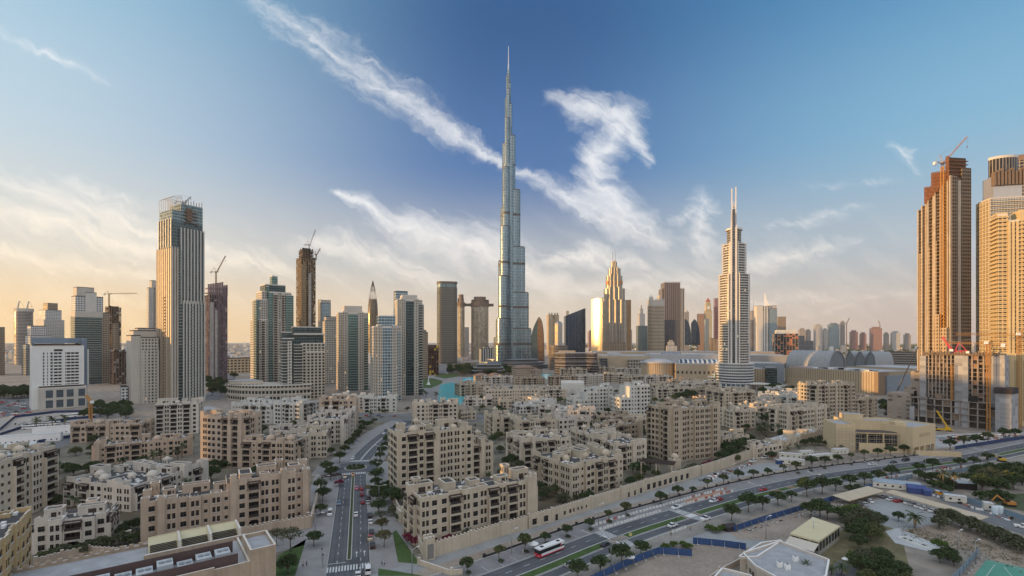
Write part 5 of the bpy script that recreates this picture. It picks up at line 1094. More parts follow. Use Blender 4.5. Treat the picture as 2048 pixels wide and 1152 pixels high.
t = Tower('big grey barrel vault hall above the ribbed mall wall', 1564, 1656, 1692, 770, -27, 'mall building', 'vault_hall'); t.block((0, 1, 0, 1), 0, 24, STONE, 'wall', WROOF); vault(t, 0, t.w, 0, t.d, 24, t.z(702)-24, SEAM, GREYE)
b = MB(); P = [(math.cos(math.pi*i/14), math.sin(math.pi*i/14)) for i in range(15)]
for p, q in zip(P, P[1:]): b.beam((t.w+.3, t.d/2-p[0]*t.d/2, 24+p[1]*(t.z(702)-24)), (t.w+.3, t.d/2-q[0]*t.d/2, 24+q[1]*(t.z(702)-24)), 1.6, 1.6)
b.build('gable_arch', [STEEL], t.root)
t = Tower('row of three small grey barrel vaults beside the big vault hall', 1686, 1752, 1760, 830, -30, 'mall building', 'vault_hall', depth=50); t.block((0, 1, 0, 1), 0, 26, STONE, 'wall', WROOF)
for i in range(3): vault(t, t.w*i/3+.2, t.w*(i+1)/3-.2, -i*.01, 50, 26, t.z(704)-26, SEAM, GREYE, axis='y')
low('flat grey mall roof deck behind the ribbed wall, running right', 1700, 1826, 1850, 720, -25, 738, STONE, 90); low('car park deck with open floors right of the small vaults', 1752, 1772, 1830, 900, 10, 706, FAC('open deck floors', (.26, .24, .22), (.05, .05, .05), 30, 4, 1, .6, metal=0), 60, ROOF)
t = low('dark brown box building with a big white screen on its side', 1770, 1774, 1832, 980, 5, 704, M('dark brown cladding', (.15, .12, .10), .8, .1), 50, ROOF); b = MB(); b.box(t.w*.22, -.5, t.z(716), t.w*.47, -.05, t.z(707), 0); b.build('screen', [WPAINT], t.root)
low('pale mall hall with a sweeping roof left of the hotel tower', 1290, 1300, 1446, 1120, 6, 709, WROOF, 120); low('sandstone mall front with square niches left of the hotel tower', 1346, 1352, 1442, 905, 6, 728, FAC('square niches', (.42, .34, .24), (.05, .04, .035), 7.5, 24, .42, .2, metal=0, voff=.55), 60)
t = Tower('white roof vault with dark glass stripes on the sandstone mall front', 1352, 1358, 1436, 940, 5, 'mall building', 'glass_vault', depth=44); t.block((0, 1, 0, 1), 0, 27, STONE, 'wall'); vault(t, 0, t.w, 0, 44, 27, t.z(719)-27, FAC('striped vault', (.50, .52, .54), (.06, .09, .12), 8.5, 99, .55, 1, metal=.4), WROOF)
t = Tower('round fluted sandstone drum hall in the middle of the mall', 1280, 1282, 1352, 930, 1, 'mall building', 'drum_hall', depth=64); b = MB(); b.prism(ellipse(t.w/2, 32, t.w/2, 32, 32), 0, t.z(727), 0, 1); b.prism(ellipse(t.w/2, 32, t.w/2+2, 34, 32), t.z(727), t.z(724), 1, 1, True); b.build('wall', [fl, WROOF], t.root); b = MB(); b.lathe([(26, t.z(724)), (22, t.z(721)), (12, t.z(718.5)), (0, t.z(718))], 24, 0, t.w/2, 32); b.build('dome_roof', [WROOF], t.root)
t = low('long sandstone mall range with pale stepped roofs right of the dark terraces', 1194, 1200, 1300, 1130, 4, 712, STONE, 110); t.block((.2, .45, .1, .9), t.z(712), t.z(707), WROOF, 'roof_hall'); t.block((.55, .98, -.1, .6), 0, t.z(718), mg, 'entrance_block', WROOF, 1); t.block((.0, .14, -.12, .4), 0, t.z(716), FAC('dark mall glazing', (.14, .14, .14), (.04, .045, .05), 5, 5, .9, .7, metal=.4), 'glass_block')
low('long pale roof line of the far mall halls', 1180, 1186, 1540, 1330, 5, 703.5, STONE, 60)
t = Tower('blue striped glass fan roof on the far mall hall', 1318, 1322, 1362, 1160, 5, 'mall building', 'glass_roof', depth=40); t.block((0, 1, 0, 1), 0, t.z(709), STONE, 'wall'); vault(t, 0, t.w, 0, 40, t.z(709), 4.5, FAC('fan stripes', (.38, .41, .44), (.10, .15, .20), 3.5, 99, .6, 1, metal=.5), WROOF)
low('sandstone fluted block right of the round hotel base', 1499, 1503, 1530, 760, 6, 738, fl, 40); low('dark glass block between two sandstone mall walls', 1528, 1532, 1554, 745, 6, 736, f_dark, 40, STEEL); t = low('wide grey mall hall with a dark window strip behind the hotel tower', 1496, 1500, 1574, 980, 6, 711, FAC('dark clerestory', (.30, .29, .28), (.03, .03, .035), 5, 30, .7, .3, metal=.2, voff=.75), 90)
low('bluish flat roofed hall between the hotel base and the vault', 1497, 1501, 1566, 840, 5, 727, M('blue grey hall wall', (.24, .28, .32), .6, .1), 60)
# dark terraced buildings at the foot of the needle tower
t = Tower('dark curved terraced building with pale balcony lines beside the mall', 1112, 1114, 1197, 1010, 2, 'building', 'terraced_building', depth=60); r, w, d_, z = t.root, t.w, t.d, t.z; BR = FAC('dark brown glazing', (.13, .11, .10), (.035, .035, .04), 3.2, 5.2, .9, .6, metal=.4)
pl = [(-4, 20), (0, 6), (w*.2, -5), (w*.45, -2), (w*.7, 3), (w*.95, -6), (w, 0), (w, 60), (0, 60)]
for k in range(4):
    z0, z1 = z(738-8*k)-1, z(730-8*k); b = MB(); q = [(x*(1-.01*k), y+2*k) for x, y in pl]; b.prism(q, max(0, z0-4) if k else 0, z1-1.2, 0, 1); b.prism([(x*1.01, y-1.6) for x, y in q], z1-1.2, z1, 1, 1, True); b.build('terrace', [BR, M('mauve grey slab edge', (.30, .28, .28), .6, .08)], r)
t.block((.06, .46, .35, .8), z(706), z(702), STONE, 'penthouse')
t = Tower('brown louvred curved office building behind the dark terraces', 1096, 1098, 1136, 1180, 2, 'building', 'office_building', depth=44); b = MB(); b.prism(ellipse(t.w*.5, 22, t.w*.5, 22, 24), 0, t.z(691), 0, 1); b.build('shell', [FAC('brown louvres', (.21, .17, .14), (.06, .05, .045), 50, 3.6, 1, .45, metal=.2), ROOF], t.root)
t = Tower('low dark green terraced building behind the park trees', 940, 942, 1012, 1060, 2, 'building', 'terraced_building', depth=50)
for k in range(3): b = MB(); b.prism(rounded(k*7, -8+k*8, t.w-k*5, 44, 9), 0 if k == 0 else 6*k, 6+6*k, 0, 1); b.prism(rounded(k*7-1.5, -9.5+k*8, t.w-k*5+1.5, 45, 9), 6+6*k, 7+6*k, 1, 1, True); b.build('terrace', [BR, M('grey green slab edge', (.25, .27, .27), .7, .08)], t.root)
t.block((.5, .85, .4, .8), 18, 25, GREYE, 'penthouse')
# hipped pavilions on the lake shore
HIP = M('brown hipped roof', (.23, .155, .12), .9, .15)
def hip(label, xl, xr, yb, depth, h, wallm=SAND):
    p, q = G(xl, yb), G(xr, yb-1); L = (q-p).length; o = thing('lake_pavilion', label, 'pavilion', (p.x, p.y, 0), math.atan2((q-p).y, (q-p).x)); b = MB(); b.box(0, 0, 0, L, depth, h, 0); b.build('wall', [FAC('pavilion wall', (.36, .285, .215), (.04, .035, .03), 4, 4, .45, .5, metal=0)], o)
    b = MB(); b.prism([(-1.5, -1.5), (L+1.5, -1.5), (L+1.5, depth+1.5), (-1.5, depth+1.5)], h, h+5, 0, 0, True, [(L*.4, depth*.45), (L*.6, depth*.45), (L*.6, depth*.55), (L*.4, depth*.55)]); b.build('hipped_roof', [HIP], o)
hip('hipped roof pavilion nearest the park on the lake shore', 954, 978, 764, 16, 10); hip('second hipped roof pavilion right of the park shore', 983, 1004, 762, 16, 9); hip('broad terracotta palace block with hipped roof by the needle tower', 1032, 1070, 757, 26, 20, SAND); hip('low hipped wing right of the terracotta palace block', 1070, 1084, 757, 18, 14); hip('small hipped kiosk beside the turquoise lake', 928, 952, 774, 12, 5)
# white gate with pointed arch
p, q = G(1122, 801), G(1168, 801); L = (q-p).length; o = thing('arch_gate', 'white gate building with one tall pointed arch', 'gate', (p.x, p.y, 0), math.atan2((q-p).y, (q-p).x)-.1); b = MB(); b.box(0, 0, 0, L, 40, 20, 0); b.ring(0, 0, L, 40, 20, 21.2, .8, 1); b.build('wall', [WHITE, CAP], o)
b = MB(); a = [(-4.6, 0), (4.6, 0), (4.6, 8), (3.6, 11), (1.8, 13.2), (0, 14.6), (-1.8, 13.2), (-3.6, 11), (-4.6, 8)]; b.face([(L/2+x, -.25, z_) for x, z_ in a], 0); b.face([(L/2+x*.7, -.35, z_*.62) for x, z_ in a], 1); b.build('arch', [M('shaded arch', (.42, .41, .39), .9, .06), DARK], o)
b = MB(); b.ring(L/2-7, -.3, L/2+7, -.05, 17.2, 17.8, .1, 0); b.box(L/2-7, -.3, 0, L/2-6.3, -.02, 17.2, 0); b.box(L/2+6.3, -.3, 0, L/2+7, -.02, 17.2, 0); b.build('arch_border', [CAP], o)
# dark glass pavilion by the white blocks
p, q = G(381, 856), G(436, 850); L = (q-p).length; o = thing('glass_pavilion', 'grey stone pavilion with a big dark glass opening beside the white arched block', 'pavilion', (p.x, p.y, 0), math.atan2((q-p).y, (q-p).x)); b = MB(); b.box(0, 0, 0, L, 22, 14, 0, 1); b.build('wall', [M('grey stone slab', (.30, .29, .28), .7, .08), ROOFL], o); b = MB(); b.box(L*.08, -.2, 1, L*.68, -.02, 10.5, 0); b.build('glass_front', [FAC('dark shop glass', (.1, .1, .1), (.02, .03, .035), 3, 9, .93, .95, metal=.4)], o)
# ochre corner tower block at the bottom left
apartment('ochre yellow block with tall arches cut by the bottom left corner', V2(-118, 113), V2(-132.3, 136.5), 20, 7, OCHRE, 401, fh=3.75, domes=0, towers=0, stairs=1, arch=True, plain=True, faces='fr')
# foreground building with roof plant
o = thing('service_building', 'foreground sand building with dark roof screens and a cream louvred roof', 'building', (-64.6, 134, 0), math.atan2(.6, .8)); BW = M('foreground sand wall', (.37, .29, .215), .9, .14, .25, fine=.08, streak=.18)
b = MB(); b.box(-62, -3, 0, -6, 27, 15.8, 0, 1); b.ring(-62, -3, -6, 27, 15.8, 16.6, .5, 0, 2); b.box(-6, -3.3, 0, 0, 9, 18.6, 0, 1); b.ring(-6.1, -3.4, .1, 9.1, 18.6, 19.6, .5, 0, 2)
b.box(-40, -3.35, 0, -32, -2.9, 17.4, 0, 2); b.box(-22, -3.35, 0, -14, -2.9, 17.3, 0, 2); b.box(-7.2, 9, 0, -.4, 26, 11, 0, 1)
for i in range(26): b.box(-6-i*2.1, 26.3, 16.6, -5-i*2.1, 26.95, 17.3, 0)
b.build('walls', [BW, ROOFL, CAP], o)
for x, z_ in ((-3.2, 10.6), (-10.5, 9.8), (-12.2, 9.8), (-16.4, 9.8), (-18, 9.8), (-26, 9.6), (-27.7, 9.6), (-34, 9.6), (-36, 9.6), (-3.2, 5), (-11, 5), (-17, 5)): kid(o, place('window', window_mesh(.9, 1.5, BW), o, (x, -3.31 if x > -6 else -3.01, z_), 0))
for yy, hh in ((-1.6, 2.6), (7.6, 2.8)):
    b = MB(); b.box(-48, yy, 16.0, -8.6, yy+.18, 16.2+hh, 0)
    for i in range(19): b.beam((-48+i*2.18, yy+.5, 15.8), (-48+i*2.18, yy+.3, 16.2+hh), .12)
    b.build('roof_screen', [M('plum brown screen', (.095, .062, .06), .6, .12, .8)], o)
for i in range(9):
    x = -46+i*4.1; b = MB(); h_ = 1.7+.5*(i % 3); b.box(x, 1.2+(i % 2), 15.82, x+3.3, 5.4+(i % 2), 15.82+h_, 0); b.cyl(x+1, 3.2+(i % 2), 15.82+h_, 16.1+h_, .6, None, 10, 1, 1); b.cyl(x+2.4, 3.2+(i % 2), 15.82+h_, 16.1+h_, .6, None, 10, 1, 1); b.build('chiller_unit', [M('galvanised plant', (.42, .45, .47), .5, .15, .5), STEEL], o)
for k in range(3):
    x0 = -27+k*7.3; b = MB(); b.face([(x0, 17.4, 16.2), (x0+6.7, 17.4, 16.2), (x0+6.7, 25.5, 18.6), (x0, 25.5, 18.6)], 0); b.box(x0, 25.2, 15.8, x0+6.7, 25.6, 18.7, 0)
    for i in range(6): t_ = (i+.5)/12; b.beam((x0+.3, 17.4+8.1*t_, 16.5+2.4*t_), (x0+6.4, 17.4+8.1*t_, 16.5+2.4*t_), .38, .16, 1)
    b.box(x0+6.7, 17.2, 15.9, x0+7.2, 25.7, 18.9, 2); b.build('louvred_roof', [M('cream louvre sheet', (.50, .45, .30), .7, .08), DARK, CAP], o)
b = MB(); b.box(-28, 16.6, 15.8, -4, 17.3, 16.9, 0, 1); b.build('roof_kerb', [BW, CAP], o)
# yellow civic building with scaffolding
A, B, E = G(1672, 903), G(1826, 909), G(1871, 899); u = (B-A); L = u.length; rot = math.atan2(u.y, u.x); o = thing('civic_building', 'yellow civic building with crenellated roof and scaffolded dark glass', 'building', (A.x, A.y, 0), rot); YW = M('fresh yellow render', (.54, .43, .275), .9, .07, .15, streak=.08)
b = MB(); b.box(0, 0, 0, 11.5, 20, 17.5, 0, 1); b.ring(0, 0, 11.5, 20, 17.5, 18.3, .4, 0); b.box(11.5, 14, 0, L+2, 32, 17.6, 0, 1); b.ring(11.5, 14, L+2, 32, 17.6, 18.6, .5, 0); b.box(14, 22, 17.6, 26, 29, 22.0, 0, 1); b.box(39, 9, 0, L+1, 14.2, 19, 0)
for i in range(16): b.box(12+i*2.1, 13.9, 18.6, 13+i*2.1, 14.45, 19.4, 0)
b.box(11.5, 5, 11.5, 39, 14, 12.6, 0); b.box(11.7, 5.2, 0, 39, 13.9, 1.2, 0); b.build('walls', [YW, ROOFL], o)
b = MB(); b.box(11.8, 6.5, 1.2, 38.8, 13.9, 11.5, 0); b.build('dark_glazing', [FAC('scaffolded glass', (.30, .24, .16), (.022, .02, .022), 9, 2.6, .96, .8, metal=.3)], o)
for x in (20.5, 30): b = MB(); b.box(x, 5.1, 1, x+.7, 6.6, 11.5, 0); b.build('pier', [YW], o)
b = MB(); b.box(12, 4.6, 12.62, 38.5, 13.2, 12.8, 0); b.build('canopy', [M('dark canopy sheet', (.075, .065, .075), .6, .1)], o)
b = MB(); b.box(13, -1.4, 0, 28, -.9, 6.4, 0); b.box(30, 2, 0, 42, 2.5, 4.2, 0); b.box(45, -2.5, 0, 70, -2, 3.2, 0); b.build('yard_wall', [YW], o)
b = MB()
for k in range(7): b.beam((-.5, -.9, 1.5+k*2), (13.5, -.9, 1.5+k*2), .12); b.beam((12.6, -.9, 1.5+k*2), (12.6, 9, 1.5+k*2), .12)
for i in range(8): b.beam((-.5+i*2, -.9, 0), (-.5+i*2, -.9, 16), .12)
for k in range(4): b.beam((13, 4.3, 2+k*2.4), (39, 4.3, 2+k*2.4), .14)
for i in range(10): b.beam((13+i*2.9, 4.3, 0), (13+i*2.9, 4.3, 11), .1)
b.build('scaffold', [STEEL], o)
q = E-B; L2 = q.length; r2 = math.atan2(q.y, q.x)-rot; lb = Vector((L, 0)); b = MB(); b.box(0, 0, 4.2, L2, 22, 16.5, 0, 1); b.ring(0, 0, L2, 22, 16.5, 17.3, .4, 0); b.box(0, 3, 0, L2, 22, 4.2, 0)
for x in (.2, 8, 15, L2-2): b.box(x, .1, 0, x+1.6, 1.8, 4.2, 0)
b.build('entrance_wing', [YW, ROOFL], o, (L, 0, 0), r2)
for i in range(7): kid(o, place('slit_window', window_mesh(.5, 2.2, YW), o, (L+math.cos(r2)*(9+i*2.1), math.sin(r2)*(9+i*2.1), 10.2), r2))
# hotel block going up at the right
A, B = G(1819, 843), G(2026, 867); u = B-A; L = u.length; un = u/L; o = thing('unfinished_block', 'wide concrete block under construction with pale lift cores, at the foot of the brown tower', 'building under construction', (A.x, A.y, 0), math.atan2(u.y, u.x))
f = lambda p: L*p; CF = M('grey site concrete', (.30, .255, .225), .9, .22, .3, fine=.1, streak=.15)
frame_block(o, f(.0), 1, f(.86), 26, 0, 22, 5.4, CF, CONCD, 51, 10, 4, .3); frame_block(o, f(.14), 4, f(.50), 26, 22, 60, 3.45, CF, CONCD, 52, 9, 4, .45, 'upper_slab'); frame_block(o, f(.56), 4, f(.84), 26, 22, 60, 3.45, CF, M('rust blockwork', (.28, .17, .11), .9, .2), 53, 5, 4, .5, 'upper_slab')
SHEAR = FAC('shear wall lifts', (.33, .33, .34), (.29, .29, .30), 6, 3.4, .97, .92, metal=0, grough=.9, gvar=.25)
for a, c, y0, h in ((.10, .165, 2.5, 59), (.46, .59, 2.0, 60), (.80, .92, 3, 61), (.86, 1.0, -4, 31), (.0, .05, .2, 14)): b = MB(); b.box(f(a), y0, 0, f(c), 14, h, 0); b.build('lift_core', [SHEAR], o)
b = MB(); b.box(f(.12), 3, 60.3, f(.86), 25, 61, 0); rnd = random.Random(9)
for i in range(26): x = f(.13+.72*i/25); h = rnd.uniform(1.5, 4.5); b.box(x, 3, 60, x+1.4, 4, 60+h, 0); b.box(x, 22, 60, x+1.0, 23, 60+h*.8, 0)
b.build('formwork', [CONCD], o); b = MB(); b.box(f(.85), -5, 31, f(1.01), 12, 35.5, 0); b.build('dark_netting', [M('black netting', (.05, .04, .04), .9, .2)], o)
b = MB(); b.box(f(-.16), 20, 0, f(.08), 50, 30, 0); b.box(f(-.12), 26, 30, f(.08), 50, 44, 0); b.box(f(-.30), 8, 0, f(-.03), 30, 24, 0); b.build('side_block', [FAC('raw side block', (.33, .28, .24), (.24, .19, .15), 7, 3.8, .5, .5, metal=0, grough=.9, gvar=.6)], o)
P = A+un*f(.80)+Vector((-un.y, un.x))*-4; ORC = M('orange crane steel', (.40, .20, .06), .6, .1)
tower_crane('orange tower crane with a level jib in front of the concrete block', (P.x, P.y, 0), 69, math.radians(150), 26, 1, ORC, luff=False, w=2.0, t=.32)
P2 = A+un*f(.95)+Vector((-un.y, un.x))*32; tower_crane('second orange tower crane with a long level jib behind the concrete block', (P2.x, P2.y, 0), 76, math.radians(165), 42, 1, ORC, luff=False, w=2.0, t=.3)
tower_crane('red luffing crane stump on the concrete block', (A.x+un.x*f(.40)+14, A.y+un.y*f(.40)+9, 60), 2, math.radians(130), 14, 62, M('red crane steel', (.60, .06, .10), .6, .1), w=1.6, t=.6)
P3 = A+un*f(.45)+Vector((-un.y, un.x))*-2; b = MB(); oo = thing('hoist', 'small yellow builders hoist on the slab edges of the concrete block', 'hoist', (P3.x, P3.y, 0)); lattice(b, (0, 0, 22), (0, 0, 52), 1.2, 1.5, .25); b.build('mast', [ORC], oo)
b = MB(); o = thing('tower_crane', 'orange climbing crane at the edge of the sandy site on the left', 'crane', (*G(181, 855), 0), 2.6); lattice(b, (0, 0, 0), (0, 0, 22), 1.8, 2, .4); b.build('mast', [ORC], o); b = MB(); lattice(b, (-1, 0, 22), (9, 0, 26.5), 1.5, 2, .4); b.build('jib', [ORC], o); b = MB(); b.box(-4, -1, 20.5, -1.5, 1, 22.5, 0); b.build('counterweight', [WPAINT], o)
# white villa with parapets at the bottom right, pale roofs
def villa(label, pts, z, wallm, roofm, name='villa'):
    P = [G(x, y, z) for x, y in pts]; c = sum(P, Vector((0, 0)))/len(P); o = thing(name, label, 'villa', (c.x, c.y, 0)); Q = [(p.x-c.x, p.y-c.y) for p in P]
    b = MB(); b.prism(Q, 0, z-.7, 0, 1)
    for i in range(len(Q)):
        p, q = Vector(Q[i]), Vector(Q[(i+1) % len(Q)]); d_ = (q-p).normalized(); n = Vector((d_.y, -d_.x)); a = p; e = q
        b.prism([tuple(a+n*.05), tuple(e+n*.05), tuple(e-n*.45), tuple(a-n*.45)], z-.9, z+.002*i, 0, 2)
    b.build('walls', [wallm, roofm, WPAINT], o); return o, Q
VW = M('cream villa wall', (.56, .49, .42), .85, .08, .3, streak=.12)
o, Q = villa('cream villa with a broad grey flat roof at the bottom right', [(1512, 1130), (1488, 1105), (1560, 1082), (1656, 1118), (1650, 1150), (1600, 1178)], 6.5, VW, ROOFL)
for i, (x, y) in enumerate(((-4, -2), (-2.5, -3.5), (3, 2))): b = MB(); b.box(x, y, 5.82, x+1.4, y+1.1, 7.3, 0); b.cyl(x+.7, y+.5, 7.3, 7.5, .4, None, 8, 1, 1); b.build('air_conditioner', [WPAINT, STEEL], o)
p, q = Vector(Q[1]), Vector(Q[0]); 
for k in (.2, .55, .8): a = p+(q-p)*k; kid(o, place('window', window_mesh(1.3, 1.6, VW), o, (a.x-.1, a.y-.06, 2.2), math.atan2((q-p).y, (q-p).x)))
p, q = Vector(Q[0]), Vector(Q[5])
for k in (.15, .4, .65, .85): a = p+(q-p)*k; kid(o, place('window', window_mesh(1.3, 1.6, VW), o, (a.x-.05, a.y-.08, 2.2), math.atan2((q-p).y, (q-p).x)))
o, Q = villa('lower cream villa wing with white gable parapets behind the flat roof', [(1480, 1112), (1524, 1085), (1562, 1080), (1512, 1112)], 6.2, VW, WROOF, 'villa_wing')
villa('small white roofed villa cut by the bottom edge', [(1420, 1165), (1446, 1136), (1500, 1150), (1520, 1185)], 6.0, VW, ROOFL)
# cream shed with a car awning
P = [G(x, y, 5.2) for x, y in ((1580, 1066), (1638, 1082), (1680, 1052), (1626, 1034))]; c = sum(P, Vector((0, 0)))/4; o = thing('shed', 'cream roofed shed with a sloping car awning', 'shed', (c.x, c.y, 0)); Q = [(p.x-c.x, p.y-c.y) for p in P]; CS = M('cream roof sheet', (.56, .50, .33), .7, .06, .3)
b = MB(); b.prism([(x*.97, y*.97) for x, y in Q], 0, 4.6, 0, 0); b.build('wall', [FAC('shed glazing', (.30, .29, .25), (.03, .035, .04), 3, 6, .8, .5, metal=.3)], o); b = MB(); b.prism(Q, 4.6, 5.2, 0, 0, True); b.build('roof', [CS], o)
p0, p1 = Vector(Q[0]), Vector(Q[1]); d_ = (p1-p0).normalized(); n = Vector((d_.y, -d_.x)); b = MB(); a0, a1 = p0+n*.1, p1+n*.1; e0, e1 = p0+n*5, p1+n*5
b.face([(*e0, 2.9), (*e1, 2.9), (*a1, 4.2), (*a0, 4.2)], 0); b.face([(*a0, 4.1), (*a1, 4.1), (*e1, 2.8), (*e0, 2.8)], 0)
for k in (0, .33, .66, 1): e = e0+(e1-e0)*k-n*.3; b.beam((*e, 0), (*e, 2.85), .15)
b.build('awning', [M('pale awning sheet', (.52, .48, .42), .8, .06)], o)
# long carport
def carport(label, A, B, w, h=2.9):
    A, B = G(*A, h), G(*B, h); u = B-A; L = u.length; o = thing('carport', label, 'carport', (A.x, A.y, 0), math.atan2(u.y, u.x)); b = MB(); b.face([(0, 0, h-.25), (L, 0, h-.25), (L, w, h+.35), (0, w, h+.35)], 0); b.face([(0, w, h+.25), (L, w, h+.25), (L, 0, h-.35), (0, 0, h-.35)], 0); b.box(0, -.08, h-.5, L, .0, h-.2, 1); b.build('roof', [M('sand carport sheet', (.47, .40, .30), .8, .08, .3), M('carport fascia', (.42, .32, .18), .8, .06)], o)
    for i in range(int(L/5)+1): c = MB(); x = min(L-.1, i*5+.1); c.beam((x, w*.8, 0), (x, w*.8, h+.1), .16); c.beam((x, w*.8, h*.7), (x, .4, h-.4), .12); c.build('post', [STEEL], o)
    return o
carport('long sand coloured carport over a row of parked cars', (1770, 983), (1962, 1038), 5); carport('short sand coloured carport turning towards the blue hoarding', (1697, 1001), (1769, 981), 7)
# ------------------------------------------------------------------ ground, roads, water
def catmull(pts, step=4.0):
    P = [Vector(p) for p in pts]; P = [P[0]*2-P[1]]+P+[P[-1]*2-P[-2]]; out = []
    for i in range(1, len(P)-2):
        n = max(2, int((P[i+1]-P[i]).length/step))
        for k in range(n):
            t = k/n; a, b, c, d_ = P[i-1], P[i], P[i+1], P[i+2]
            out.append(.5*((2*b)+(c-a)*t+(2*a-5*b+4*c-d_)*t*t+(3*b-a-3*c+d_)*t**3))
    out.append(P[-2]); return out
class Path:
    def __init__(s, pts, step=4.0):
        s.p = catmull(pts, step); s.s = [0.0]
        for a, b in zip(s.p, s.p[1:]): s.s.append(s.s[-1]+(b-a).length)
        s.len = s.s[-1]
    def at(s, t, off=0.0):
        t = min(max(t, 0), s.len-1e-3); i = 0; lo, hi = 0, len(s.s)-1
        while hi-lo > 1:
            m = (lo+hi)//2
            if s.s[m] <= t: lo = m
            else: hi = m
        a, b = s.p[lo], s.p[hi]; d_ = (b-a).normalized(); f = (t-s.s[lo])/max(1e-6, s.s[hi]-s.s[lo]); q = a+(b-a)*f; return Vector((q.x-d_.y*off, q.y+d_.x*off))
    def dirn(s, t): return (s.at(t+1)-s.at(t-1)).normalized()
    def near(s, q):
        q = Vector(q); i = min(range(len(s.p)), key=lambda k: (s.p[k]-q).length_squared); return s.s[i]
    def ts(s, a, b, st=4.0): n = max(1, int((b-a)/st)); return [a+(b-a)*i/n for i in range(n+1)]
def ribbon(b, path, t0, t1, o0, o1, z, h=0.0, m=0, st=4.0):
    """flat strip (or, with h, a low kerb) between two offsets of a path; offset > 0 lies left of the direction of travel"""
    T = path.ts(t0, t1, st); lo, hi = min(o0, o1), max(o0, o1); R0 = [path.at(t, lo) for t in T]; L0 = [path.at(t, hi) for t in T]
    for i in range(len(T)-1):
        b.face([(*R0[i], z+h), (*R0[i+1], z+h), (*L0[i+1], z+h), (*L0[i], z+h)], m, [(T[i], lo), (T[i+1], lo), (T[i+1], hi), (T[i], hi)])
        if h: b.face([(*R0[i], z), (*R0[i+1], z), (*R0[i+1], z+h), (*R0[i], z+h)], m); b.face([(*L0[i+1], z), (*L0[i], z), (*L0[i], z+h), (*L0[i+1], z+h)], m)
    if h:
        for i in (0, -1): b.face([(*R0[i], z), (*L0[i], z), (*L0[i], z+h), (*R0[i], z+h)][::-1 if i == 0 else 1], m)
def worn(key, c):
    m, N, b = _mat(key); u, v, _ = N.sep(N.new('ShaderNodeUVMap').outputs[0]); p = N.new('ShaderNodeTexCoord').outputs['Object']
    k = N.lin(N.noise(p, .1, 5, .6), .25, .75, .8, 1.2); k = N.m('MULTIPLY', k, N.lin(N.noise(p, 1.8, 3, .6), .3, .7, .88, 1.12))
    tr = N.m('MULTIPLY', N.m('COSINE', N.m('MULTIPLY', v, 3.4)), N.lin(N.noise(N.vec(N.m('MULTIPLY', u, .05), v, 0.0), 1.0, 3, .6), .3, .7, .0, .22)); k = N.m('MULTIPLY', k, N.m('ADD', 1.0, tr))
    pt = N.m('GREATER_THAN', N.white(N.vec(N.m('FLOOR', N.m('DIVIDE', u, 11.0)), N.m('FLOOR', N.m('DIVIDE', v, 3.7)), 1.0)), .86); k = N.m('MULTIPLY', k, N.m('SUBTRACT', 1.0, N.m('MULTIPLY', pt, .22)))
    N.put(b.inputs['Base Color'], N.mix(1.0, c4(c), N.vec(k, k, k), 'MULTIPLY')); b.inputs['Roughness'].default_value = .8; _mats[key] = m; return m
ASPH = worn('worn asphalt', (.085, .088, .10)); ASPHL = M('pale worn asphalt', (.15, .155, .165), .9, .2, .1, fine=.1); PAVE = M('grey paving blocks', (.25, .245, .245), .9, .16, .2, fine=.14); KERB = M('kerb stone', (.36, .36, .35), .9, .1, .4)
SANDG = M('trodden sand', (.29, .245, .205), .95, .24, .05, fine=.16, bump=.25); PAINT = M('road paint', (.55, .56, .57), .7, .25, .9); GRASS = M('watered lawn', (.055, .095, .028), .95, .3, .4, fine=.3, bump=.3); SOIL = M('planting soil', (.10, .08, .055), .95, .35, .15, fine=.3, bump=.3); DIRT = M('bare brown dirt', (.22, .15, .10), .95, .2, .4, fine=.2)
CONCP = M('pale concrete lane', (.27, .28, .285), .9, .2, .09, fine=.12)
b = MB()
for i in range(-13, 13):
    for k in range(-1, 13): b.face([(i*700, k*600, 0), (i*700+700, k*600, 0), (i*700+700, k*600+600, 0), (i*700, k*600+600, 0)], 0)
setting('ground', b, M('sandy city ground', (.25, .22, .19), .95, .28, .012, fine=.25))
b = MB(); b.face([(-9300, 7750, .4), (1500, 7750, .4), (4000, 9400, .4), (-9300, 9400, .4)], 0); setting('sea', b, M('distant sea', (.10, .14, .17), .25, .1, .001))
def sheet(name, pts, z, mat, pix=True):
    P = [G(*p) if pix else Vector(p) for p in pts]; b = MB(); P = [(p.x, p.y) for p in P]
    if sum(P[i-1][0]*P[i][1]-P[i][0]*P[i-1][1] for i in range(len(P))) < 0: P = P[::-1]
    b.face([(x, y, z) for x, y in P], 0); return setting(name, b, mat)
MAIN = Path([(-260, -60), (-120, 60), (-40, 120), (4.8, 154.7), (39, 182.9), (75, 207.7), (118, 235), (166, 260), (227, 283), (280, 303), (339, 330), (480, 400), (700, 520), (900, 620)])
BLVD = Path([(-36, 104), (-54, 164), (-69, 213), (-84.3, 263), (-90, 285), (-93.5, 312), (-96, 345), (-97, 385), (-95, 420), (-92, 447)])
mt0, mt1 = MAIN.near((-40, 120)), MAIN.near((700, 520))
sheet('town_ground', [(-330, 200), (-215, 165), (-100, 150), (-62, 150), (-30, 172), (20, 206), (64, 240), (118, 283), (170, 320), (290, 380), (330, 470), (300, 560), (120, 700), (-120, 480), (-330, 480)], .012, M('town courts and beds', (.16, .145, .115), .95, .5, .06, fine=.25), False)
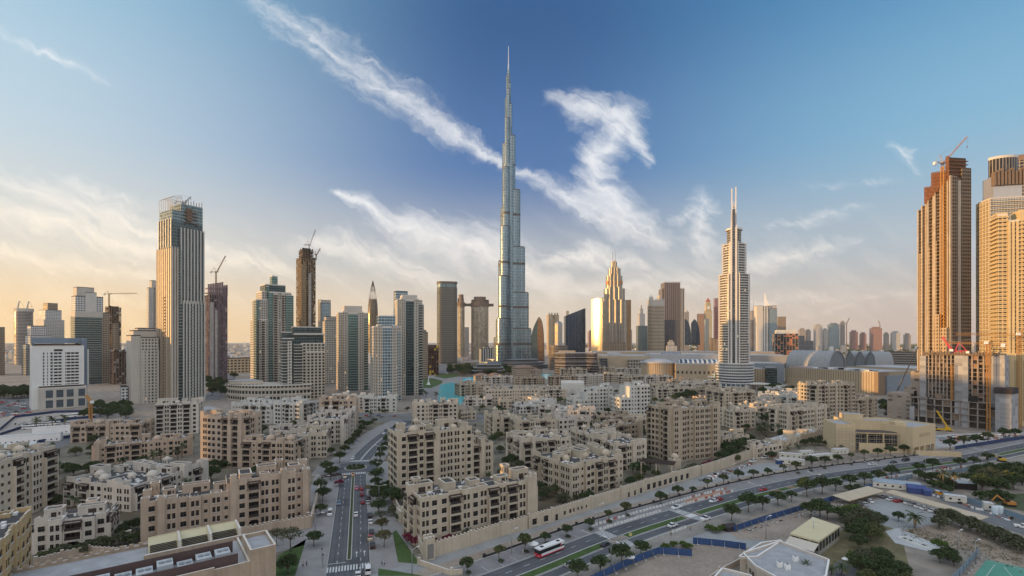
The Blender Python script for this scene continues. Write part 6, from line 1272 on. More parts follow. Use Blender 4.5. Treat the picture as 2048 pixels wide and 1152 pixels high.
for nm, pts in (('east_garden', [(0, 205), (30, 224), (24, 262), (-8, 280), (-14, 250)]), ('palm_garden', [(145, 345), (200, 372), (230, 420), (190, 470), (150, 420)]), ('court_garden', [(52, 300), (90, 290), (96, 350), (70, 380), (45, 345)]), ('west_garden', [(-235, 228), (-155, 200), (-140, 240), (-180, 285), (-240, 285)])): sheet(nm, pts, .02, SOIL, False)
# main road
def fin_road():
    b = MB(); ribbon(b, MAIN, mt0, mt1, 1.9, 9.6, .03); o = setting('main_road', b, ASPH)
    b = MB(); ribbon(b, MAIN, mt0, mt1, -6.4, -1.9, .03); setting('main_road_return', b, ASPH)
    b = MB(); ribbon(b, MAIN, mt0, mt1, 9.6, 18.3, .026); setting('parking_lane', b, M('grey parking blocks', (.215, .21, .215), .9, .16, .2, fine=.14))
    b = MB(); ribbon(b, MAIN, mt0, mt1, -14.6, -7.1, .024); setting('south_verge', b, M('dusty verge', (.235, .22, .20), .95, .3, .1, fine=.2))
    b = MB(); ribbon(b, MAIN, mt0, mt1, 18.8, 24, .024); setting('north_verge', b, SANDG)
    b = MB(); ribbon(b, MAIN, mt0, MAIN.near((70, 206)), 24, 30.5, .022); ribbon(b, MAIN, MAIN.near((70, 206)), MAIN.near((170, 262)), 24, 38, .022); setting('service_lane', b, CONCP)
    b = MB(); ribbon(b, MAIN, mt0, mt1, 9.5, 9.75, .02, .13); ribbon(b, MAIN, mt0, mt1, -7.2, -6.4, .02, .14); ribbon(b, MAIN, mt0, mt1, 18.3, 18.8, .02, .14); setting('kerb', b, KERB)
fin_road()
XW = [MAIN.near((39, 182.9)), MAIN.near((76.5, 208.5))]
gaps = [(x-4.2, x+4.2) for x in XW]+[(MAIN.near((280, 303))-1, MAIN.near((312, 317)))]
b = MB(); g = MB(); q = mt0
for a, c in gaps+[(mt1, mt1)]: ribbon(b, MAIN, q, a, -1.9, 1.9, .01, .15); ribbon(g, MAIN, q+.3, a-.3, -1.6, 1.6, .165); q = c
setting('median_kerb', b, KERB); setting('median_lawn', g, GRASS)
b = MB()
for p in ((128, 240), (141, 246.5), (190, 270), (206, 276)): t = MAIN.near(p); ribbon(b, MAIN, t-2.5, t+2.5, -1.5, 1.5, .18)
setting('median_dirt', b, DIRT)
b = MB(); t = mt0
while t < mt1:
    for o_ in (5.7,): ribbon(b, MAIN, t, t+2.6, o_-.09, o_+.09, .036)
    t += 7.5
ribbon(b, MAIN, mt0, mt1, 2.15, 2.3, .036); ribbon(b, MAIN, mt0, mt1, -2.3, -2.15, .036); ribbon(b, MAIN, mt0, mt1, 9.2, 9.34, .036)
for x in XW:
    for k in range(9): o_ = 2.5+k*.85; ribbon(b, MAIN, x-2.4, x+2.4, o_, o_+.45, .036)
    for k in range(6): o_ = -6.2+k*.78; ribbon(b, MAIN, x-2.4, x+2.4, o_, o_+.42, .036)
ribbon(b, MAIN, XW[1]-2.4, XW[1]+2.4, -1.6, 1.6, .03)
t = XW[0]-100
while t < mt1-20: ribbon(b, MAIN, t, t+.12, 10, 14.5, .032); t += 6
setting('lane_marking', b, PAINT)
# boulevard with its roundabout
BT1 = BLVD.len; ra, rbt = BLVD.near((-87.2, 273)), BLVD.near((-92.3, 298)); bz0 = BLVD.near((-53, 160.5))
b = MB(); ribbon(b, BLVD, 0, ra, -6.6, 6.6, .03); ribbon(b, BLVD, rbt, BT1, -5.8, 6.2, .03); b.face([(x, y, .031) for x, y in ellipse(-89.9, 285, 13, 14.5, 40)], 0); setting('boulevard', b, ASPH)
b = MB(); ribbon(b, BLVD, bz0+6, ra-6, -.85, .85, .01, .15); ribbon(b, BLVD, rbt+6, BT1-10, -.6, .6, .01, .15); b.prism(ellipse(-89.9, 285, 6.2, 6.4, 36), .0, .17, 0, 0); ribbon(b, BLVD, 0, ra-3, 6.6, 6.85, .01, .14); ribbon(b, BLVD, 0, ra-3, -6.85, -6.6, .01, .14); ribbon(b, BLVD, rbt+2, BT1-8, 6.2, 6.45, .01, .14); ribbon(b, BLVD, rbt+2, BT1-8, -6.05, -5.8, .01, .14); setting('boulevard_kerb', b, KERB)
b = MB(); ribbon(b, BLVD, bz0+6.3, ra-6.3, -.5, .5, .165); b.face([(x, y, .178) for x, y in ellipse(-89.9, 285, 5.6, 5.8, 36)], 0); setting('boulevard_median', b, M('median planting', (.05, .06, .025), .95, .35, .4, fine=.3, bump=.3))
b = MB(); t = 0
while t < BT1-8:
    if not ra-8 < t < rbt+8:
        for o_ in (3.75, -3.75): ribbon(b, BLVD, t, t+2.2, o_-.08, o_+.08, .037)
    t += 7
for c_, n_, o0 in ((bz0, 15, -6.4), (ra-1, 14, -6.2), (rbt+3, 13, -5.6)):
    for k in range(n_): o_ = o0+k*.9; ribbon(b, BLVD, c_-1.9, c_+1.9, o_, o_+.48, .038)
ribbon(b, BLVD, bz0+4.2, bz0+4.5, .9, 6.4, .037)
for o_ in (-2.4, -5.0):                              # straight-on arrows before the crossing
    c_ = bz0+7.5; ribbon(b, BLVD, c_, c_+3.2, o_-.1, o_+.1, .037); p0, p1, p2 = BLVD.at(c_+3.2, o_-.45), BLVD.at(c_+3.2, o_+.45), BLVD.at(c_+4.8, o_); b.face([(*p0, .037), (*p2, .037), (*p1, .037)][::-1], 0)
for o_ in (2.4, 5.0): c_ = ra-14; ribbon(b, BLVD, c_, c_+2.4, o_-.1, o_+.1, .037)
setting('boulevard_marking', b, PAINT)
b = MB(); ribbon(b, BLVD, 0, ra, -21, -6.85, .018); ribbon(b, BLVD, 0, ra, 6.85, 20, .018); ribbon(b, BLVD, ra, rbt, -20, 22, .014); ribbon(b, BLVD, rbt, BT1, -14, -6.05, .018); ribbon(b, BLVD, rbt, BT1, 6.45, 18, .018); setting('pavement', b, PAVE)
b = MB(); ribbon(b, Path([(-330, 420), (-220, 452), (-120, 456), (-40, 450), (60, 440)]), 0, 400, -7, 7, .028); ribbon(b, Path([(-330, 660), (-300, 600), (-250, 540), (-200, 505), (-130, 482), (-60, 476), (0, 470)]), 0, 480, -9, 9, .02); setting('cross_road', b, ASPHL)
sheet('corner_plaza', [(770, 1152), (745, 1100), (760, 1090), (820, 1128), (1000, 1152)], .021, PAVE)
sheet('left_lawn', [(548, 1152), (556, 1112), (612, 1078), (606, 1100), (590, 1152)], .03, GRASS); sheet('hedge_lawn', [(785, 1066), (792, 1060), (836, 1122), (833, 1128), (796, 1124)], .03, GRASS); sheet('corner_lawn', [(756, 1152), (757, 1137), (790, 1142), (850, 1152)], .03, GRASS)
sheet('car_park', [(68, 1170), (68, 1130), (180, 1110), (250, 1116), (330, 1096), (345, 1106), (230, 1130), (160, 1175)], .03, ASPHL); sheet('side_path', [(470, 1082), (625, 1050), (648, 1070), (610, 1090), (500, 1120)], .03, PAVE)
# left-hand site, parking field and far roads
sheet('building_site', [(-10, 905), (-10, 838), (60, 828), (190, 822), (270, 835), (200, 860), (130, 880), (60, 910)], .014, M('pale site sand', (.34, .31, .285), .95, .2, .03, fine=.15)); sheet('parking_field', [(-20, 842), (-20, 796), (66, 796), (64, 820)], .014, ASPHL); sheet('site_road', [(-20, 925), (150, 872), (240, 866), (240, 872), (150, 884), (-20, 945)], .02, ASPHL)
sheet('far_road', [(405, 800), (430, 766), (455, 748), (478, 742), (470, 760), (440, 800)], .014, ASPHL); sheet('hotel_drive', [(185, 836), (205, 812), (245, 806), (235, 830)], .02, ASPHL)
# lake, lawns and terraces by the needle tower
WATER = M('turquoise lake water', (.05, .46, .52), .2, .08, .03, spec=.5)
sheet('lake', [(879, 815), (876, 790), (880, 770), (900, 765), (928, 766), (932, 790), (924, 806), (905, 818)], .06, WATER); sheet('lake_pool', [(924, 768), (926, 757), (945, 754), (962, 754), (958, 762), (940, 768)], .06, M('bright lake pool', (.05, .52, .66), .15, .06, .05)); sheet('far_lake', [(1078, 758), (1084, 748), (1110, 748), (1106, 757)], .06, WATER)
sheet('lake_terrace', [(842, 800), (846, 752), (880, 748), (960, 750), (965, 770), (935, 772), (930, 812), (870, 818)], .02, PAVE); sheet('park_lawn', [(846, 776), (846, 757), (868, 757), (886, 762), (882, 768), (862, 776)], .05, GRASS); sheet('park_lawn_far', [(868, 753), (880, 747), (915, 748), (918, 753), (890, 757)], .05, GRASS); sheet('park_ground', [(896, 752), (900, 728), (960, 724), (1085, 726), (1085, 748), (1000, 754), (930, 754)], .04, SOIL); sheet('park_road', [(846, 752), (880, 728), (905, 722), (903, 730), (896, 745), (868, 750)], .03, ASPHL)
# right-hand plots
sheet('vacant_plot', [(1180, 1180), (1350, 1098), (1460, 1062), (1560, 1030), (1700, 998), (1740, 1010), (1690, 1030), (1600, 1060), (1480, 1110), (1420, 1180)], .016, SANDG); sheet('plot_entrance', [(1340, 1064), (1385, 1042), (1440, 1050), (1475, 1078), (1545, 1082), (1500, 1096), (1380, 1088)], .02, CONCP)
sheet('villa_garden', [(1600, 1180), (1650, 1080), (1720, 1040), (1800, 1060), (1830, 1180)], .022, M('dry garden lawn', (.14, .125, .07), .95, .45, .1, fine=.3, bump=.3)); sheet('carport_yard', [(1730, 1004), (1790, 990), (1900, 1020), (1880, 1046), (1800, 1062), (1755, 1046)], .024, CONCP); sheet('villa_drive', [(1640, 1152), (1680, 1120), (1790, 1180), (1650, 1180)], .026, ASPHL)
sheet('terrace_pool', [(1770, 1062), (1796, 1056), (1890, 1096), (1870, 1106), (1790, 1086)], .03, M('pale pool terrace', (.42, .44, .46), .8, .1, .2)); sheet('scrub_ground', [(1780, 1062), (1850, 1040), (1930, 1050), (2080, 1110), (2080, 1180), (1960, 1100), (1880, 1100)], .018, M('stony scrub ground', (.27, .22, .175), .95, .4, .12, fine=.3, bump=.3)); sheet('site_lane', [(1850, 985), (1905, 990), (2090, 1060), (2090, 1085), (1960, 1040)], .022, ASPHL)
P = [G(x, y) for x, y in ((1973, 1119), (1926, 1180), (2100, 1180), (2100, 1150), (2048, 1136))]; b = MB(); b.face([(*p, .04) for p in P], 0); setting('sports_court', b, M('green court surface', (.09, .27, .21), .8, .08, .3)); b = MB()
for a, c in (((1990, 1129), (1952, 1180)), ((1974, 1121), (2100, 1152)), ((2008, 1134), (2030, 1160))): p, q = G(*a), G(*c); b.beam((*p, .047), (*q, .047), .14, .004)
setting('court_line', b, PAINT)
sheet('nursery_bed', [(1975, 990), (2090, 985), (2090, 1030), (2000, 1014)], .022, M('dark nursery beds', (.07, .085, .045), .95, .4, .5, fine=.3)); sheet('hotel_site', [(1800, 905), (1790, 880), (1900, 868), (2090, 862), (2090, 876), (1960, 886), (1870, 898)], .018, M('pale site concrete', (.36, .36, .36), .95, .22, .08, fine=.15)); sheet('junction_slip', [(2010, 925), (2090, 900), (2090, 945), (2030, 950)], .02, ASPHL)
# far low town: thousands of houses that read as one texture; and far woodland
rnd = random.Random(77); b = MB()
for i in range(3600):
    Y = 1500+5200*rnd.random()**1.4; X_ = rnd.uniform(-1.15, 1.05)*Y
    if abs(X_+9) < 160 and Y < 1600: continue
    if -.1 < X_/Y < .75 and Y < 1850: continue
    w = rnd.uniform(8, 26); d_ = rnd.uniform(8, 22); h = rnd.choice((5, 7, 8, 10, 14)) if rnd.random() < .93 else rnd.uniform(18, 40)
    b.box(X_, Y, 0, X_+w, Y+d_, h, rnd.choice((0, 0, 1, 1, 2, 3)), None, False)
o = b.build('distant_houses', [M('far cream wall', (.48, .42, .35), .9, .1, .02), M('far white wall', (.60, .58, .55), .9, .1, .02), M('far tan wall', (.38, .29, .22), .9, .1, .02), M('far grey wall', (.30, .29, .29), .9, .1, .02)]); tag(o, 'pale low houses of the flat far city spreading to the horizon', 'houses', None, 'stuff')
# ------------------------------------------------------------------ trees and planting
LEAFD = M('dark green leaves', (.050, .075, .030), .85, .35, .9, fine=.3); LEAFM = M('olive green leaves', (.085, .10, .040), .85, .35, .9, fine=.3); LEAFG = M('grey green leaves', (.085, .095, .055), .85, .3, .9, fine=.3); LEAFB = M('bright green leaves', (.08, .125, .03), .85, .3, .9, fine=.3)
BOUG = M('magenta blossom', (.16, .022, .05), .8, .4, 1.2, fine=.3); BARK = M('grey brown bark', (.16, .125, .10), .95, .2, 1.5); FROND = M('palm frond', (.065, .085, .045), .8, .3, .9); FRONDY = M('dry palm frond', (.17, .135, .07), .85, .3, .9)
def leaf_blob(b, rnd, cx, cy, cz, rx, ry, rz, n, size, m=0):
    for _ in range(n):
        a = rnd.uniform(0, 2*math.pi); ct = rnd.uniform(-1, 1); st = math.sqrt(1-ct*ct); k = rnd.uniform(.45, 1.05)**.5
        c = Vector((cx+rx*k*st*math.cos(a), cy+ry*k*st*math.sin(a), cz+rz*k*ct))
        u = Vector((rnd.uniform(-1, 1), rnd.uniform(-1, 1), rnd.uniform(-.6, .6))).normalized(); v = u.cross(Vector((rnd.uniform(-1, 1), rnd.uniform(-1, 1), rnd.uniform(-1, 1)))).normalized()
        s_ = size*rnd.uniform(.6, 1.35); u *= s_; v *= s_*.55
        b.face([tuple(c-u), tuple(c+v), tuple(c+u), tuple(c-v)], m)
def tree_proto(name, seed, h, crown_r, crown_h, flat=.55, clumps=14, n=70, size=.32, leaf=None, trunk_h=None, stem=.14):
    rnd = random.Random(seed); t = MB(); c = MB(); th = trunk_h if trunk_h is not None else h-crown_h; top = Vector((rnd.uniform(-.3, .3), rnd.uniform(-.3, .3), th))
    t.tube((0, 0, 0), tuple(top), stem*1.25, stem*.85, 7)
    for i in range(clumps):
        a = 2*math.pi*i/clumps*2.4+rnd.uniform(-.4, .4); k = math.sqrt((i+.6)/clumps)*.82; r_ = crown_r*k; zz = h-crown_h*.5+crown_h*.38*(1-k*1.3)+rnd.uniform(-.1, .1)*crown_h
        p = Vector((r_*math.cos(a), r_*math.sin(a), zz)); e = crown_r*rnd.uniform(.26, .42)
        if i % 2 == 0 or i > clumps-5: mid = top.lerp(p, .5)+Vector((0, 0, .12*crown_h)); t.tube(tuple(top-Vector((0, 0, .2))), tuple(mid), stem*.6, stem*.36, 5); t.tube(tuple(mid), tuple(p), stem*.36, stem*.12, 4)
        leaf_blob(c, rnd, p.x, p.y, p.z, e, e, e*flat, n, size)
    return t.mesh('trunk', [BARK]), c.mesh('crown', [leaf or LEAFD])
PROTO = {
 's1': tree_proto('s', 1, 5.0, 2.5, 3.2, .8, 17, 62, .30), 's2': tree_proto('s', 2, 5.2, 2.2, 3.3, .9, 15, 62, .30, LEAFM), 's3': tree_proto('s', 3, 4.8, 2.8, 2.7, .7, 18, 60, .30), 's4': tree_proto('s', 4, 4.4, 1.6, 2.4, .8, 10, 55, .28, LEAFM), 's5': tree_proto('s', 5, 5.6, 3.0, 3.4, .75, 20, 62, .32, LEAFD),
 'airy': tree_proto('a', 6, 8.5, 4.6, 4.0, .5, 22, 42, .3, LEAFG, stem=.2), 'olive': tree_proto('o', 7, 5.4, 2.7, 2.9, .6, 15, 50, .28, M('bronze green leaves', (.095, .085, .036), .85, .35, .9, fine=.3)),
 'big1': tree_proto('b', 8, 9.5, 5.4, 7.5, .85, 30, 95, .38, LEAFD, 2.5, .3), 'big2': tree_proto('b', 9, 8.5, 5.0, 7.0, .85, 28, 95, .38, LEAFM, 2, .3), 'big3': tree_proto('b', 10, 10.5, 5.6, 8.5, .9, 32, 95, .4, LEAFG, 2.5, .3),
 'bush1': tree_proto('u', 11, 2.6, 1.9, 2.4, .8, 11, 60, .26, LEAFD, .5, .08), 'bush2': tree_proto('u', 12, 2.2, 1.6, 2.0, .8, 10, 60, .24, LEAFM, .4, .08), 'bush3': tree_proto('u', 13, 3.4, 2.2, 3.0, .85, 13, 60, .28, LEAFG, .6, .1), 'boug': tree_proto('u', 14, 3.0, 2.3, 2.4, .7, 12, 70, .24, BOUG, .8, .1), 'low': tree_proto('u', 15, .9, .95, .7, .8, 6, 36, .16, LEAFD, .25, .05), 'bright': tree_proto('u', 16, 2.4, 1.9, 2.1, .8, 11, 65, .26, LEAFB, .5, .08),
}
def palm_proto(seed, h, dry=.0, fr=26, L=3.2):
    rnd = random.Random(seed); t = MB(); c = MB(); q = Vector((0, 0, 0))
    for i in range(6): n = Vector((.05*i*math.sin(seed), .05*i*math.cos(seed), h*(i+1)/6)); t.tube(tuple(q), tuple(n), .27-.012*i, .24-.012*i, 7); q = n
    for i in range(fr):
        a = 2*math.pi*i/fr*3.1+rnd.uniform(-.2, .2); el = rnd.uniform(-.35, 1.25); p = q.copy(); d_ = Vector((math.cos(a)*math.cos(el), math.sin(a)*math.cos(el), math.sin(el))); sgm = 6
        for k in range(sgm):
            n = p+d_*(L/sgm); d_ = (d_+Vector((0, 0, -.24))).normalized(); s_ = d_.cross(Vector((0, 0, 1))).normalized(); w = .42*(1-abs(k-1.6)/6); m = 1 if el < -.05 and dry else 0
            for sg in (-1, 1):
                e = s_*sg*w+Vector((0, 0, -.16)); c.face([tuple(p), tuple(n), tuple(n+e*.8+d_*.18), tuple(p+e+d_*.05)], m)
            p = n
    return t.mesh('trunk', [BARK]), c.mesh('crown', [FROND, FRONDY])
PROTO['palm1'] = palm_proto(3, 5.5); PROTO['palm2'] = palm_proto(5, 7.5, 1, 30); PROTO['palm3'] = palm_proto(7, 4.0, 1, 30, 3.6)
def plant(kind, p, label, cat='tree', group=None, s=1.0, rot=None, name=None, z=0.0, rnd=random.Random(5)):
    name = name or ('palm_tree' if kind.startswith('palm') else 'bush' if kind in ('bush1', 'bush2', 'bush3', 'boug', 'low', 'bright') else 'tree')
    o = thing(name, label, cat, (p[0], p[1], z), rnd.uniform(0, 6.28) if rot is None else rot, group); o.scale = (s, s, s*rnd.uniform(.92, 1.08))
    t, c = PROTO[kind]; kid(o, place('trunk', t, o)); kid(o, place('crown', c, o)); return o
def row(items, pattern, group, cat='tree', z=0.0):
    """items: (kind, x, y, scale) at ground points; each is named by its turn along its row"""
    it = sorted(items, key=lambda i: i[1])
    for i, (k, x, y, s) in enumerate(it): plant(k, G(x, y, z), pattern % nth(i, len(it)), cat, group, s, z=z)
# along the black kerb wall of the main road (north side)
N_ = [(934, 1146, .95), (999, 1122, 1.15), (1049, 1103, 1.2), (1091, 1087, .8), (1133, 1073, .85), (1179, 1058, .85), (1217, 1043, 1.15), (1252, 1030, 1.1), (1322, 1008, 1.15), (1356, 994, 1.0), (1386, 986, .65), (1416, 978, 1.25), (1447, 969, 1.15), (1477, 961, 1.05), (1507, 957, 1.0), (1536, 953, .85), (1566, 948, 1.15), (1592, 944, 1.2), (1624, 936, 1.3), (1650, 932, 1.1), (1676, 927, 1.1), (1702, 922, 1.25), (1729, 917, 1.2), (1756, 914, 1.1), (1781, 912, 1.2), (1808, 907, 1.2)]
row([(('s1', 's2', 's3', 's4', 's1')[(i*3) % 5], x, y, s) for i, (x, y, s) in enumerate(N_)], 'round green street tree along the north side black kerb wall, %s', 'street trees along the black kerb wall')
S_ = [(1154, 1160, 1.1), (1201, 1147, 1.15), (1243, 1130, 1.45), (1283, 1112, 1.1), (1463, 1042, 1.15), (1497, 1025, 1.4), (1525, 1020, 1.2), (1556, 1011, 1.35), (1583, 1003, .9), (1614, 993, 1.45), (1644, 988, 1.35), (1671, 982, 1.25), (1700, 976, 1.3), (1729, 970, 1.25), (1756, 965, 1.1), (1783, 959, 1.2), (1838, 947, 1.2), (1865, 942, 1.35), (1921, 938, 1.2), (1948, 932, 1.0), (1976, 925, 1.1)]
row([(('s5', 's3', 's1', 's5', 's3')[(i*2) % 5], x, y, s) for i, (x, y, s) in enumerate(S_)], 'wide dark street tree between main road and hoarding, %s', 'street trees on the south verge')
L_ = [(628, 1092, 's3', 1.1), (641, 1030, 's3', 1.0), (645, 1003, 's5', 1.15), (640, 985, 's5', 1.1), (661, 958, 's1', 1.2), (654, 946, 's5', 1.2), (668, 952, 's3', 1.0), (679, 926, 's5', 1.2), (689, 908, 's1', 1.2), (661, 912, 's1', 1.1), (698, 898, 's5', 1.1), (704, 890, 's1', 1.1), (712, 882, 's5', 1.1), (716, 874, 's3', 1.1), (724, 866, 's1', 1.2), (733, 859, 's5', 1.1), (742, 853, 's1', 1.0), (750, 848, 's3', 1.0)]
row([(k, x, y, s) for x, y, k, s in L_], 'dark street tree on the left side of the boulevard, %s', 'street trees left of the boulevard')
R_ = [(768, 1094, 'olive', 1.1), (764, 1067, 'olive', 1.05), (761, 1048, 'airy', .62), (757, 1030, 's5', 1.2), (753, 1006, 's5', 1.1), (754, 990, 'big1', .62), (752, 975, 's1', 1.1), (751, 962, 's5', 1.1), (758, 950, 'bright', 1.6), (754, 942, 's5', 1.2), (760, 922, 's3', 1.1), (765, 912, 's5', 1.1), (770, 900, 's1', 1.1), (776, 890, 's5', 1.2), (782, 880, 's1', 1.1), (788, 872, 's3', 1.0), (794, 864, 's5', 1.1), (800, 856, 's1', 1.0)]
row([(k, x, y, s) for x, y, k, s in R_], 'street tree on the right side of the boulevard, %s', 'street trees right of the boulevard')
plant('airy', G(581, 1104), 'airy pale tree with a thin trunk on the left lawn', s=.95); plant('big1', G(577, 1147), 'dense dark round tree on the left lawn by the bottom edge', s=.62); plant('airy', G(553, 1092), 'smaller airy pale tree behind the service building corner', s=.7)
# gardens between the town blocks
g1 = [('big1', 768, 1006, .8), ('big1', 784, 1012, .85), ('big2', 796, 1006, .7), ('big1', 775, 985, .6), ('bush1', 800, 1040, 1.2), ('bush3', 787, 1030, 1.2)]
row(g1, 'dense dark garden tree between boulevard and tall ten-storey block, %s', 'garden trees by the tall block')
g2 = [('big1', 968, 1002, .6), ('big2', 1052, 1012, .55), ('big1', 1078, 985, .6), ('big3', 1096, 994, .55), ('big2', 1112, 986, .55), ('big1', 1085, 1000, .5), ('bush3', 1120, 1004, 1.1), ('big1', 1062, 968, .5), ('bright', 1083, 960, 1.6), ('big1', 985, 965, .5), ('big2', 1004, 952, .5), ('bush1', 1034, 1030, 1.0), ('big1', 1012, 930, .5), ('big2', 1000, 905, .55), ('big1', 1018, 900, .55), ('big3', 1040, 940, .55)]
row(g2, 'garden tree between the long roofed block and the domed courtyard block, %s', 'garden trees in the middle courts')
g3 = [('big1', 1262, 975, .55), ('big2', 1278, 966, .6), ('big1', 1290, 950, .6), ('big1', 1300, 935, .7), ('big2', 1312, 955, .5), ('palm1', 1266, 955, 1.0), ('big1', 1285, 925, .65), ('big2', 1300, 905, .7), ('bush1', 1320, 960, 1.2), ('bush1', 1375, 948, 1.6), ('bush3', 1388, 946, 1.6), ('bush2', 1362, 950, 1.4), ('bush1', 1402, 942, 1.4)]
row(g3, 'garden tree near the dark pergola roof and tall middle block, %s', 'garden trees by the pergola')
g4 = [('big1', 1446, 925, .85), ('big1', 1462, 918, .95), ('big1', 1478, 910, 1.0), ('big1', 1490, 902, .95), ('big1', 1454, 908, .85), ('bush1', 1436, 928, 1.4)]
row(g4, 'big dark rounded tree behind the crenellated wall, %s', 'big dark trees behind the crenellated wall')
g5 = [('palm1', 1518, 872, 1.1), ('palm1', 1530, 866, 1.2), ('palm2', 1540, 874, 1.0), ('palm1', 1548, 862, 1.1), ('palm2', 1556, 872, 1.0), ('palm1', 1524, 850, 1.2), ('palm1', 1534, 842, 1.2), ('palm1', 1546, 846, 1.1), ('palm2', 1512, 846, 1.1), ('big1', 1565, 878, .5), ('bush1', 1580, 884, 1.2), ('big1', 1640, 885, .5), ('big2', 1656, 872, .5), ('big1', 1668, 862, .55), ('big1', 1680, 858, .6), ('big2', 1650, 858, .55)]
row(g5, 'palm or tree in the dense garden beside the five-storey blocks, %s', 'palm garden trees')
g6 = [('palm1', 366, 962, 1.1), ('palm1', 380, 968, 1.2), ('palm2', 372, 1000, 1.0), ('palm1', 305, 930, 1.1), ('palm1', 322, 926, 1.1), ('palm1', 355, 920, 1.1), ('palm2', 364, 916, 1.0), ('big1', 192, 938, .5), ('big2', 178, 944, .5), ('big1', 184, 905, .55), ('big1', 190, 915, .5), ('big1', 118, 1010, .5), ('palm1', 150, 1022, 1.0), ('bush1', 120, 1030, 1.4), ('palm1', 245, 938, 1.0), ('big1', 428, 938, .55), ('bush1', 442, 936, 1.6), ('bush1', 455, 934, 1.6), ('big2', 385, 985, .45), ('palm1', 118, 948, 1.0)]
row(g6, 'palm or shady tree among the low left blocks, %s', 'garden trees among the left blocks')
g7 = [('big1', 248, 1075, .5), ('bush1', 255, 1060, 1.5), ('big1', 275, 1058, .5), ('bush3', 240, 1090, 1.3), ('bush1', 262, 1088, 1.4), ('bush2', 280, 1080, 1.5), ('bush1', 212, 1096, 1.4), ('bush3', 200, 1100, 1.4), ('bush1', 186, 1102, 1.4), ('bush3', 172, 1106, 1.3), ('bush1', 160, 1108, 1.4), ('bush2', 148, 1106, 1.3), ('bush1', 108, 1112, 1.2), ('bush2', 84, 1118, 1.2), ('bush3', 128, 1112, 1.2)]
row(g7, 'green shrub along the garden wall of the low grey roofed block, %s', 'shrubs behind the car park wall')
g8 = [('boug', 372, 1072, 1.1), ('boug', 395, 1066, 1.0), ('boug', 436, 1052, 1.2), ('boug', 530, 1038, 1.2), ('boug', 548, 1034, 1.3), ('boug', 560, 1031, 1.2), ('boug', 822, 1086, 1.3), ('boug', 836, 1092, 1.2), ('boug', 888, 1092, 1.0), ('boug', 898, 1089, 1.1), ('boug', 1412, 940, 1.4), ('boug', 1424, 936, 1.4), ('boug', 678, 972, 1.1)]
row(g8, 'magenta flowering bougainvillea bush at a garden wall, %s', 'bougainvillea bushes', 'bush')
g9 = [('bush1', 505, 1044, 1.3), ('bush3', 490, 1048, 1.3), ('bush2', 580, 1030, 1.2), ('bush1', 596, 1026, 1.2), ('bush2', 568, 1034, 1.0), ('bush1', 868, 1096, 1.2), ('bush2', 880, 1096, 1.1), ('bush3', 930, 1078, 1.3), ('big2', 975, 1062, .42), ('bush1', 990, 1060, 1.2), ('bush1', 1020, 1048, 1.1), ('bush1', 1165, 998, 1.2), ('bush1', 1178, 994, 1.2), ('bush3', 1130, 1004, 1.2), ('bush1', 1160, 1010, 1.0)]
row(g9, 'green shrub on the terrace above a street wall, %s', 'terrace shrubs', 'bush')
g10 = [('big1', 548, 868, .55), ('big1', 560, 862, .55), ('big1', 572, 858, .55), ('big2', 586, 852, .6), ('big1', 598, 846, .6), ('big1', 610, 842, .55), ('big2', 600, 858, .5), ('big1', 624, 838, .5), ('big1', 640, 836, .5), ('big1', 680, 832, .5), ('big2', 770, 826, .5), ('big1', 830, 812, .5), ('big1', 840, 806, .5), ('big1', 815, 822, .5), ('palm1', 846, 792, 1.2), ('palm1', 852, 796, 1.2), ('palm1', 872, 798, 1.3), ('palm1', 760, 832, 1.1), ('palm1', 742, 838, 1.0), ('big1', 955, 806, .75), ('big1', 963, 802, .8), ('big2', 948, 802, .65), ('palm1', 990, 832, 1.2), ('palm1', 1094, 838, 1.2), ('palm1', 1130, 812, 1.2)]
row(g10, 'green tree between the mid-distance blocks and the lake, %s', 'mid-distance trees')
g11 = [('big1', x, y, s*1.35) for x, y, s in ((1350, 802, .7), (1358, 798, .7), (1366, 800, .8), (1376, 796, .8), (1386, 796, .8), (1396, 794, .8), (1406, 792, .8), (1418, 790, .8), (1524, 790, .8), (1534, 786, .9), (1546, 784, .9), (1558, 782, .9), (1570, 786, .9), (1584, 788, .9), (1596, 790, .9), (1608, 792, .8), (1330, 832, .7), (1345, 840, .7), (1420, 842, .6), (1370, 836, .6), (1398, 832, .6), (1772, 826, .8), (1780, 820, .9), (1768, 815, .8), (1310, 828, .6), (1240, 838, .7), (1180, 842, .6), (1196, 842, .6))]
row(g11, 'dark green tree before the mall and hotel base, %s', 'trees before the mall')
rnd = random.Random(3); g12 = [('big1' if i % 3 else 'big2', 896+rnd.random()*130, 734+rnd.random()*17, rnd.uniform(1.0, 1.5)) for i in range(60)]
row(g12, 'dark park tree at the foot of the needle tower, %s', 'park trees under the needle tower')
g13 = [('big1', rnd.uniform(180, 262), rnd.uniform(812, 838), .9) for i in range(22)]+[('big1', rnd.uniform(412, 482), rnd.uniform(756, 800), 1.1) for i in range(26)]+[('big1', rnd.uniform(0, 62), rnd.uniform(786, 799), 1.3) for i in range(18)]+[('palm1', 72, 862, 1.4), ('palm1', 105, 858, 1.4), ('palm1', 130, 852, 1.3), ('big1', 168, 836, .8)]
row(g13, 'street tree among the far left roads and towers, %s', 'trees by the far left roads')
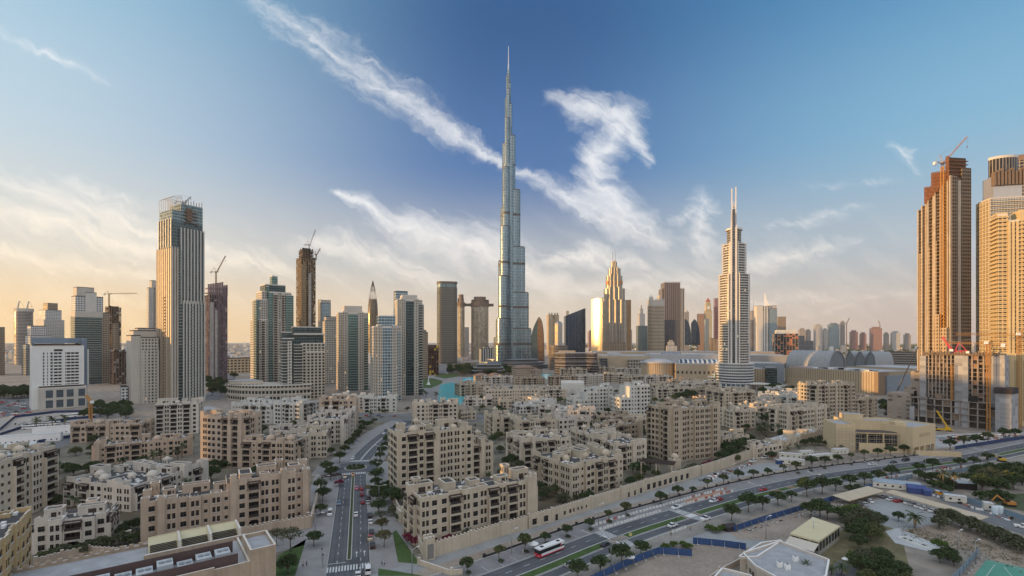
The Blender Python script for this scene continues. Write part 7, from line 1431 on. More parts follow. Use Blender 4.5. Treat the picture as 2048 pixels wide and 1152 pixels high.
# the wooded plots at the right
g14 = [('big1', 1690, 1045, .62), ('bright', 1686, 1038, 2.0), ('big2', 1704, 1050, .6), ('big3', 1722, 1050, .72), ('big3', 1740, 1056, .72), ('big1', 1728, 1072, .7), ('big1', 1714, 1082, .72), ('big2', 1742, 1082, .75), ('big3', 1700, 1062, .65), ('big1', 1758, 1056, .62), ('bright', 1708, 1030, 1.8), ('big1', 1718, 1098, .55), ('big2', 1752, 1070, .55)]
row(g14, 'bushy tree in the clump behind the cream shed, %s', 'clump behind the cream shed')
g15 = [('big3', 1728, 1136, .6), ('big1', 1762, 1132, .62), ('bright', 1712, 1126, 1.5), ('big1', 1722, 1150, .7), ('big2', 1748, 1142, .62), ('big1', 1772, 1152, .65), ('big1', 1798, 1160, .62), ('big2', 1738, 1172, .6), ('big1', 1780, 1180, .62), ('big2', 1815, 1178, .55)]
row(g15, 'tall leafy tree in the clump at the bottom edge, %s', 'clump at the bottom right edge')
g16 = [('big1', 1880, 1126, .5), ('big1', 1898, 1122, .5), ('big1', 1908, 1132, .42), ('bright', 1882, 1098, 1.3), ('big1', 1797, 1042, .42)]
row(g16, 'compact dark bush tree near the pale pool terrace, %s', 'bush trees by the pool terrace')
g17 = [('big3', 1886, 1046, .55), ('big3', 1904, 1048, .6), ('big3', 1922, 1056, .55), ('bush3', 1940, 1062, 1.7), ('bush3', 1956, 1068, 1.6), ('bush3', 1972, 1074, 1.6), ('bush3', 1988, 1080, 1.6), ('bush3', 2004, 1086, 1.5), ('bush3', 2018, 1094, 1.6), ('bush3', 2034, 1100, 1.6), ('bush3', 1880, 1058, 1.5), ('bush3', 2044, 1108, 1.5)]
row(g17, 'grey green shrub in the hedge row below the long carport, %s', 'hedge row shrubs')
g18 = [('big1', 1948, 975, .85), ('big1', 1965, 985, .95), ('big3', 1978, 972, 1.0), ('big1', 1994, 990, .9), ('big2', 2010, 975, .95), ('big1', 2028, 980, .95), ('big1', 2044, 970, 1.0), ('big1', 1960, 962, .85), ('big1', 1985, 958, .85), ('big1', 2015, 958, .9), ('big1', 2040, 955, .9), ('bush1', 2000, 1000, 1.8), ('bush1', 1980, 1000, 1.6), ('bush1', 1962, 1000, 1.6), ('bush1', 2015, 1004, 1.6)]
row(g18, 'big dark green tree in the plantation at the right edge, %s', 'plantation trees at the right edge')
g19 = [('big1', 1838, 958, .5), ('big2', 1850, 962, .55), ('big1', 1862, 966, .55), ('big1', 1876, 964, .55), ('big2', 1890, 970, .5), ('big1', 1902, 978, .5), ('big1', 1880, 982, .5), ('big1', 1912, 972, .5), ('big2', 1926, 964, .5), ('bush1', 1866, 975, 1.6), ('bush1', 1894, 986, 1.5), ('palm2', 1886, 978, 1.0), ('palm2', 1908, 980, 1.0), ('bush1', 1700, 985, 1.4), ('bush1', 1716, 982, 1.4), ('s3', 1622, 1036, 1.4), ('s3', 1640, 1034, 1.5), ('s3', 1655, 1040, 1.3)]
row(g19, 'tree beside the site cabins and blue tarpaulin shed, %s', 'trees beside the site cabins')
row([('palm3', 1830, 1056, 1.05), ('palm3', 1683, 1152, .8), ('palm2', 1612, 1166, .7), ('palm1', 1662, 1160, .6), ('bush3', 1700, 1062, 1.0)], 'date palm in the villa gardens, %s', 'date palms in the villa gardens')
row([('big2', 1700, 902, .55), ('big1', 1610, 892, .5), ('big1', 1624, 890, .55), ('big2', 1636, 890, .5), ('big1', 1652, 893, .45), ('s1', 1900, 900, 1.5), ('s2', 1926, 896, 1.6), ('s1', 1952, 892, 1.6), ('s2', 1975, 886, 1.5), ('s1', 2008, 878, 1.5), ('s1', 2030, 876, 1.5)], 'small tree near the yellow building and dark hoarding, %s', 'trees near the yellow building')
for i, (x, y) in enumerate(((1418, 1060), (1432, 1066), (1444, 1062))): plant('bright', G(x, y), 'clipped bright green hedge mound by the plot entrance, %s' % nth(i, 3), 'bush', 'hedge mounds at the plot entrance', .95)
for i, (x, y) in enumerate(((1330, 1098), (1348, 1094), (1366, 1094), (1378, 1098))): plant('bright', G(x, y), 'clipped green hedge arc behind the short blue hoarding, %s' % nth(i, 4), 'bush', 'hedge arc at the plot entrance', .85)
for i, (x, y) in enumerate([(x+3, y+3) for x, y, s in N_[:8]]+[(1597, 948), (1622, 943), (1649, 938), (1702, 930), (1730, 926), (1756, 923)]): plant('low', G(x, y), 'low round shrub in a tree pit along the parking lane, %s' % nth(i, 14), 'bush', 'low shrubs in the tree pits', 1.2)
for i in range(9): plant('low', (-89.9+4*math.cos(i*.7), 285+4*math.sin(i*.7)), 'low green shrub on the roundabout island, %s' % nth(i, 9, 'the road'), 'bush', 'roundabout shrubs', 1.3, z=.17)
# trees filling the courts and lanes between the town blocks
boxes = []
for o_ in list(col.objects):
    if o_.name.split('.')[0] in ('apartment_block', 'town_block'):
        w_ = [c for c in KIDS[o_.name] if c.name.startswith('walls')][0].data.vertices; xs_ = [v.co.x for v in w_]; ys_ = [v.co.y for v in w_]; boxes.append((o_.location.x, o_.location.y, o_.rotation_euler.z, min(xs_)-1.6, max(xs_)+1.6, min(ys_)-1.6, max(ys_)+1.6))
def free(x, y):
    for bx, by, r_, x0, x1, y0, y1 in boxes:
        c_, s_ = math.cos(r_), math.sin(r_); u_, v_ = (x-bx)*c_+(y-by)*s_, -(x-bx)*s_+(y-by)*c_
        if x0 < u_ < x1 and y0 < v_ < y1: return False
    return True
rnd = random.Random(99)
for reg, n, wh in (((-45, 225, 130, 400), 99, 'middle courts right of the boulevard'), ((60, 330, 330, 520), 90, 'right-hand courts before the mall'), ((-320, -118, 220, 440), 99, 'courts left of the boulevard'), ((-40, 260, 380, 700), 99, 'courts below the hotel tower')):
    k = 0; TG = []
    while k < n:
        x, y = rnd.uniform(reg[0], reg[1]), rnd.uniform(reg[2], reg[3]); q = Vector((x, y)); t_ = MAIN.near(q); e_ = q-MAIN.at(t_); d_ = MAIN.dirn(t_); off_ = -d_.y*e_.x+d_.x*e_.y; tb = BLVD.near(q); k += .34
        if off_ < 41 or (q-BLVD.at(tb)).length < 24 or not free(x, y): continue
        k += .66; TG.append((x, y))
    TG.sort(key=lambda p: p[0]/p[1])
    for i, (x, y) in enumerate(TG): plant(rnd.choice(('big1', 'big1', 'big2', 'palm1', 'bush1', 'bush3', 'palm2')), (x, y), 'green garden tree in the %s, %s' % (wh, nth(i, len(TG))), 'tree', 'garden trees in the '+wh, rnd.uniform(.55, .85), name='garden_tree')
# far woodland behind the mall
rnd = random.Random(13); b = MB()
for i in range(900):
    Y = rnd.uniform(1500, 4600); x = rnd.uniform(1440, 1850) if i % 4 else rnd.uniform(1150, 1450); k_ = Y/1900; leaf_blob(b, rnd, XA(x, Y), Y, 4*k_, 12*k_, 12*k_, 4.5*k_, 9, 4.5*k_, i % 2)
for i in range(160): Y = rnd.uniform(1250, 1500); leaf_blob(b, rnd, XA(rnd.uniform(1700, 1840), Y), Y, 5, 9, 9, 6, 9, 4, i % 2)
o = b.build('far_woodland', [LEAFD, LEAFM]); tag(o, 'dark green far woodland behind the mall vaults', 'woodland', None, 'stuff')
# ------------------------------------------------------------------ walls and hoardings
def wall_line(name, label, cat, pts, h, t, mat, cap=None, merlon=0, base_z=0.0, group=None, pix=True, step=0.0):
    P = [G(*p) if pix else Vector(p) for p in pts]; o = thing(name, label, cat, (P[0].x, P[0].y, base_z), 0, group); Q = [p-P[0] for p in P]; b = MB(); sgn = 0
    for i, (p, q) in enumerate(zip(Q, Q[1:])):
        d_ = (q-p).normalized(); n = Vector((-d_.y, d_.x))*t/2; L = (q-p).length; hh = h+.015*(i % 2)
        b.prism([tuple(p-n-d_*.05), tuple(q-n+d_*.05), tuple(q+n+d_*.05), tuple(p+n-d_*.05)], 0, hh, 0, 1)
        b.prism([tuple(p-n*1.5), tuple(p-n*1.5+d_*.9), tuple(p+n*1.3+d_*.9), tuple(p+n*1.3)], 0, hh+.7, 0, 1)
        if merlon:
            k = 1.4
            while k < L-.8: a = p+d_*k; b.prism([tuple(a-n*.98), tuple(a+d_*.75-n*.98), tuple(a+d_*.75+n*.5), tuple(a+n*.5)], hh-.002, hh+merlon, 0, 1); k += 1.6
        if step:
            k = 6.0
            while k < L-3: a = p+d_*k; b.prism([tuple(a-n*1.35), tuple(a+d_*.5-n*1.35), tuple(a+d_*.5), tuple(a)], 0, hh*.94, 0, 1); k += step
    b.build('wall', [mat, cap or CAP], o); return o, Q
def openings(o, Q, items):
    for seg, k, z, w, h in items:
        p, q = Q[seg], Q[seg+1]; d_ = (q-p).normalized(); n = Vector((d_.y, -d_.x)); a = p+(q-p)*k+n*.36; kid(o, place('window', window_mesh(w, h, SAND), o, (a.x, a.y, z), math.atan2(d_.y, d_.x)))
o, Q = wall_line('perimeter_wall', 'crenellated sandstone street wall below the long four-storey block', 'wall', [(856, 1118), (940, 1092), (1000, 1073), (1054, 1058)], 4.9, .7, SAND, None, .55, step=9)
o, Q = wall_line('perimeter_wall', 'sandstone street wall with windows and doors in the middle of the street', 'wall', [(1056, 1057), (1102, 1044), (1180, 1019), (1240, 1000)], 5.2, .7, SAND, None, .5)
openings(o, Q, [(0, .25, 1.0, 2.2, 2.4), (0, .75, 1.0, 2.2, 2.4), (1, .12, .1, 1.5, 2.6), (1, .32, 1.4, 1.2, 1.6), (1, .46, 1.4, 1.2, 1.7), (1, .55, 1.4, .9, 1.7), (1, .66, 1.5, .9, 1.4), (1, .76, 1.5, .9, 1.4), (1, .88, 1.5, .8, 1.3)])
o, Q = wall_line('perimeter_wall', 'sandstone street wall with a row of shop grilles under the pergola roof', 'wall', [(1241, 1000), (1290, 984), (1345, 968), (1400, 952)], 5.6, .7, SAND, None, .6)
openings(o, Q, [(0, .3, .2, 1.3, 2.4), (0, .55, .2, 1.3, 2.4), (0, .8, .2, 1.6, 2.6)]+[(1, .1+.2*i, .9, 2.4, 2.7) for i in range(5)]+[(2, .1+.2*i, .9, 2.2, 2.7) for i in range(3)])
wall_line('perimeter_wall', 'crenellated sandstone wall in front of the big dark trees', 'wall', [(1402, 951), (1437, 940), (1470, 928), (1503, 917)], 5.0, .7, SAND, None, .8, step=7)
o, Q = wall_line('perimeter_wall', 'sandstone wall with round coping beside the stair arch and gatehouse', 'wall', [(1505, 916), (1530, 905), (1562, 892)], 5.4, .7, SAND, None, .7); openings(o, Q, [(0, .45, .2, 2.8, 3.4)])
p = G(858, 1117); o = thing('corner_turret', 'square crenellated turret at the corner of the street wall', 'tower', (p.x, p.y, 0), .5); b = MB(); b.box(-1.6, -1.6, 0, 1.6, 1.6, 7.0, 0, 1)
for x in (-1.6, -.4, .8):
    for y in (-1.6, .8): b.box(x, y, 7, x+.8, y+.8, 7.8, 0, 1)
b.build('wall', [SAND, CAP], o); b = MB(); b.box(-1.1, -1.68, .6, 1.1, -1.58, 5.4, 0); b.build('panel', [M('grey inset panel', (.20, .19, .18), .9, .1)], o)
wall_line('garden_wall', 'stepped sandstone garden wall beside the pavement on the boulevard', 'wall', [(787, 1004), (800, 1032), (812, 1062), (838, 1096), (852, 1118)], 3.2, .6, SAND, None, .5)
wall_line('perimeter_wall', 'rose sandstone wall with merlons at the left pavement of the boulevard', 'wall', [(640, 984), (634, 1008), (628, 1034), (622, 1054)], 4.2, .6, PINK, None, .7)
wall_line('perimeter_wall', 'rose sandstone wall below the flowering shrubs left of the boulevard', 'wall', [(470, 1084), (545, 1069), (621, 1055)], 4.6, .6, PINK, None, .6, step=9)
wall_line('perimeter_wall', 'low rose wall around the car park below the grey roofed block', 'wall', [(68, 1134), (120, 1120), (175, 1108), (247, 1112), (300, 1098), (340, 1088)], 2.6, .5, PINK, None, .3, step=7)
wall_line('low_wall', 'low pale stone wall curving below the corner turret', 'wall', [(836, 1128), (900, 1150), (925, 1148)], 1.6, .5, SAND, None, 0)
kb, kq = MB(), None
T = [MAIN.at(t, 18.9) for t in MAIN.ts(MAIN.near((-8, 165)), MAIN.near((262, 315)), 9)]; wall_line('kerb_wall', 'long low black wall between parking lane and sandy verge', 'wall', [(p.x, p.y) for p in T], .75, .4, M('black painted block', (.035, .035, .04), .8, .15), M('black painted block', (.035, .035, .04), .8, .15), 0, pix=False)
wall_line('boundary_wall', 'sand coloured boundary wall running below the long carport', 'wall', [(1955, 1052), (2000, 1068), (2090, 1102)], 2.2, .3, M('sand boundary render', (.50, .41, .29), .9, .1, .3), None, 0)
wall_line('boundary_wall', 'plain rose wall from the cream villa to the bottom edge', 'wall', [(1500, 1118), (1440, 1150), (1400, 1180)], 2.0, .3, PINK, None, 0)
BLUE = M('deep blue hoarding', (.04, .085, .21), .6, .16, .5, streak=.12); SLATE = M('slate blue hoarding', (.19, .26, .33), .6, .12, .4, streak=.12); NAVY = M('navy hoarding', (.03, .05, .12), .7, .15, .4)
def hoarding(label, pts, h=2.4, mat=BLUE, pix=True, ballast=True, group=None):
    P = [G(*p) if pix else Vector(p) for p in pts]; o = thing('hoarding', label, 'hoarding', (P[0].x, P[0].y, 0), 0, group); Q = [p-P[0] for p in P]; b = MB(); n_post = 0
    for p, q in zip(Q, Q[1:]):
        d_ = (q-p).normalized(); n = Vector((-d_.y, d_.x)); L = (q-p).length; k = 0.0; i = 0
        while k < L:
            e = min(k+1.2, L); a, c = p+d_*k+n*(.05*(i % 2)), p+d_*e+n*(.05*(i % 2)); b.prism([tuple(a), tuple(c), tuple(c+n*.05), tuple(a+n*.05)], .1, h, 0); k = e; i += 1
        k = 1.5
        while k < L and ballast and n_post < 60:
            a = p+d_*k-n*.1; c = MB(); c.beam((*(a), 0), (*(a), h-.2), .12); c.beam((*(a), h*.7), (*(a-n*1.1), .2), .09); c.build('post', [STEEL], o); a2 = a-n*1.1; m = MB(); m.box(a2.x-.35, a2.y-.35, 0, a2.x+.35, a2.y+.35, .45, 0); m.build('ballast_block', [KERB], o); k += 4.8; n_post += 1
    b.build('panel', [mat], o); return o
hoarding('long deep blue hoarding along the south verge', [(1468, 1064), (1520, 1046), (1600, 1022), (1680, 998), (1745, 976)]); hoarding('deep blue hoarding at the bottom of the picture bending behind the hedge arc', [(1180, 1168), (1260, 1130), (1318, 1108), (1384, 1113)]); hoarding('short blue and white hoarding beside the plot entrance', [(1386, 1088), (1440, 1093), (1492, 1100)])
hoarding('slate blue hoarding continuing the blue one behind the carport', [(1747, 975), (1790, 964), (1825, 957)], mat=SLATE); hoarding('slate blue hoarding between the road and the plantation', [(1884, 952), (1920, 946), (1958, 938)], mat=SLATE); hoarding('slate site fence behind the row of cabins', [(1856, 984), (1905, 996), (1960, 1012), (2040, 1040), (2090, 1060)], mat=SLATE, ballast=False)
hoarding('grey corrugated court fence at the bottom right', [(1898, 1175), (1930, 1142), (1958, 1108)], 2.6, SLATE); hoarding('navy hoarding beside the concrete building site', [(1910, 900), (1960, 892), (2010, 884), (2090, 872)], 2.6, NAVY, ballast=False)
hoarding('navy hoarding below the white slab block', [(0, 862), (30, 836), (110, 826), (180, 824)], 2.4, NAVY, ballast=False); hoarding('second navy hoarding across the left building site', [(0, 872), (60, 852), (140, 840), (190, 836)], 2.4, NAVY, ballast=False); hoarding('navy hoarding in front of the red roofed site cabins', [(30, 904), (80, 886), (140, 876), (190, 868)], 2.4, NAVY, ballast=False)
# ------------------------------------------------------------------ lamps
def lamp_proto(h, arm, two):
    p, a = MB(), MB(); p.tube((0, 0, 0), (0, 0, h), .13, .07, 6)
    for s in ((-1, 1) if two else (1,)): a.tube((0, 0, h-.1), (s*arm, 0, h+.35), .07, .05, 5); a.box(min(s*arm, s*(arm+1.1)), -.22, h+.3, max(s*arm, s*(arm+1.1)), .22, h+.46, 1)
    return p.mesh('pole', [STEEL]), a.mesh('lamp_arm', [M('pale lamp head', (.62, .63, .64), .4, .05), M('pale lamp head', (.62, .63, .64), .4, .05)])
LP = lamp_proto(9, 2.2, True); LS = lamp_proto(8, 1.6, False)
def lamps(items, pattern, group, pr=LP, z=.1):
    it = sorted(items, key=lambda q: q[0])
    for i, (x, y, rot) in enumerate(it):
        p = G(x, y); o = thing('street_lamp', pattern % nth(i, len(it)), 'street lamp', (p.x, p.y, 0), rot, group); kid(o, place('pole', pr[0], o)); kid(o, place('lamp_arm', pr[1], o))
lamps([(1023, 1107, .55), (1197, 1050, .5), (1339, 1003, .45), (1464, 960, .4), (1580, 944, .35), (1700, 915, .3), (1845, 900, .3), (1935, 898, .3)], 'single street lamp at the black kerb wall, %s', 'street lamps on the north side', LS)
lamps([(1222, 1137, 2.2), (1510, 1010, 2.1), (1628, 985, 2.0), (1741, 962, 2.0), (1851, 946, 2.0), (1960, 930, 1.9)], 'double armed street lamp at the south verge, %s', 'street lamps on the south verge')
lamps([(631, 1075, 0), (646, 990, 0), (660, 938, 0)], 'double armed street lamp on the left boulevard pavement, %s', 'street lamps left of the boulevard'); lamps([(758, 1012, 0), (765, 960, 0), (761, 922, 0), (775, 892, 0)], 'double armed street lamp on the right boulevard pavement, %s', 'street lamps right of the boulevard')
lamps([(824, 1150, .7)], 'single lamp with a bright head at the corner lawn, %s', None, LS); lamps([(1532, 1078, .4), (1627, 1086, 1.2)], 'single slender lamp in the vacant plot, %s', 'lamps in the vacant plot', LS); lamps([(1916, 1110, .4), (1951, 1132, .4)], 'slender floodlight pole by the sports court, %s', 'poles by the sports court', LS)
# ------------------------------------------------------------------ vehicles
_cm = {}; TYRE = M('black tyre', (.02, .02, .02), .9, .1); CGL = M('dark car glass', (.015, .018, .02), .08, .1, spec=.6); LAMPW = M('clear lamp glass', (.55, .55, .52), .2, .05); LAMPR = M('red lamp glass', (.35, .02, .02), .3, .05)
CCOL = {'white': (.68, .69, .70), 'silver': (.38, .40, .42), 'grey': (.16, .17, .18), 'black': (.018, .018, .02), 'red': (.38, .03, .035), 'crimson': (.25, .025, .04), 'pink': (.60, .22, .30), 'blue': (.12, .20, .30), 'olive': (.16, .15, .06), 'cream': (.62, .52, .36), 'orange': (.55, .24, .08), 'green': (.05, .14, .10), 'dark': (.04, .045, .05)}
SH = {'sedan': (4.6, 1.8, [(-2.3, .45), (-2.28, .85), (-1.5, .95), (1.05, .95), (2.15, .75), (2.3, .5)], [(-1.6, .93), (-.95, 1.42), (.35, 1.44), (1.15, .93)]), 'suv': (4.7, 1.9, [(-2.35, .5), (-2.3, 1.05), (1.15, 1.08), (2.2, .95), (2.35, .6)], [(-2.2, 1.03), (-1.9, 1.72), (.4, 1.74), (1.25, 1.06)]), 'van': (5.0, 1.95, [(-2.5, .45), (-2.48, 1.25), (1.7, 1.2), (2.4, .95), (2.5, .5)], [(-2.44, 1.2), (-2.4, 2.05), (1.0, 2.05), (1.85, 1.17)]), 'pickup': (5.2, 1.9, [(-2.6, .55), (-2.55, 1.0), (1.3, 1.05), (2.45, .95), (2.6, .6)], [(-.6, 1.0), (-.4, 1.7), (.6, 1.72), (1.4, 1.03)])}
def car_meshes(st, colr, roofc=None):
    k = (st, colr, roofc)
    if k in _cm: return _cm[k]
    L, W_, lo, hi = SH[st]; paint = M('car paint '+colr, CCOL[colr], .3, .04, 1, spec=.5); w = W_/2; b = MB(); lo2 = [(lo[0][0], .28)]+lo+[(lo[-1][0], .28)]
    def ext(mb, prof, w0, w1, m, top=None):
        zs = [p[1] for p in prof]; z0, z1 = min(zs), max(zs); q = [(x, w0+(w1-w0)*((z-z0)/(z1-z0)), z) for x, z in prof]
        n = len(q); mb.face([(x, -y, z) for x, y, z in q][::-1], m); mb.face([(x, y, z) for x, y, z in q], m)
        for i in range(n): a, c = q[i], q[(i+1) % n]; mb.face([(a[0], -a[1], a[2]), (c[0], -c[1], c[2]), (c[0], c[1], c[2]), (a[0], a[1], a[2])][::-1], (top if top is not None and abs(a[2]-z1) < .06 and abs(c[2]-z1) < .06 else m))
    ext(b, lo2, w, w*.95, 0); g = MB(); ext(g, hi, w*.92, w*.76, 0, 1)
    for x0 in (hi[1][0]+.25, (hi[1][0]+hi[2][0])/2, hi[2][0]): # pillars
        for s in (-1, 1): g.beam((x0+.12, s*w*.93, hi[0][1]), (x0, s*w*.78, hi[1][1]), .09, .06, 1)
    rp = M('car paint '+(roofc or colr), CCOL[roofc or colr], .3, .04, 1, spec=.5)
    wh = MB(); wh.tube((0, -.12, 0), (0, .12, 0), .33, None, 12, 0); wh.tube((0, -.13, 0), (0, .13, 0), .19, None, 8, 1)
    hl, tl = MB(), MB(); hl.box(-.06, -.22, -.09, .06, .22, .09, 0); tl.box(-.05, -.2, -.1, .05, .2, .1, 0)
    _cm[k] = (b.mesh('body', [paint]), g.mesh('cabin', [CGL, rp]), wh.mesh('wheel', [TYRE, STEEL]), hl.mesh('headlight', [LAMPW]), tl.mesh('taillight', [LAMPR])); return _cm[k]
def car(st, colr, p, rot, label, group=None, roofc=None, name='car', detail=True, z=.035):
    bm_, gm_, wm_, hm, tm = car_meshes(st, colr, roofc); L, W_, lo, hi = SH[st]; o = thing(name, label, 'taxi' if name == 'taxi' else {'van': 'van', 'pickup': 'pickup truck'}.get(st, 'car'), (p[0], p[1], z), rot, group)
    kid(o, place('body', bm_, o)); kid(o, place('cabin', gm_, o))
    if detail:
        for x in (-L*.3, L*.31):
            for s in (-1, 1): kid(o, place('wheel', wm_, o, (x, s*(W_/2-.1), .33)))
        for s in (-1, 1): kid(o, place('headlight', hm, o, (lo[-1][0]-.02, s*W_*.33, .66))); kid(o, place('taillight', tm, o, (lo[0][0]+.02, s*W_*.35, .72)))
    return o
def onroad(path, x, y, rev=False):
    p = G(x, y); d_ = path.dirn(path.near(p)); return p, math.atan2(d_.y, d_.x)+(math.pi if rev else 0)
for st, c, x, y, rev, lab, nm, rf in (
 ('sedan', 'blue', 678, 1008, True, 'blue grey car driving down the left boulevard lane', 'car', None), ('van', 'white', 660, 1029, True, 'white van parked at the left boulevard kerb', 'van', None), ('sedan', 'white', 712, 1031, False, 'white car alone in the right boulevard lanes', 'car', None), ('sedan', 'pink', 713, 978, False, 'pink taxi waiting at the roundabout entry', 'taxi', None), ('sedan', 'red', 723, 979, False, 'red car beside the pink taxi', 'car', None), ('suv', 'crimson', 724, 991, False, 'dark red off-road car behind the red car', 'car', None), ('sedan', 'crimson', 725, 1006, False, 'crimson car third in the right boulevard lane queue', 'car', None),
 ('suv', 'olive', 735, 975, False, 'olive car parked under the trees near the roundabout', 'car', None), ('suv', 'dark', 737, 998, False, 'dark car parked just ahead of a silver one', 'car', None), ('sedan', 'silver', 736, 1007, False, 'silver car parked beside the crimson one', 'car', None), ('suv', 'black', 740, 1034, False, 'black car parked ahead of a white car', 'car', None), ('sedan', 'white', 741, 1046, False, 'white car parked behind a black car by the olive trees', 'car', None), ('sedan', 'dark', 743, 1066, False, 'dark car parked ahead of the cream taxi', 'car', None), ('sedan', 'cream', 740, 1078, False, 'cream taxi with a red roof pulling into the parking bay', 'taxi', 'red'), ('suv', 'black', 745, 1094, False, 'black off-road car last in the parking bay', 'car', None), ('sedan', 'white', 716, 1153, False, 'white car crossing below the zebra at the bottom edge', 'car', None), ('van', 'white', 736, 1144, False, 'white van standing on the zebra at the bottom edge', 'van', None),
 ('sedan', 'cream', 690, 955, True, 'cream orange taxi on the upper zebra at the roundabout', 'taxi', 'orange'), ('sedan', 'orange', 706, 951, True, 'small orange car leaving the roundabout island', 'car', None), ('sedan', 'white', 706, 918, True, 'white car beyond the roundabout near the far zebra', 'car', None), ('sedan', 'silver', 678, 937, False, 'silver car at the left edge of the roundabout', 'car', None), ('sedan', 'dark', 742, 925, False, 'dark car waiting right of the far zebra', 'car', None), ('sedan', 'grey', 770, 862, True, 'grey car far up the boulevard', 'car', None), ('sedan', 'white', 768, 868, True, 'tiny white car far up the boulevard', 'car', None)):
    p, r_ = onroad(BLVD, x, y, rev); car(st, c, p, r_, lab, None, rf, nm)
for st, c, x, y, rev, lab in (
 ('sedan', 'silver', 1141, 1131, False, 'silver car in the near lanes below the bus'), ('sedan', 'white', 1345, 1053, False, 'white car beside the lower median lawn'), ('pickup', 'white', 1411, 1040, False, 'white pickup standing below the second zebra'), ('pickup', 'white', 1353, 1017, True, 'white pickup parked inside the barrier line above the zebra'), ('sedan', 'white', 1427, 1004, True, 'white car driving in the upper lanes behind a red one'), ('sedan', 'red', 1437, 1001, True, 'red car just ahead of a white one in the upper lanes'), ('sedan', 'red', 1526, 981, True, 'red car at the end of the barrier line'), ('suv', 'white', 1505, 924, True, 'white car parked at the crenellated wall'), ('suv', 'white', 1529, 917, True, 'white car parked beside the stair arch'), ('sedan', 'red', 1544, 914, True, 'red car parked next to the stair arch'), ('sedan', 'white', 1744, 930, True, 'white car alone on the curving main road'), ('sedan', 'dark', 1787, 926, True, 'dark car behind the black van on the curve'), ('van', 'black', 1811, 922, True, 'black van in front of the yellow building'), ('suv', 'white', 1620, 974, False, 'white car half hidden behind the dark verge trees'), ('van', 'white', 1896, 912, True, 'white van past the yellow entrance wing'), ('sedan', 'green', 1904, 909, True, 'green car beside the white van'), ('sedan', 'red', 1888, 938, False, 'small red car on the south verge near the plantation'), ('sedan', 'dark', 1212, 1092, False, 'dark car on the first zebra crossing')):
    p, r_ = onroad(MAIN, x, y, rev); car(st, c, p, r_, lab, None, None, 'van' if st == 'van' else 'pickup_truck' if st == 'pickup' else 'car')
ca_ = math.atan2(*(G(1962, 1038, 2.9)-G(1770, 983, 2.9)).yx)
for i, (x, y, c) in enumerate(((1770, 996, 'grey'), (1782, 1001, 'white'), (1796, 1004, 'red'), (1817, 1008, 'white'), (1827, 1011, 'silver'), (1838, 1015, 'white'), (1849, 1019, 'white'), (1866, 1024, 'white'), (1879, 1028, 'white'))): car('sedan', c, G(x, y), ca_+1.57, '%s car parked under the long carport, %s' % (c, nth(i, 9)), 'cars under the long carport')
for i, (x, y, c) in enumerate(((1716, 1012, 'black'), (1729, 1011, 'silver'), (1740, 1004, 'white'))): car('sedan', c, G(x, y), ca_+2.6, '%s car under the short carport' % c, 'cars under the short carport')
car('sedan', 'cream', G(1596, 1087), 2.2, 'bronze cream car under the shed awning'); car('sedan', 'white', G(1612, 1094), 2.2, 'white car under the shed awning'); car('suv', 'white', G(78, 1152), .9, 'white car parked in the car park at the lower left'); car('pickup', 'white', G(2046, 1056), -.6, 'white pickup on the site lane at the right edge')
rnd = random.Random(21); cs = ['white', 'white', 'silver', 'red', 'grey', 'black', 'blue', 'red']; L0 = sorted([(rnd.uniform(4, 58), rnd.uniform(802, 834), rnd.choice(cs)) for _ in range(44)])
for i, (x, y, c) in enumerate(L0): car('sedan', c, G(x, y), rnd.uniform(-.1, .1)+.4, '%s car in the far left parking field, %s' % (c, nth(i, 44)), 'cars in the far left parking field', detail=False)
L0 = sorted([(rnd.uniform(418, 470), rnd.uniform(758, 790), rnd.choice(cs)) for _ in range(16)]+[(rnd.uniform(190, 240), rnd.uniform(810, 832), rnd.choice(cs)) for _ in range(8)]+[(rnd.uniform(690, 800), rnd.uniform(828, 838), rnd.choice(cs)) for _ in range(14)]+[(rnd.uniform(1790, 1822), rnd.uniform(812, 832), rnd.choice(cs)) for _ in range(14)]+[(rnd.uniform(1212, 1236), rnd.uniform(838, 846), rnd.choice(cs)) for _ in range(5)])
for i, (x, y, c) in enumerate(L0): car('sedan', c, G(x, y), rnd.choice((0, .8, 1.6)), 'tiny %s car on the far streets and car parks, %s' % (c, nth(i, len(L0))), 'tiny cars on the far streets', detail=False)
# the bus
p, r_ = onroad(MAIN, 1096, 1108, True); p = MAIN.at(MAIN.near(p), 7.6); o = thing('city_bus', 'red and white single-deck city bus in the upper carriageway', 'bus', (p.x, p.y, .035), r_)
BW_ = M('bus white', (.70, .70, .70), .4, .04); BR_ = M('bus red', (.50, .03, .05), .4, .05); b = MB(); b.box(-6, -1.25, .35, 3.6, 1.25, 1.5, 0); b.box(-6, -1.25, 1.5, 6, 1.25, 2.75, 1); b.box(-6, -1.25, 2.75, 6, 1.25, 3.05, 0); b.box(3.6, -1.25, .35, 5.0, 1.25, 1.5, 0); b.box(5.0, -1.255, .35, 6.02, 1.255, 1.5, 2); b.box(-6.02, -1.26, .35, 5.0, 1.26, .7, 2); b.build('body', [BW_, CGL, BR_], o)
b = MB(); b.box(-5.95, -1.2, 3.05, 5.95, 1.2, 3.15, 0); b.build('roof', [BW_], o); b = MB(); b.box(3.2, -.5, 3.15, 4.3, .5, 3.3, 0); b.build('roof_hatch', [DARK], o); b = MB(); b.box(-4.6, -.5, 3.15, -3.5, .5, 3.3, 0); b.build('roof_hatch', [DARK], o)
for x0, x1, m in ((-6.02, -4.4, BW_), (-4.3, -4.0, BR_)):
    for s in (-1, 1): b = MB(); b.box(x0, s*1.27-.01, 1.5 if m is BR_ else 2.1, x1, s*1.27+.01, 2.75, 0); b.build('side_panel', [m], o)
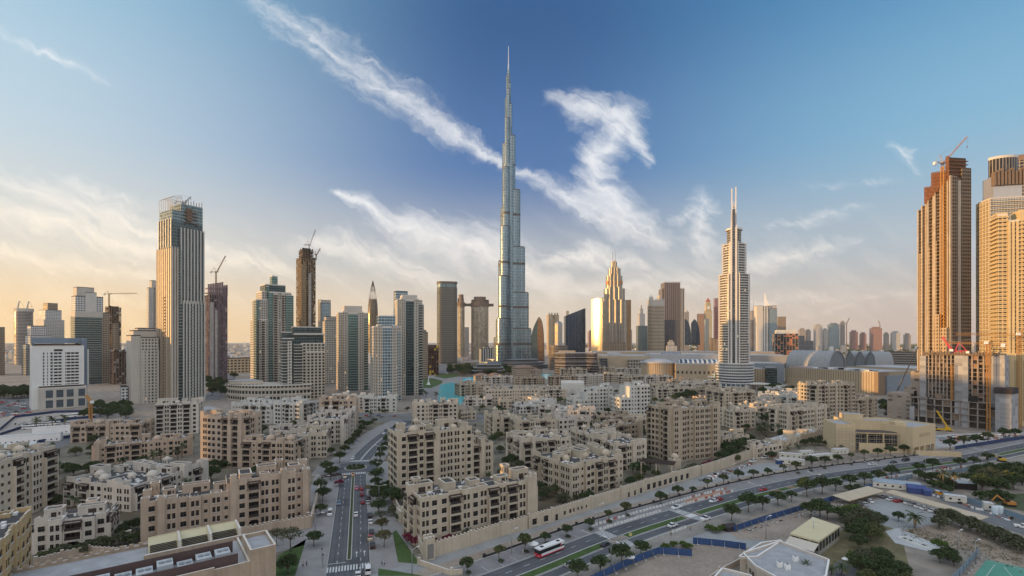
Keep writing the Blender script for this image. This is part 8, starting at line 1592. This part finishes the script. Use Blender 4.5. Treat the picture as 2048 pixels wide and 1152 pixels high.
b = MB(); b.box(6.03, -1.1, 1.45, 6.06, 1.1, 2.8, 0); b.build('windscreen', [CGL], o)
for x in (-3.6, 3.4):
    for s in (-1, 1): b = MB(); b.tube((x, s*1.05-.16, .5), (x, s*1.05+.16, .5), .5, None, 12); b.build('wheel', [TYRE], o)
for s in (-1, 1): b = MB(); b.box(6.02, s*.85-.2, .7, 6.07, s*.85+.2, .95, 0); b.build('headlight', [LAMPW], o)
# water-filled road barriers
bm_ = MB(); bm_.prism([(-.75, -.28), (.75, -.28), (.75, .28), (-.75, .28)], 0, .45, 0, 0, False, [(-.72, -.14), (.72, -.14), (.72, .14), (-.72, .14)]); bm_.box(-.72, -.14, .45, .72, .14, .85, 0); BARW = bm_.mesh('road_barrier', [M('dull white plastic', (.58, .58, .57), .6, .12, 2)]); BARR = bm_.mesh('road_barrier', [M('dull red plastic', (.36, .13, .10), .6, .12, 2)])
def barriers(t0, t1, off, step, where, redp, seed, grp):
    rnd = random.Random(seed); n = int((t1-t0)/step)
    for i in range(n):
        t = t0+(i+.5)*step; q = MAIN.at(t, off+rnd.uniform(-.2, .2)); d_ = MAIN.dirn(t); red = rnd.random() < redp
        o = place('road_barrier', BARR if red else BARW, None, (q.x, q.y, .03), math.atan2(d_.y, d_.x)+rnd.uniform(-.15, .15)); tag(o, '%s plastic barrier %s, %s' % ('red' if red else 'white', where, nth(i, n)), 'road barrier', grp)
a = XW[0]+1; e = MAIN.near((113, 232)); barriers(a, e, 14.6, 2.1, 'in the upper barrier line of the closed lane', .12, 1, 'upper barrier line'); barriers(a, XW[1]-6, 10.2, 1.9, 'in the lower barrier line near the first zebra', .1, 2, 'lower barrier line'); barriers(XW[1]+1, e, 10.2, 1.9, 'in the lower barrier line past the second zebra', .35, 3, 'far lower barrier line')
barriers(MAIN.near((120, 234)), MAIN.near((137, 244)), -8.6, 1.7, 'on the south verge by the vacant plot', .0, 4, 'south verge barriers'); barriers(MAIN.near((185, 268)), MAIN.near((262, 298)), -8.8, 2.4, 'on the south verge before the plantation', .15, 5, 'far south verge barriers'); barriers(XW[1]-22, XW[1]-12, -7.6, 1.8, 'at the kerb below the white car', .0, 6, 'kerb barriers')
t = MAIN.near((97, 222)); b = MB(); ribbon(b, MAIN, t-12, t+16, 10.6, 13.6, .034); setting('excavated_lane', b, M('orange trench soil', (.38, .20, .12), .95, .3, .4, fine=.2))
# cabins, tents, sheds, tanks
def cabin(label, x, y, L, W_, h, rot, mat=WPAINT, group=None, z=0.0, cat='site cabin', rm=None):
    p = G(x, y, z); o = thing('site_cabin', label, cat, (p.x, p.y, z), rot, group); b = MB(); b.box(-L/2, -W_/2, .25, L/2, W_/2, h, 0); b.build('wall', [mat], o); b = MB(); b.box(-L/2-.12, -W_/2-.12, h, L/2+.12, W_/2+.12, h+.16, 0); b.build('roof', [rm or M('dusty cabin roof', (.50, .50, .50), .7, .12, .6)], o)
    for i in range(max(1, int(L/3))): x0 = -L/2+1.4+i*3; b = MB(); b.box(x0, -W_/2-.05, 1.3, x0+.9, -W_/2-.01, 2.1, 0); b.build('window', [PANE], o)
    for x0 in (-L/2+.3, L/2-.7): b = MB(); b.box(x0, -W_/2+.2, 0, x0+.4, W_/2-.2, .25, 0); b.build('skid', [DARK], o)
CW = M('cream cabin sheet', (.60, .57, .50), .7, .07, .5, streak=.1)
cabin('cream site cabin lowest in the roadside group by a blue box', 1584, 929, 13, 3.2, 3.2, -.42, CW); cabin('cream site cabin stacked above the roadside group', 1580, 917, 12, 3.2, 3.2, -.42, CW, z=0); cabin('cream site cabin behind the others by the dark trees', 1612, 912, 9, 3, 3.2, .18, CW); cabin('long cream site cabin facing the road', 1640, 919, 17, 3.2, 3.2, .28, CW); cabin('cream site cabin at the right end of the roadside group', 1680, 908, 11, 3.2, 3.4, .28, CW); cabin('blue steel box beside the roadside cabins', 1558, 928, 3, 2.4, 2.4, .2, BLUE)
cabin('cream site cabin with a door behind the carport', 1910, 1004, 7.5, 3, 3.0, -.5, CW); cabin('small cream guard cabin beside the water tanks', 1976, 1020, 3, 3, 3.2, -.5, CW); cabin('orange generator box behind the carport', 1883, 990, 4.6, 1.8, 1.8, -.45, M('orange generator paint', (.58, .26, .03), .5, .08), cat='generator')
cabin('long pale site shed with a flat blue grey roof', 1792, 976, 20, 8, 2.9, -.45, CW, rm=M('blue grey shed roof', (.30, .36, .42), .6, .1, .4)); cabin('white long site office with many windows on the left site', 50, 886, 40, 6, 6, .5, WPAINT); cabin('white long site shed near the palms on the left site', 115, 868, 28, 6, 6, .5, WPAINT); cabin('low white annex with red roof edge on the left site', 48, 896, 12, 5, 3.4, .5, M('red cabin sheet', (.50, .06, .05), .7, .1)); cabin('red cabin at the left picture edge', 6, 904, 10, 6, 3.2, .5, M('red cabin sheet', (.50, .06, .05), .7, .1)); cabin('brown timber stack cabin beside the left palms', 150, 862, 10, 5, 4, .3, CONCD)
for i, (x, y) in enumerate(((72, 852), (142, 834), (158, 832), (60, 858), (105, 850))):
    p = G(x, y); o = thing('site_bus', 'white site bus parked on the left building site, %s' % nth(i, 5), 'bus', (p.x, p.y, 0), .5+.2*(i % 3), 'site buses'); b = MB(); b.box(-5, -1.2, .4, 5, 1.2, 1.7, 0); b.box(-5, -1.2, 1.7, 5, 1.2, 2.5, 1); b.box(-5, -1.2, 2.5, 5, 1.2, 3, 0); b.build('body', [WPAINT, CGL], o); b = MB(); b.box(-3.6, -1.25, 0, -2.6, 1.25, .8, 0); b.build('axle', [TYRE], o); b = MB(); b.box(2.6, -1.25, 0, 3.6, 1.25, .8, 0); b.build('axle', [TYRE], o)
def tent(label, x, y, L, W_, h, rot, mat, wallm=None):
    p = G(x, y); o = thing('tent', label, 'tent', (p.x, p.y, 0), rot); b = MB(); b.face([(-L/2, -W_/2, h), (L/2, -W_/2, h), (L/2, 0, h+W_*.22), (-L/2, 0, h+W_*.22)], 0); b.face([(-L/2, 0, h+W_*.22), (L/2, 0, h+W_*.22), (L/2, W_/2, h), (-L/2, W_/2, h)], 0); b.build('roof', [mat], o)
    b = MB(); b.box(-L/2+.2, -W_/2+.2, 0, L/2-.2, W_/2-.2, h, 0)
    for s in (-1, 1): b.face([(s*(L/2-.2), -W_/2+.2, h), (s*(L/2-.2), W_/2-.2, h), (s*(L/2-.2), 0, h+W_*.2)][::s], 0)
    b.build('wall', [wallm or mat], o)
tent('pale tent shed in front of the long white site office', 34, 902, 20, 12, 3, .5, M('pale tent sheet', (.46, .50, .50), .6, .06)); tent('blue tarpaulin shed beside the long pale site shed', 1832, 985, 7.5, 6, 2.6, -.45, M('blue tarpaulin', (.05, .075, .21), .6, .15, .8)); tent('second smaller blue tarpaulin lean-to', 1853, 990, 3, 4, 2.3, -.45, M('blue tarpaulin', (.05, .075, .21), .6, .15, .8)); tent('grey pitched shed in the plantation', 1924, 975, 9, 8, 3, -.3, M('grey shed sheet', (.30, .34, .37), .6, .06), DARK); tent('dark collapsed shade tent by the hedge mound', 1458, 1060, 5, 4, 1.8, .3, M('black shade net', (.045, .04, .045), .9, .2), M('black shade net', (.045, .04, .045), .9, .2))
for i, x in enumerate((1990, 2000)):
    p = G(x, 1027); o = thing('water_tank', 'pale blue upright water tank beside the guard cabin, %s' % nth(i, 2), 'water tank', (p.x, p.y, 0), 0, 'water tanks'); b = MB(); b.lathe([(0, 0), (1.15, 0), (1.15, 2.9), (.9, 3.2), (.3, 3.4), (0, 3.4)], 16); b.build('shell', [M('pale tank plastic', (.50, .58, .62), .5, .05)], o); b = MB(); b.cyl(0, 0, 3.4, 3.55, .28); b.build('lid', [STEEL], o)
# machines
def excavator(label, x, y, rot, colr):
    p = G(x, y); o = thing('excavator', label, 'excavator', (p.x, p.y, 0), rot); PY = M('machine paint '+label[:6], colr, .5, .1)
    for s in (-1, 1): b = MB(); b.box(-1.9, s*1.1-.3, 0, 1.9, s*1.1+.3, .8, 0); b.build('track', [TYRE], o)
    b = MB(); b.box(-2, -1.25, .9, 1.2, 1.25, 2.1, 0); b.build('body', [PY], o); b = MB(); b.box(.2, .2, 2.1, 1.5, 1.2, 3.1, 0); b.build('cab', [CGL], o)
    b = MB(); b.beam((1.2, -.3, 1.8), (4.2, -.3, 4.4), .45, .5); b.build('boom', [PY], o); b = MB(); b.beam((4.2, -.3, 4.4), (6.2, -.3, 1.8), .35, .4); b.build('stick', [PY], o); b = MB(); b.prism([(5.7, -.9), (6.9, -.9), (6.9, .3), (5.7, .3)], .4, 1.6, 0, 0, True, [(6.0, -.9), (6.7, -.9), (6.7, .3), (6.0, .3)]); b.build('bucket', [DARK], o)
excavator('yellow excavator digging beside the junction', 2003, 923, 2.6, (.55, .34, .05)); excavator('orange digger behind the slate fence', 2018, 1012, 2.9, (.45, .20, .05))
def mobile_crane(label, x, y, rot, L, lift, colr, boomc):
    p = G(x, y); o = thing('mobile_crane', label, 'crane', (p.x, p.y, 0), rot); PY = M('crane body '+label[:7], colr, .5, .1); b = MB(); b.box(-6, -1.4, .8, 6, 1.4, 1.8, 0); b.build('chassis', [PY], o); b = MB(); b.box(4.2, -1.3, 1.8, 6, 1.3, 3.0, 0); b.build('cab', [CGL], o); b = MB(); b.box(-4.5, -1.3, 1.8, -1, 1.3, 3.4, 0); b.build('superstructure', [PY], o)
    for xx in (-4.5, -3, 2.5, 4): b = MB(); b.box(xx-.5, -1.45, 0, xx+.5, 1.45, 1, 0); b.build('axle', [TYRE], o)
    ca, sa = math.cos(R(lift)), math.sin(R(lift)); b = MB(); b.beam((-3, 0, 3), (-3+L*.5*ca, 0, 3+L*.5*sa), 1.0, 1.0, 0); b.beam((-3+L*.4*ca, 0, 3+L*.4*sa), (-3+L*ca, 0, 3+L*sa), .7, .7, 1); b.build('boom', [PY, boomc], o)
BK = M('dark boom steel', (.05, .05, .06), .6, .1); mobile_crane('yellow mobile crane with a raised boom at the concrete block', 1886, 862, 2.75, 30, 62, (.58, .36, .03), BK); mobile_crane('dark mobile crane with a very long leaning boom beside the tan wing', 1778, 830, .35, 78, 54, (.10, .10, .11), BK)
# rubble, spoil and site clutter
RUB = [M('rubble grey', (.28, .28, .29), .9, .2, .8), M('rubble red', (.36, .16, .12), .9, .2, .8), M('rubble blue', (.20, .25, .30), .8, .2, .8), WPAINT, DARK]
def clutter(name, label, poly, n, seed, smin, smax, hmax):
    rnd = random.Random(seed); b = MB(); (xa, ya), (xb, yb), w = poly
    for i in range(n):
        k = rnd.random(); p = G(xa+(xb-xa)*k+rnd.uniform(-w, w), ya+(yb-ya)*k+rnd.uniform(-w, w)*.3); s_ = rnd.uniform(smin, smax); a = rnd.uniform(0, 3); h = rnd.uniform(.2, hmax); b.beam((p.x-s_*math.cos(a), p.y-s_*math.sin(a), h/2), (p.x+s_*math.cos(a), p.y+s_*math.sin(a), h/2), rnd.uniform(.4, 1.2)*s_, h, rnd.randrange(5))
    o = b.build(name, RUB); tag(o, label, 'rubble', None, 'stuff')
clutter('rubble', 'grey rubble and pipes heaped along the crenellated wall', ((1405, 962), (1500, 928), 6), 130, 1, .4, 1.3, 1.0); clutter('site_debris', 'mixed building materials strewn before the concrete block', ((1880, 880), (2030, 872), 14), 150, 2, .6, 2.2, 1.4); clutter('site_debris', 'scattered debris and blocks on the left building site', ((30, 850), (170, 842), 14), 70, 3, .6, 2.0, 1.4); clutter('gravel_debris', 'small stones and ballast along the foot of the blue hoarding', ((1490, 1062), (1720, 1000), 6), 130, 4, .15, .4, .3); clutter('site_debris', 'stacked materials between wall and cabins behind the carport', ((1860, 988), (2020, 1040), 5), 70, 5, .3, .9, .9)
b = MB(); rnd = random.Random(6)
for i in range(420): k = rnd.random(); p = G(1800+280*k, 1060+70*k*rnd.uniform(.4, 1.2)+rnd.uniform(-8, 14)); leaf_blob(b, rnd, p.x, p.y, .2, .6, .6, .3, 5, .25, i % 2)
o = b.build('scrub', [LEAFG, FRONDY]); tag(o, 'dry scrub tufts on the stony ground', 'scrub', None, 'stuff')
# satellite dishes, umbrellas, posts, pergola
for i, (x, y, s) in enumerate(((1682, 1036, 1.5), (1674, 1028, .9), (1708, 1042, 1.6))):
    p = G(x, y); o = thing('satellite_dish', 'white satellite dish beside the clump trees, %s' % nth(i, 3), 'satellite dish', (p.x, p.y, 0), -.6, 'satellite dishes'); b = MB(); b.tube((0, 0, 0), (0, 0, 1.0*s), .1, .08); b.build('post', [STEEL], o); b = MB(); n = 14
    for j in range(n):
        a, c = 2*math.pi*j/n, 2*math.pi*(j+1)/n; f_ = lambda r_, t_: (r_*math.cos(t_)*s, (-.55+.35*r_*r_-.5*r_*math.sin(t_))*s*.8, (1.2+.85*r_*math.sin(t_))*s)
        for r0, r1 in ((0, .5), (.5, 1.0)): b.face([f_(r0, a), f_(r1, a), f_(r1, c), f_(r0, c)] if r0 else [f_(0, a), f_(r1, a), f_(r1, c)], 0, None, True)
    b.build('dish', [WPAINT], o); b = MB(); b.tube((0, -.4*s, .7*s), (0, -1.3*s, 1.5*s), .04); b.build('feed_arm', [STEEL], o)
def umbrella(label, x, y, r_=2.0):
    p = G(x, y); o = thing('parasol', label, 'parasol', (p.x, p.y, 0)); b = MB(); b.tube((0, 0, 0), (0, 0, 2.5), .06); b.build('pole', [STEEL], o); b = MB(); b.lathe([(r_, 2.3), (r_*.5, 2.7), (0, 2.95)], 10); b.build('canopy', [WPAINT], o)
umbrella('white parasol under the street tree above the bus', 1066, 1100); umbrella('white parasol beside the verge tree near the first zebra', 1258, 1127); umbrella('white parasol in the yard of the villa', 1690, 1132, 1.0)
p = G(1345, 940, 5); o = thing('pergola', 'large dark timber pergola roof on the street wall terrace', 'pergola', (p.x-6, p.y+6, 0), -.5); b = MB()
for i in range(9): b.beam((-9, -4+i, 8.0), (9, -4+i, 8.0), .5, .2)
b.build('roof', [TIMBER], o)
for x in (-8, 0, 8):
    for y in (-3.6, 3.6): b = MB(); b.box(x-.3, y-.3, 0, x+.3, y+.3, 7.9, 0); b.build('post', [SAND], o)
p = G(1348, 952); o = thing('domed_kiosk', 'small sandstone kiosk with a dome beside the dark pergola', 'kiosk', (p.x+3, p.y+8, 0), .4); b = MB(); b.box(-2.4, -2.4, 0, 2.4, 2.4, 7.5, 0, 1); b.build('wall', [SAND, CAP], o); kid(o, place('dome', dome_mesh(2.0, SAND), o, (0, 0, 7.5)))
p = G(812, 1040); o = thing('domed_kiosk', 'low sandstone kiosk with a shallow dome beside the boulevard garden wall', 'kiosk', (p.x, p.y, 0), .5); b = MB(); b.box(-3.2, -3.2, 0, 3.2, 3.2, 4.2, 0, 1); b.ring(-3.2, -3.2, 3.2, 3.2, 4.2, 4.9, .4, 0, 1); b.build('wall', [SAND, CAP], o); kid(o, place('dome', dome_mesh(2.0, SAND), o, (0, 0, 3.4)))
p = G(690, 932, 3); b = MB()
for i, (x, y, lab) in enumerate(((680, 962, 'slatted dark pergola behind the left boulevard trees'), (252, 1078, 'white framed garden pergola by the low grey roofed block'))):
    p = G(x-18 if i == 0 else x, y); o = thing('pergola', lab, 'pergola', (p.x, p.y, 0), .5); b = MB(); m = (TIMBER, CAP)[i]; w = (5, 1.6)[i]
    for k in range(7): b.beam((-w, -w*.5+k*w/6, 3.0), (w, -w*.5+k*w/6, 3.0), .25, .15)
    for xx in (-w*.9, w*.9): b.beam((xx, -w*.6, 2.9), (xx, w*.6, 2.9), .2)
    b.build('roof', [m], o)
    for xx in (-w*.9, w*.9):
        for yy in (-w*.45, w*.45): b = MB(); b.beam((xx, yy, 0), (xx, yy, 2.9), .2); b.build('post', [m], o)
o = thing('pool_wall', 'long pale pool enclosure with two dark round openings in the garden', 'pool wall', (*G(1795, 1078), 0), math.atan2(*(G(1880, 1108)-G(1795, 1078)).yx)); b = MB(); L = (G(1880, 1108)-G(1795, 1078)).length; b.box(0, 0, 0, L, .4, .8, 0); b.box(0, 3.2, 0, L, 3.6, .8, 0); b.box(0, .4, 0, .4, 3.2, .8, 0); b.build('wall', [WPAINT], o)
for x in (1.2, 3.2, 7.5): b = MB(); b.cyl(x, 1.8, .0, .5, .6, None, 12); b.build('round_cover', [DARK], o)
# lake fountain cone on the lawn
p = G(857, 769); o = thing('lawn_monument', 'white pointed cone on the park lawn by the lake', 'monument', (p.x, p.y, 0)); b = MB(); b.lathe([(4, 0), (2.2, 1.2), (.9, 5), (.3, 11), (0, 14)], 10); b.build('cone', [WPAINT], o)
# sign posts
for i, (x, y) in enumerate(((648, 1124), (650, 1136))): p = G(x-4, y); o = thing('lamp_post', 'slim dark pavement lamp on the left pavement, %s' % nth(i, 2), 'lamp post', (p.x, p.y, 0), 0, 'slim pavement lamps'); b = MB(); b.tube((0, 0, 0), (0, 0, 4.2), .06, .05); b.build('pole', [DARK], o); b = MB(); b.cyl(0, 0, 4.2, 4.6, .28, .16); b.build('lamp_head', [DARK], o)
p = G(1261, 1076); o = thing('warning_board', 'small yellow square board on the median by the first zebra', 'sign', (p.x, p.y, .1)); b = MB(); b.tube((0, 0, 0), (0, 0, .8), .05); b.build('post', [STEEL], o); b = MB(); b.box(-.55, -.06, .7, .55, .0, 1.8, 0); b.build('board', [M('pale yellow board', (.55, .50, .20), .6, .05)], o)
# ------------------------------------------------------------------ people
def person(label, x, y, rot, top, legs, stride=.22, dress=False):
    p = G(x, y); o = thing('person', label, 'person', (p.x, p.y, .05), rot)
    def skin(name, V, E, Rr, mat, root):
        me = bpy.data.meshes.new(name); me.from_pydata(V, E, []); me.materials.append(mat); ob = place(name, me, o); kid(o, ob); m = ob.modifiers.new('Skin', 'SKIN'); lay = me.skin_vertices[0].data
        for i, r_ in enumerate(Rr): lay[i].radius = (r_, r_)
        lay[root].use_root = True; ob.modifiers.new('Sub', 'SUBSURF').levels = 1; return ob
    s = stride; J = [(0, 0, .95), (0, 0, 1.2), (0, 0, 1.42), (.01, 0, 1.52), (.02, 0, 1.64), (0, .19, 1.40), (-.06, .24, 1.13), (.04, .26, .90), (0, -.19, 1.40), (.06, -.24, 1.13), (.14, -.26, .92), (0, .1, .9), (s*.6, .1, .5), (s*.7, .1, .08), (s*.7+.16, .1, .04), (0, -.1, .9), (-s*.2, -.1, .5), (-s, -.1, .1), (-s+.14, -.1, .04), (.09, .27, .82), (.19, -.27, .85)]
    E = [(0, 1), (1, 2), (2, 3), (3, 4), (2, 5), (5, 6), (6, 7), (2, 8), (8, 9), (9, 10), (0, 11), (11, 12), (12, 13), (13, 14), (0, 15), (15, 16), (16, 17), (17, 18), (7, 19), (10, 20)]
    skin('body', J, E, [.13, .12, .13, .055, .105, .055, .042, .035, .055, .042, .035, .085, .06, .045, .035, .085, .06, .045, .035, .03, .03], M('warm skin', (.32, .19, .12), .7, .05), 0)
    skin('shirt', J[:3]+[J[5], J[6], J[8], J[9]], [(0, 1), (1, 2), (2, 3), (3, 4), (2, 5), (5, 6)], [.155, .145, .155, .07, .055, .07, .055], top, 0)
    skin('robe' if dress else 'trousers', [J[0], J[11], J[12], J[13], J[15], J[16], J[17]], [(0, 1), (1, 2), (2, 3), (0, 4), (4, 5), (5, 6)], [.15, .12 if dress else .1, .11 if dress else .075, .1 if dress else .06, .12 if dress else .1, .11 if dress else .075, .1 if dress else .06], legs, 0)
    b = MB(); b.lathe([(.105, 1.66), (.115, 1.70), (.09, 1.77), (0, 1.79)], 10, 0, .0, 0); b.build('hair', [M('black hair', (.015, .012, .01), .8, .1)], o)
cl = lambda n, c: M('cloth '+n, c, .9, .08, 2)
person('person in a white shirt walking left of a companion on the pavement', 606, 1134, 2.2, cl('white', (.6, .6, .6)), cl('black', (.02, .02, .025))); person('person in a dark shirt walking right of a companion on the pavement', 613, 1133, 2.2, cl('navy', (.03, .04, .07)), cl('black', (.02, .02, .025)))
person('person in black crossing on the zebra beside the white van', 719, 1137, 3.0, cl('black', (.02, .02, .025)), cl('black', (.02, .02, .025))); person('person in a grey shirt on the corner pavement', 764, 1132, 1.0, cl('grey', (.2, .2, .22)), cl('navy', (.03, .04, .07))); person('person in a white top beside the grey shirted one', 769, 1131, 1.2, cl('white', (.6, .6, .6)), cl('black', (.02, .02, .025)))
person('person in black standing beneath the parasol at the bus stop', 1056, 1107, .4, cl('black', (.02, .02, .025)), cl('black', (.02, .02, .025)), .05, True); person('person in a white robe waiting near the bus stop tree', 1046, 1107, .4, cl('white', (.6, .6, .6)), cl('white', (.6, .6, .6)), .05, True); person('worker in a yellow green vest on the south verge', 1342, 1072, 1.4, cl('lime', (.35, .45, .06)), cl('navy', (.03, .04, .07)), .1); person('person in black on the median lawn', 1352, 1043, 0.5, cl('black', (.02, .02, .025)), cl('black', (.02, .02, .025)))
person('worker in orange on the verge by the plot entrance', 1381, 1062, 1.4, cl('orange', (.5, .16, .03)), cl('grey', (.2, .2, .22)), .15)
# ------------------------------------------------------------------ evening haze over the whole city
b = MB(); b.box(-9600, -700, -1.2, 9600, 9600, 900, 0); hm = bpy.data.materials.new('evening haze'); hm.use_nodes = True; nt = hm.node_tree; nt.nodes.clear()
pv = nt.nodes.new('ShaderNodeVolumePrincipled'); pv.inputs['Density'].default_value = 2.4e-5; pv.inputs['Color'].default_value = (.93, .94, .96, 1); pv.inputs['Anisotropy'].default_value = .1
mo = nt.nodes.new('ShaderNodeOutputMaterial'); nt.links.new(pv.outputs[0], mo.inputs['Volume']); o = b.build('haze', [hm]); o['kind'] = 'stuff'
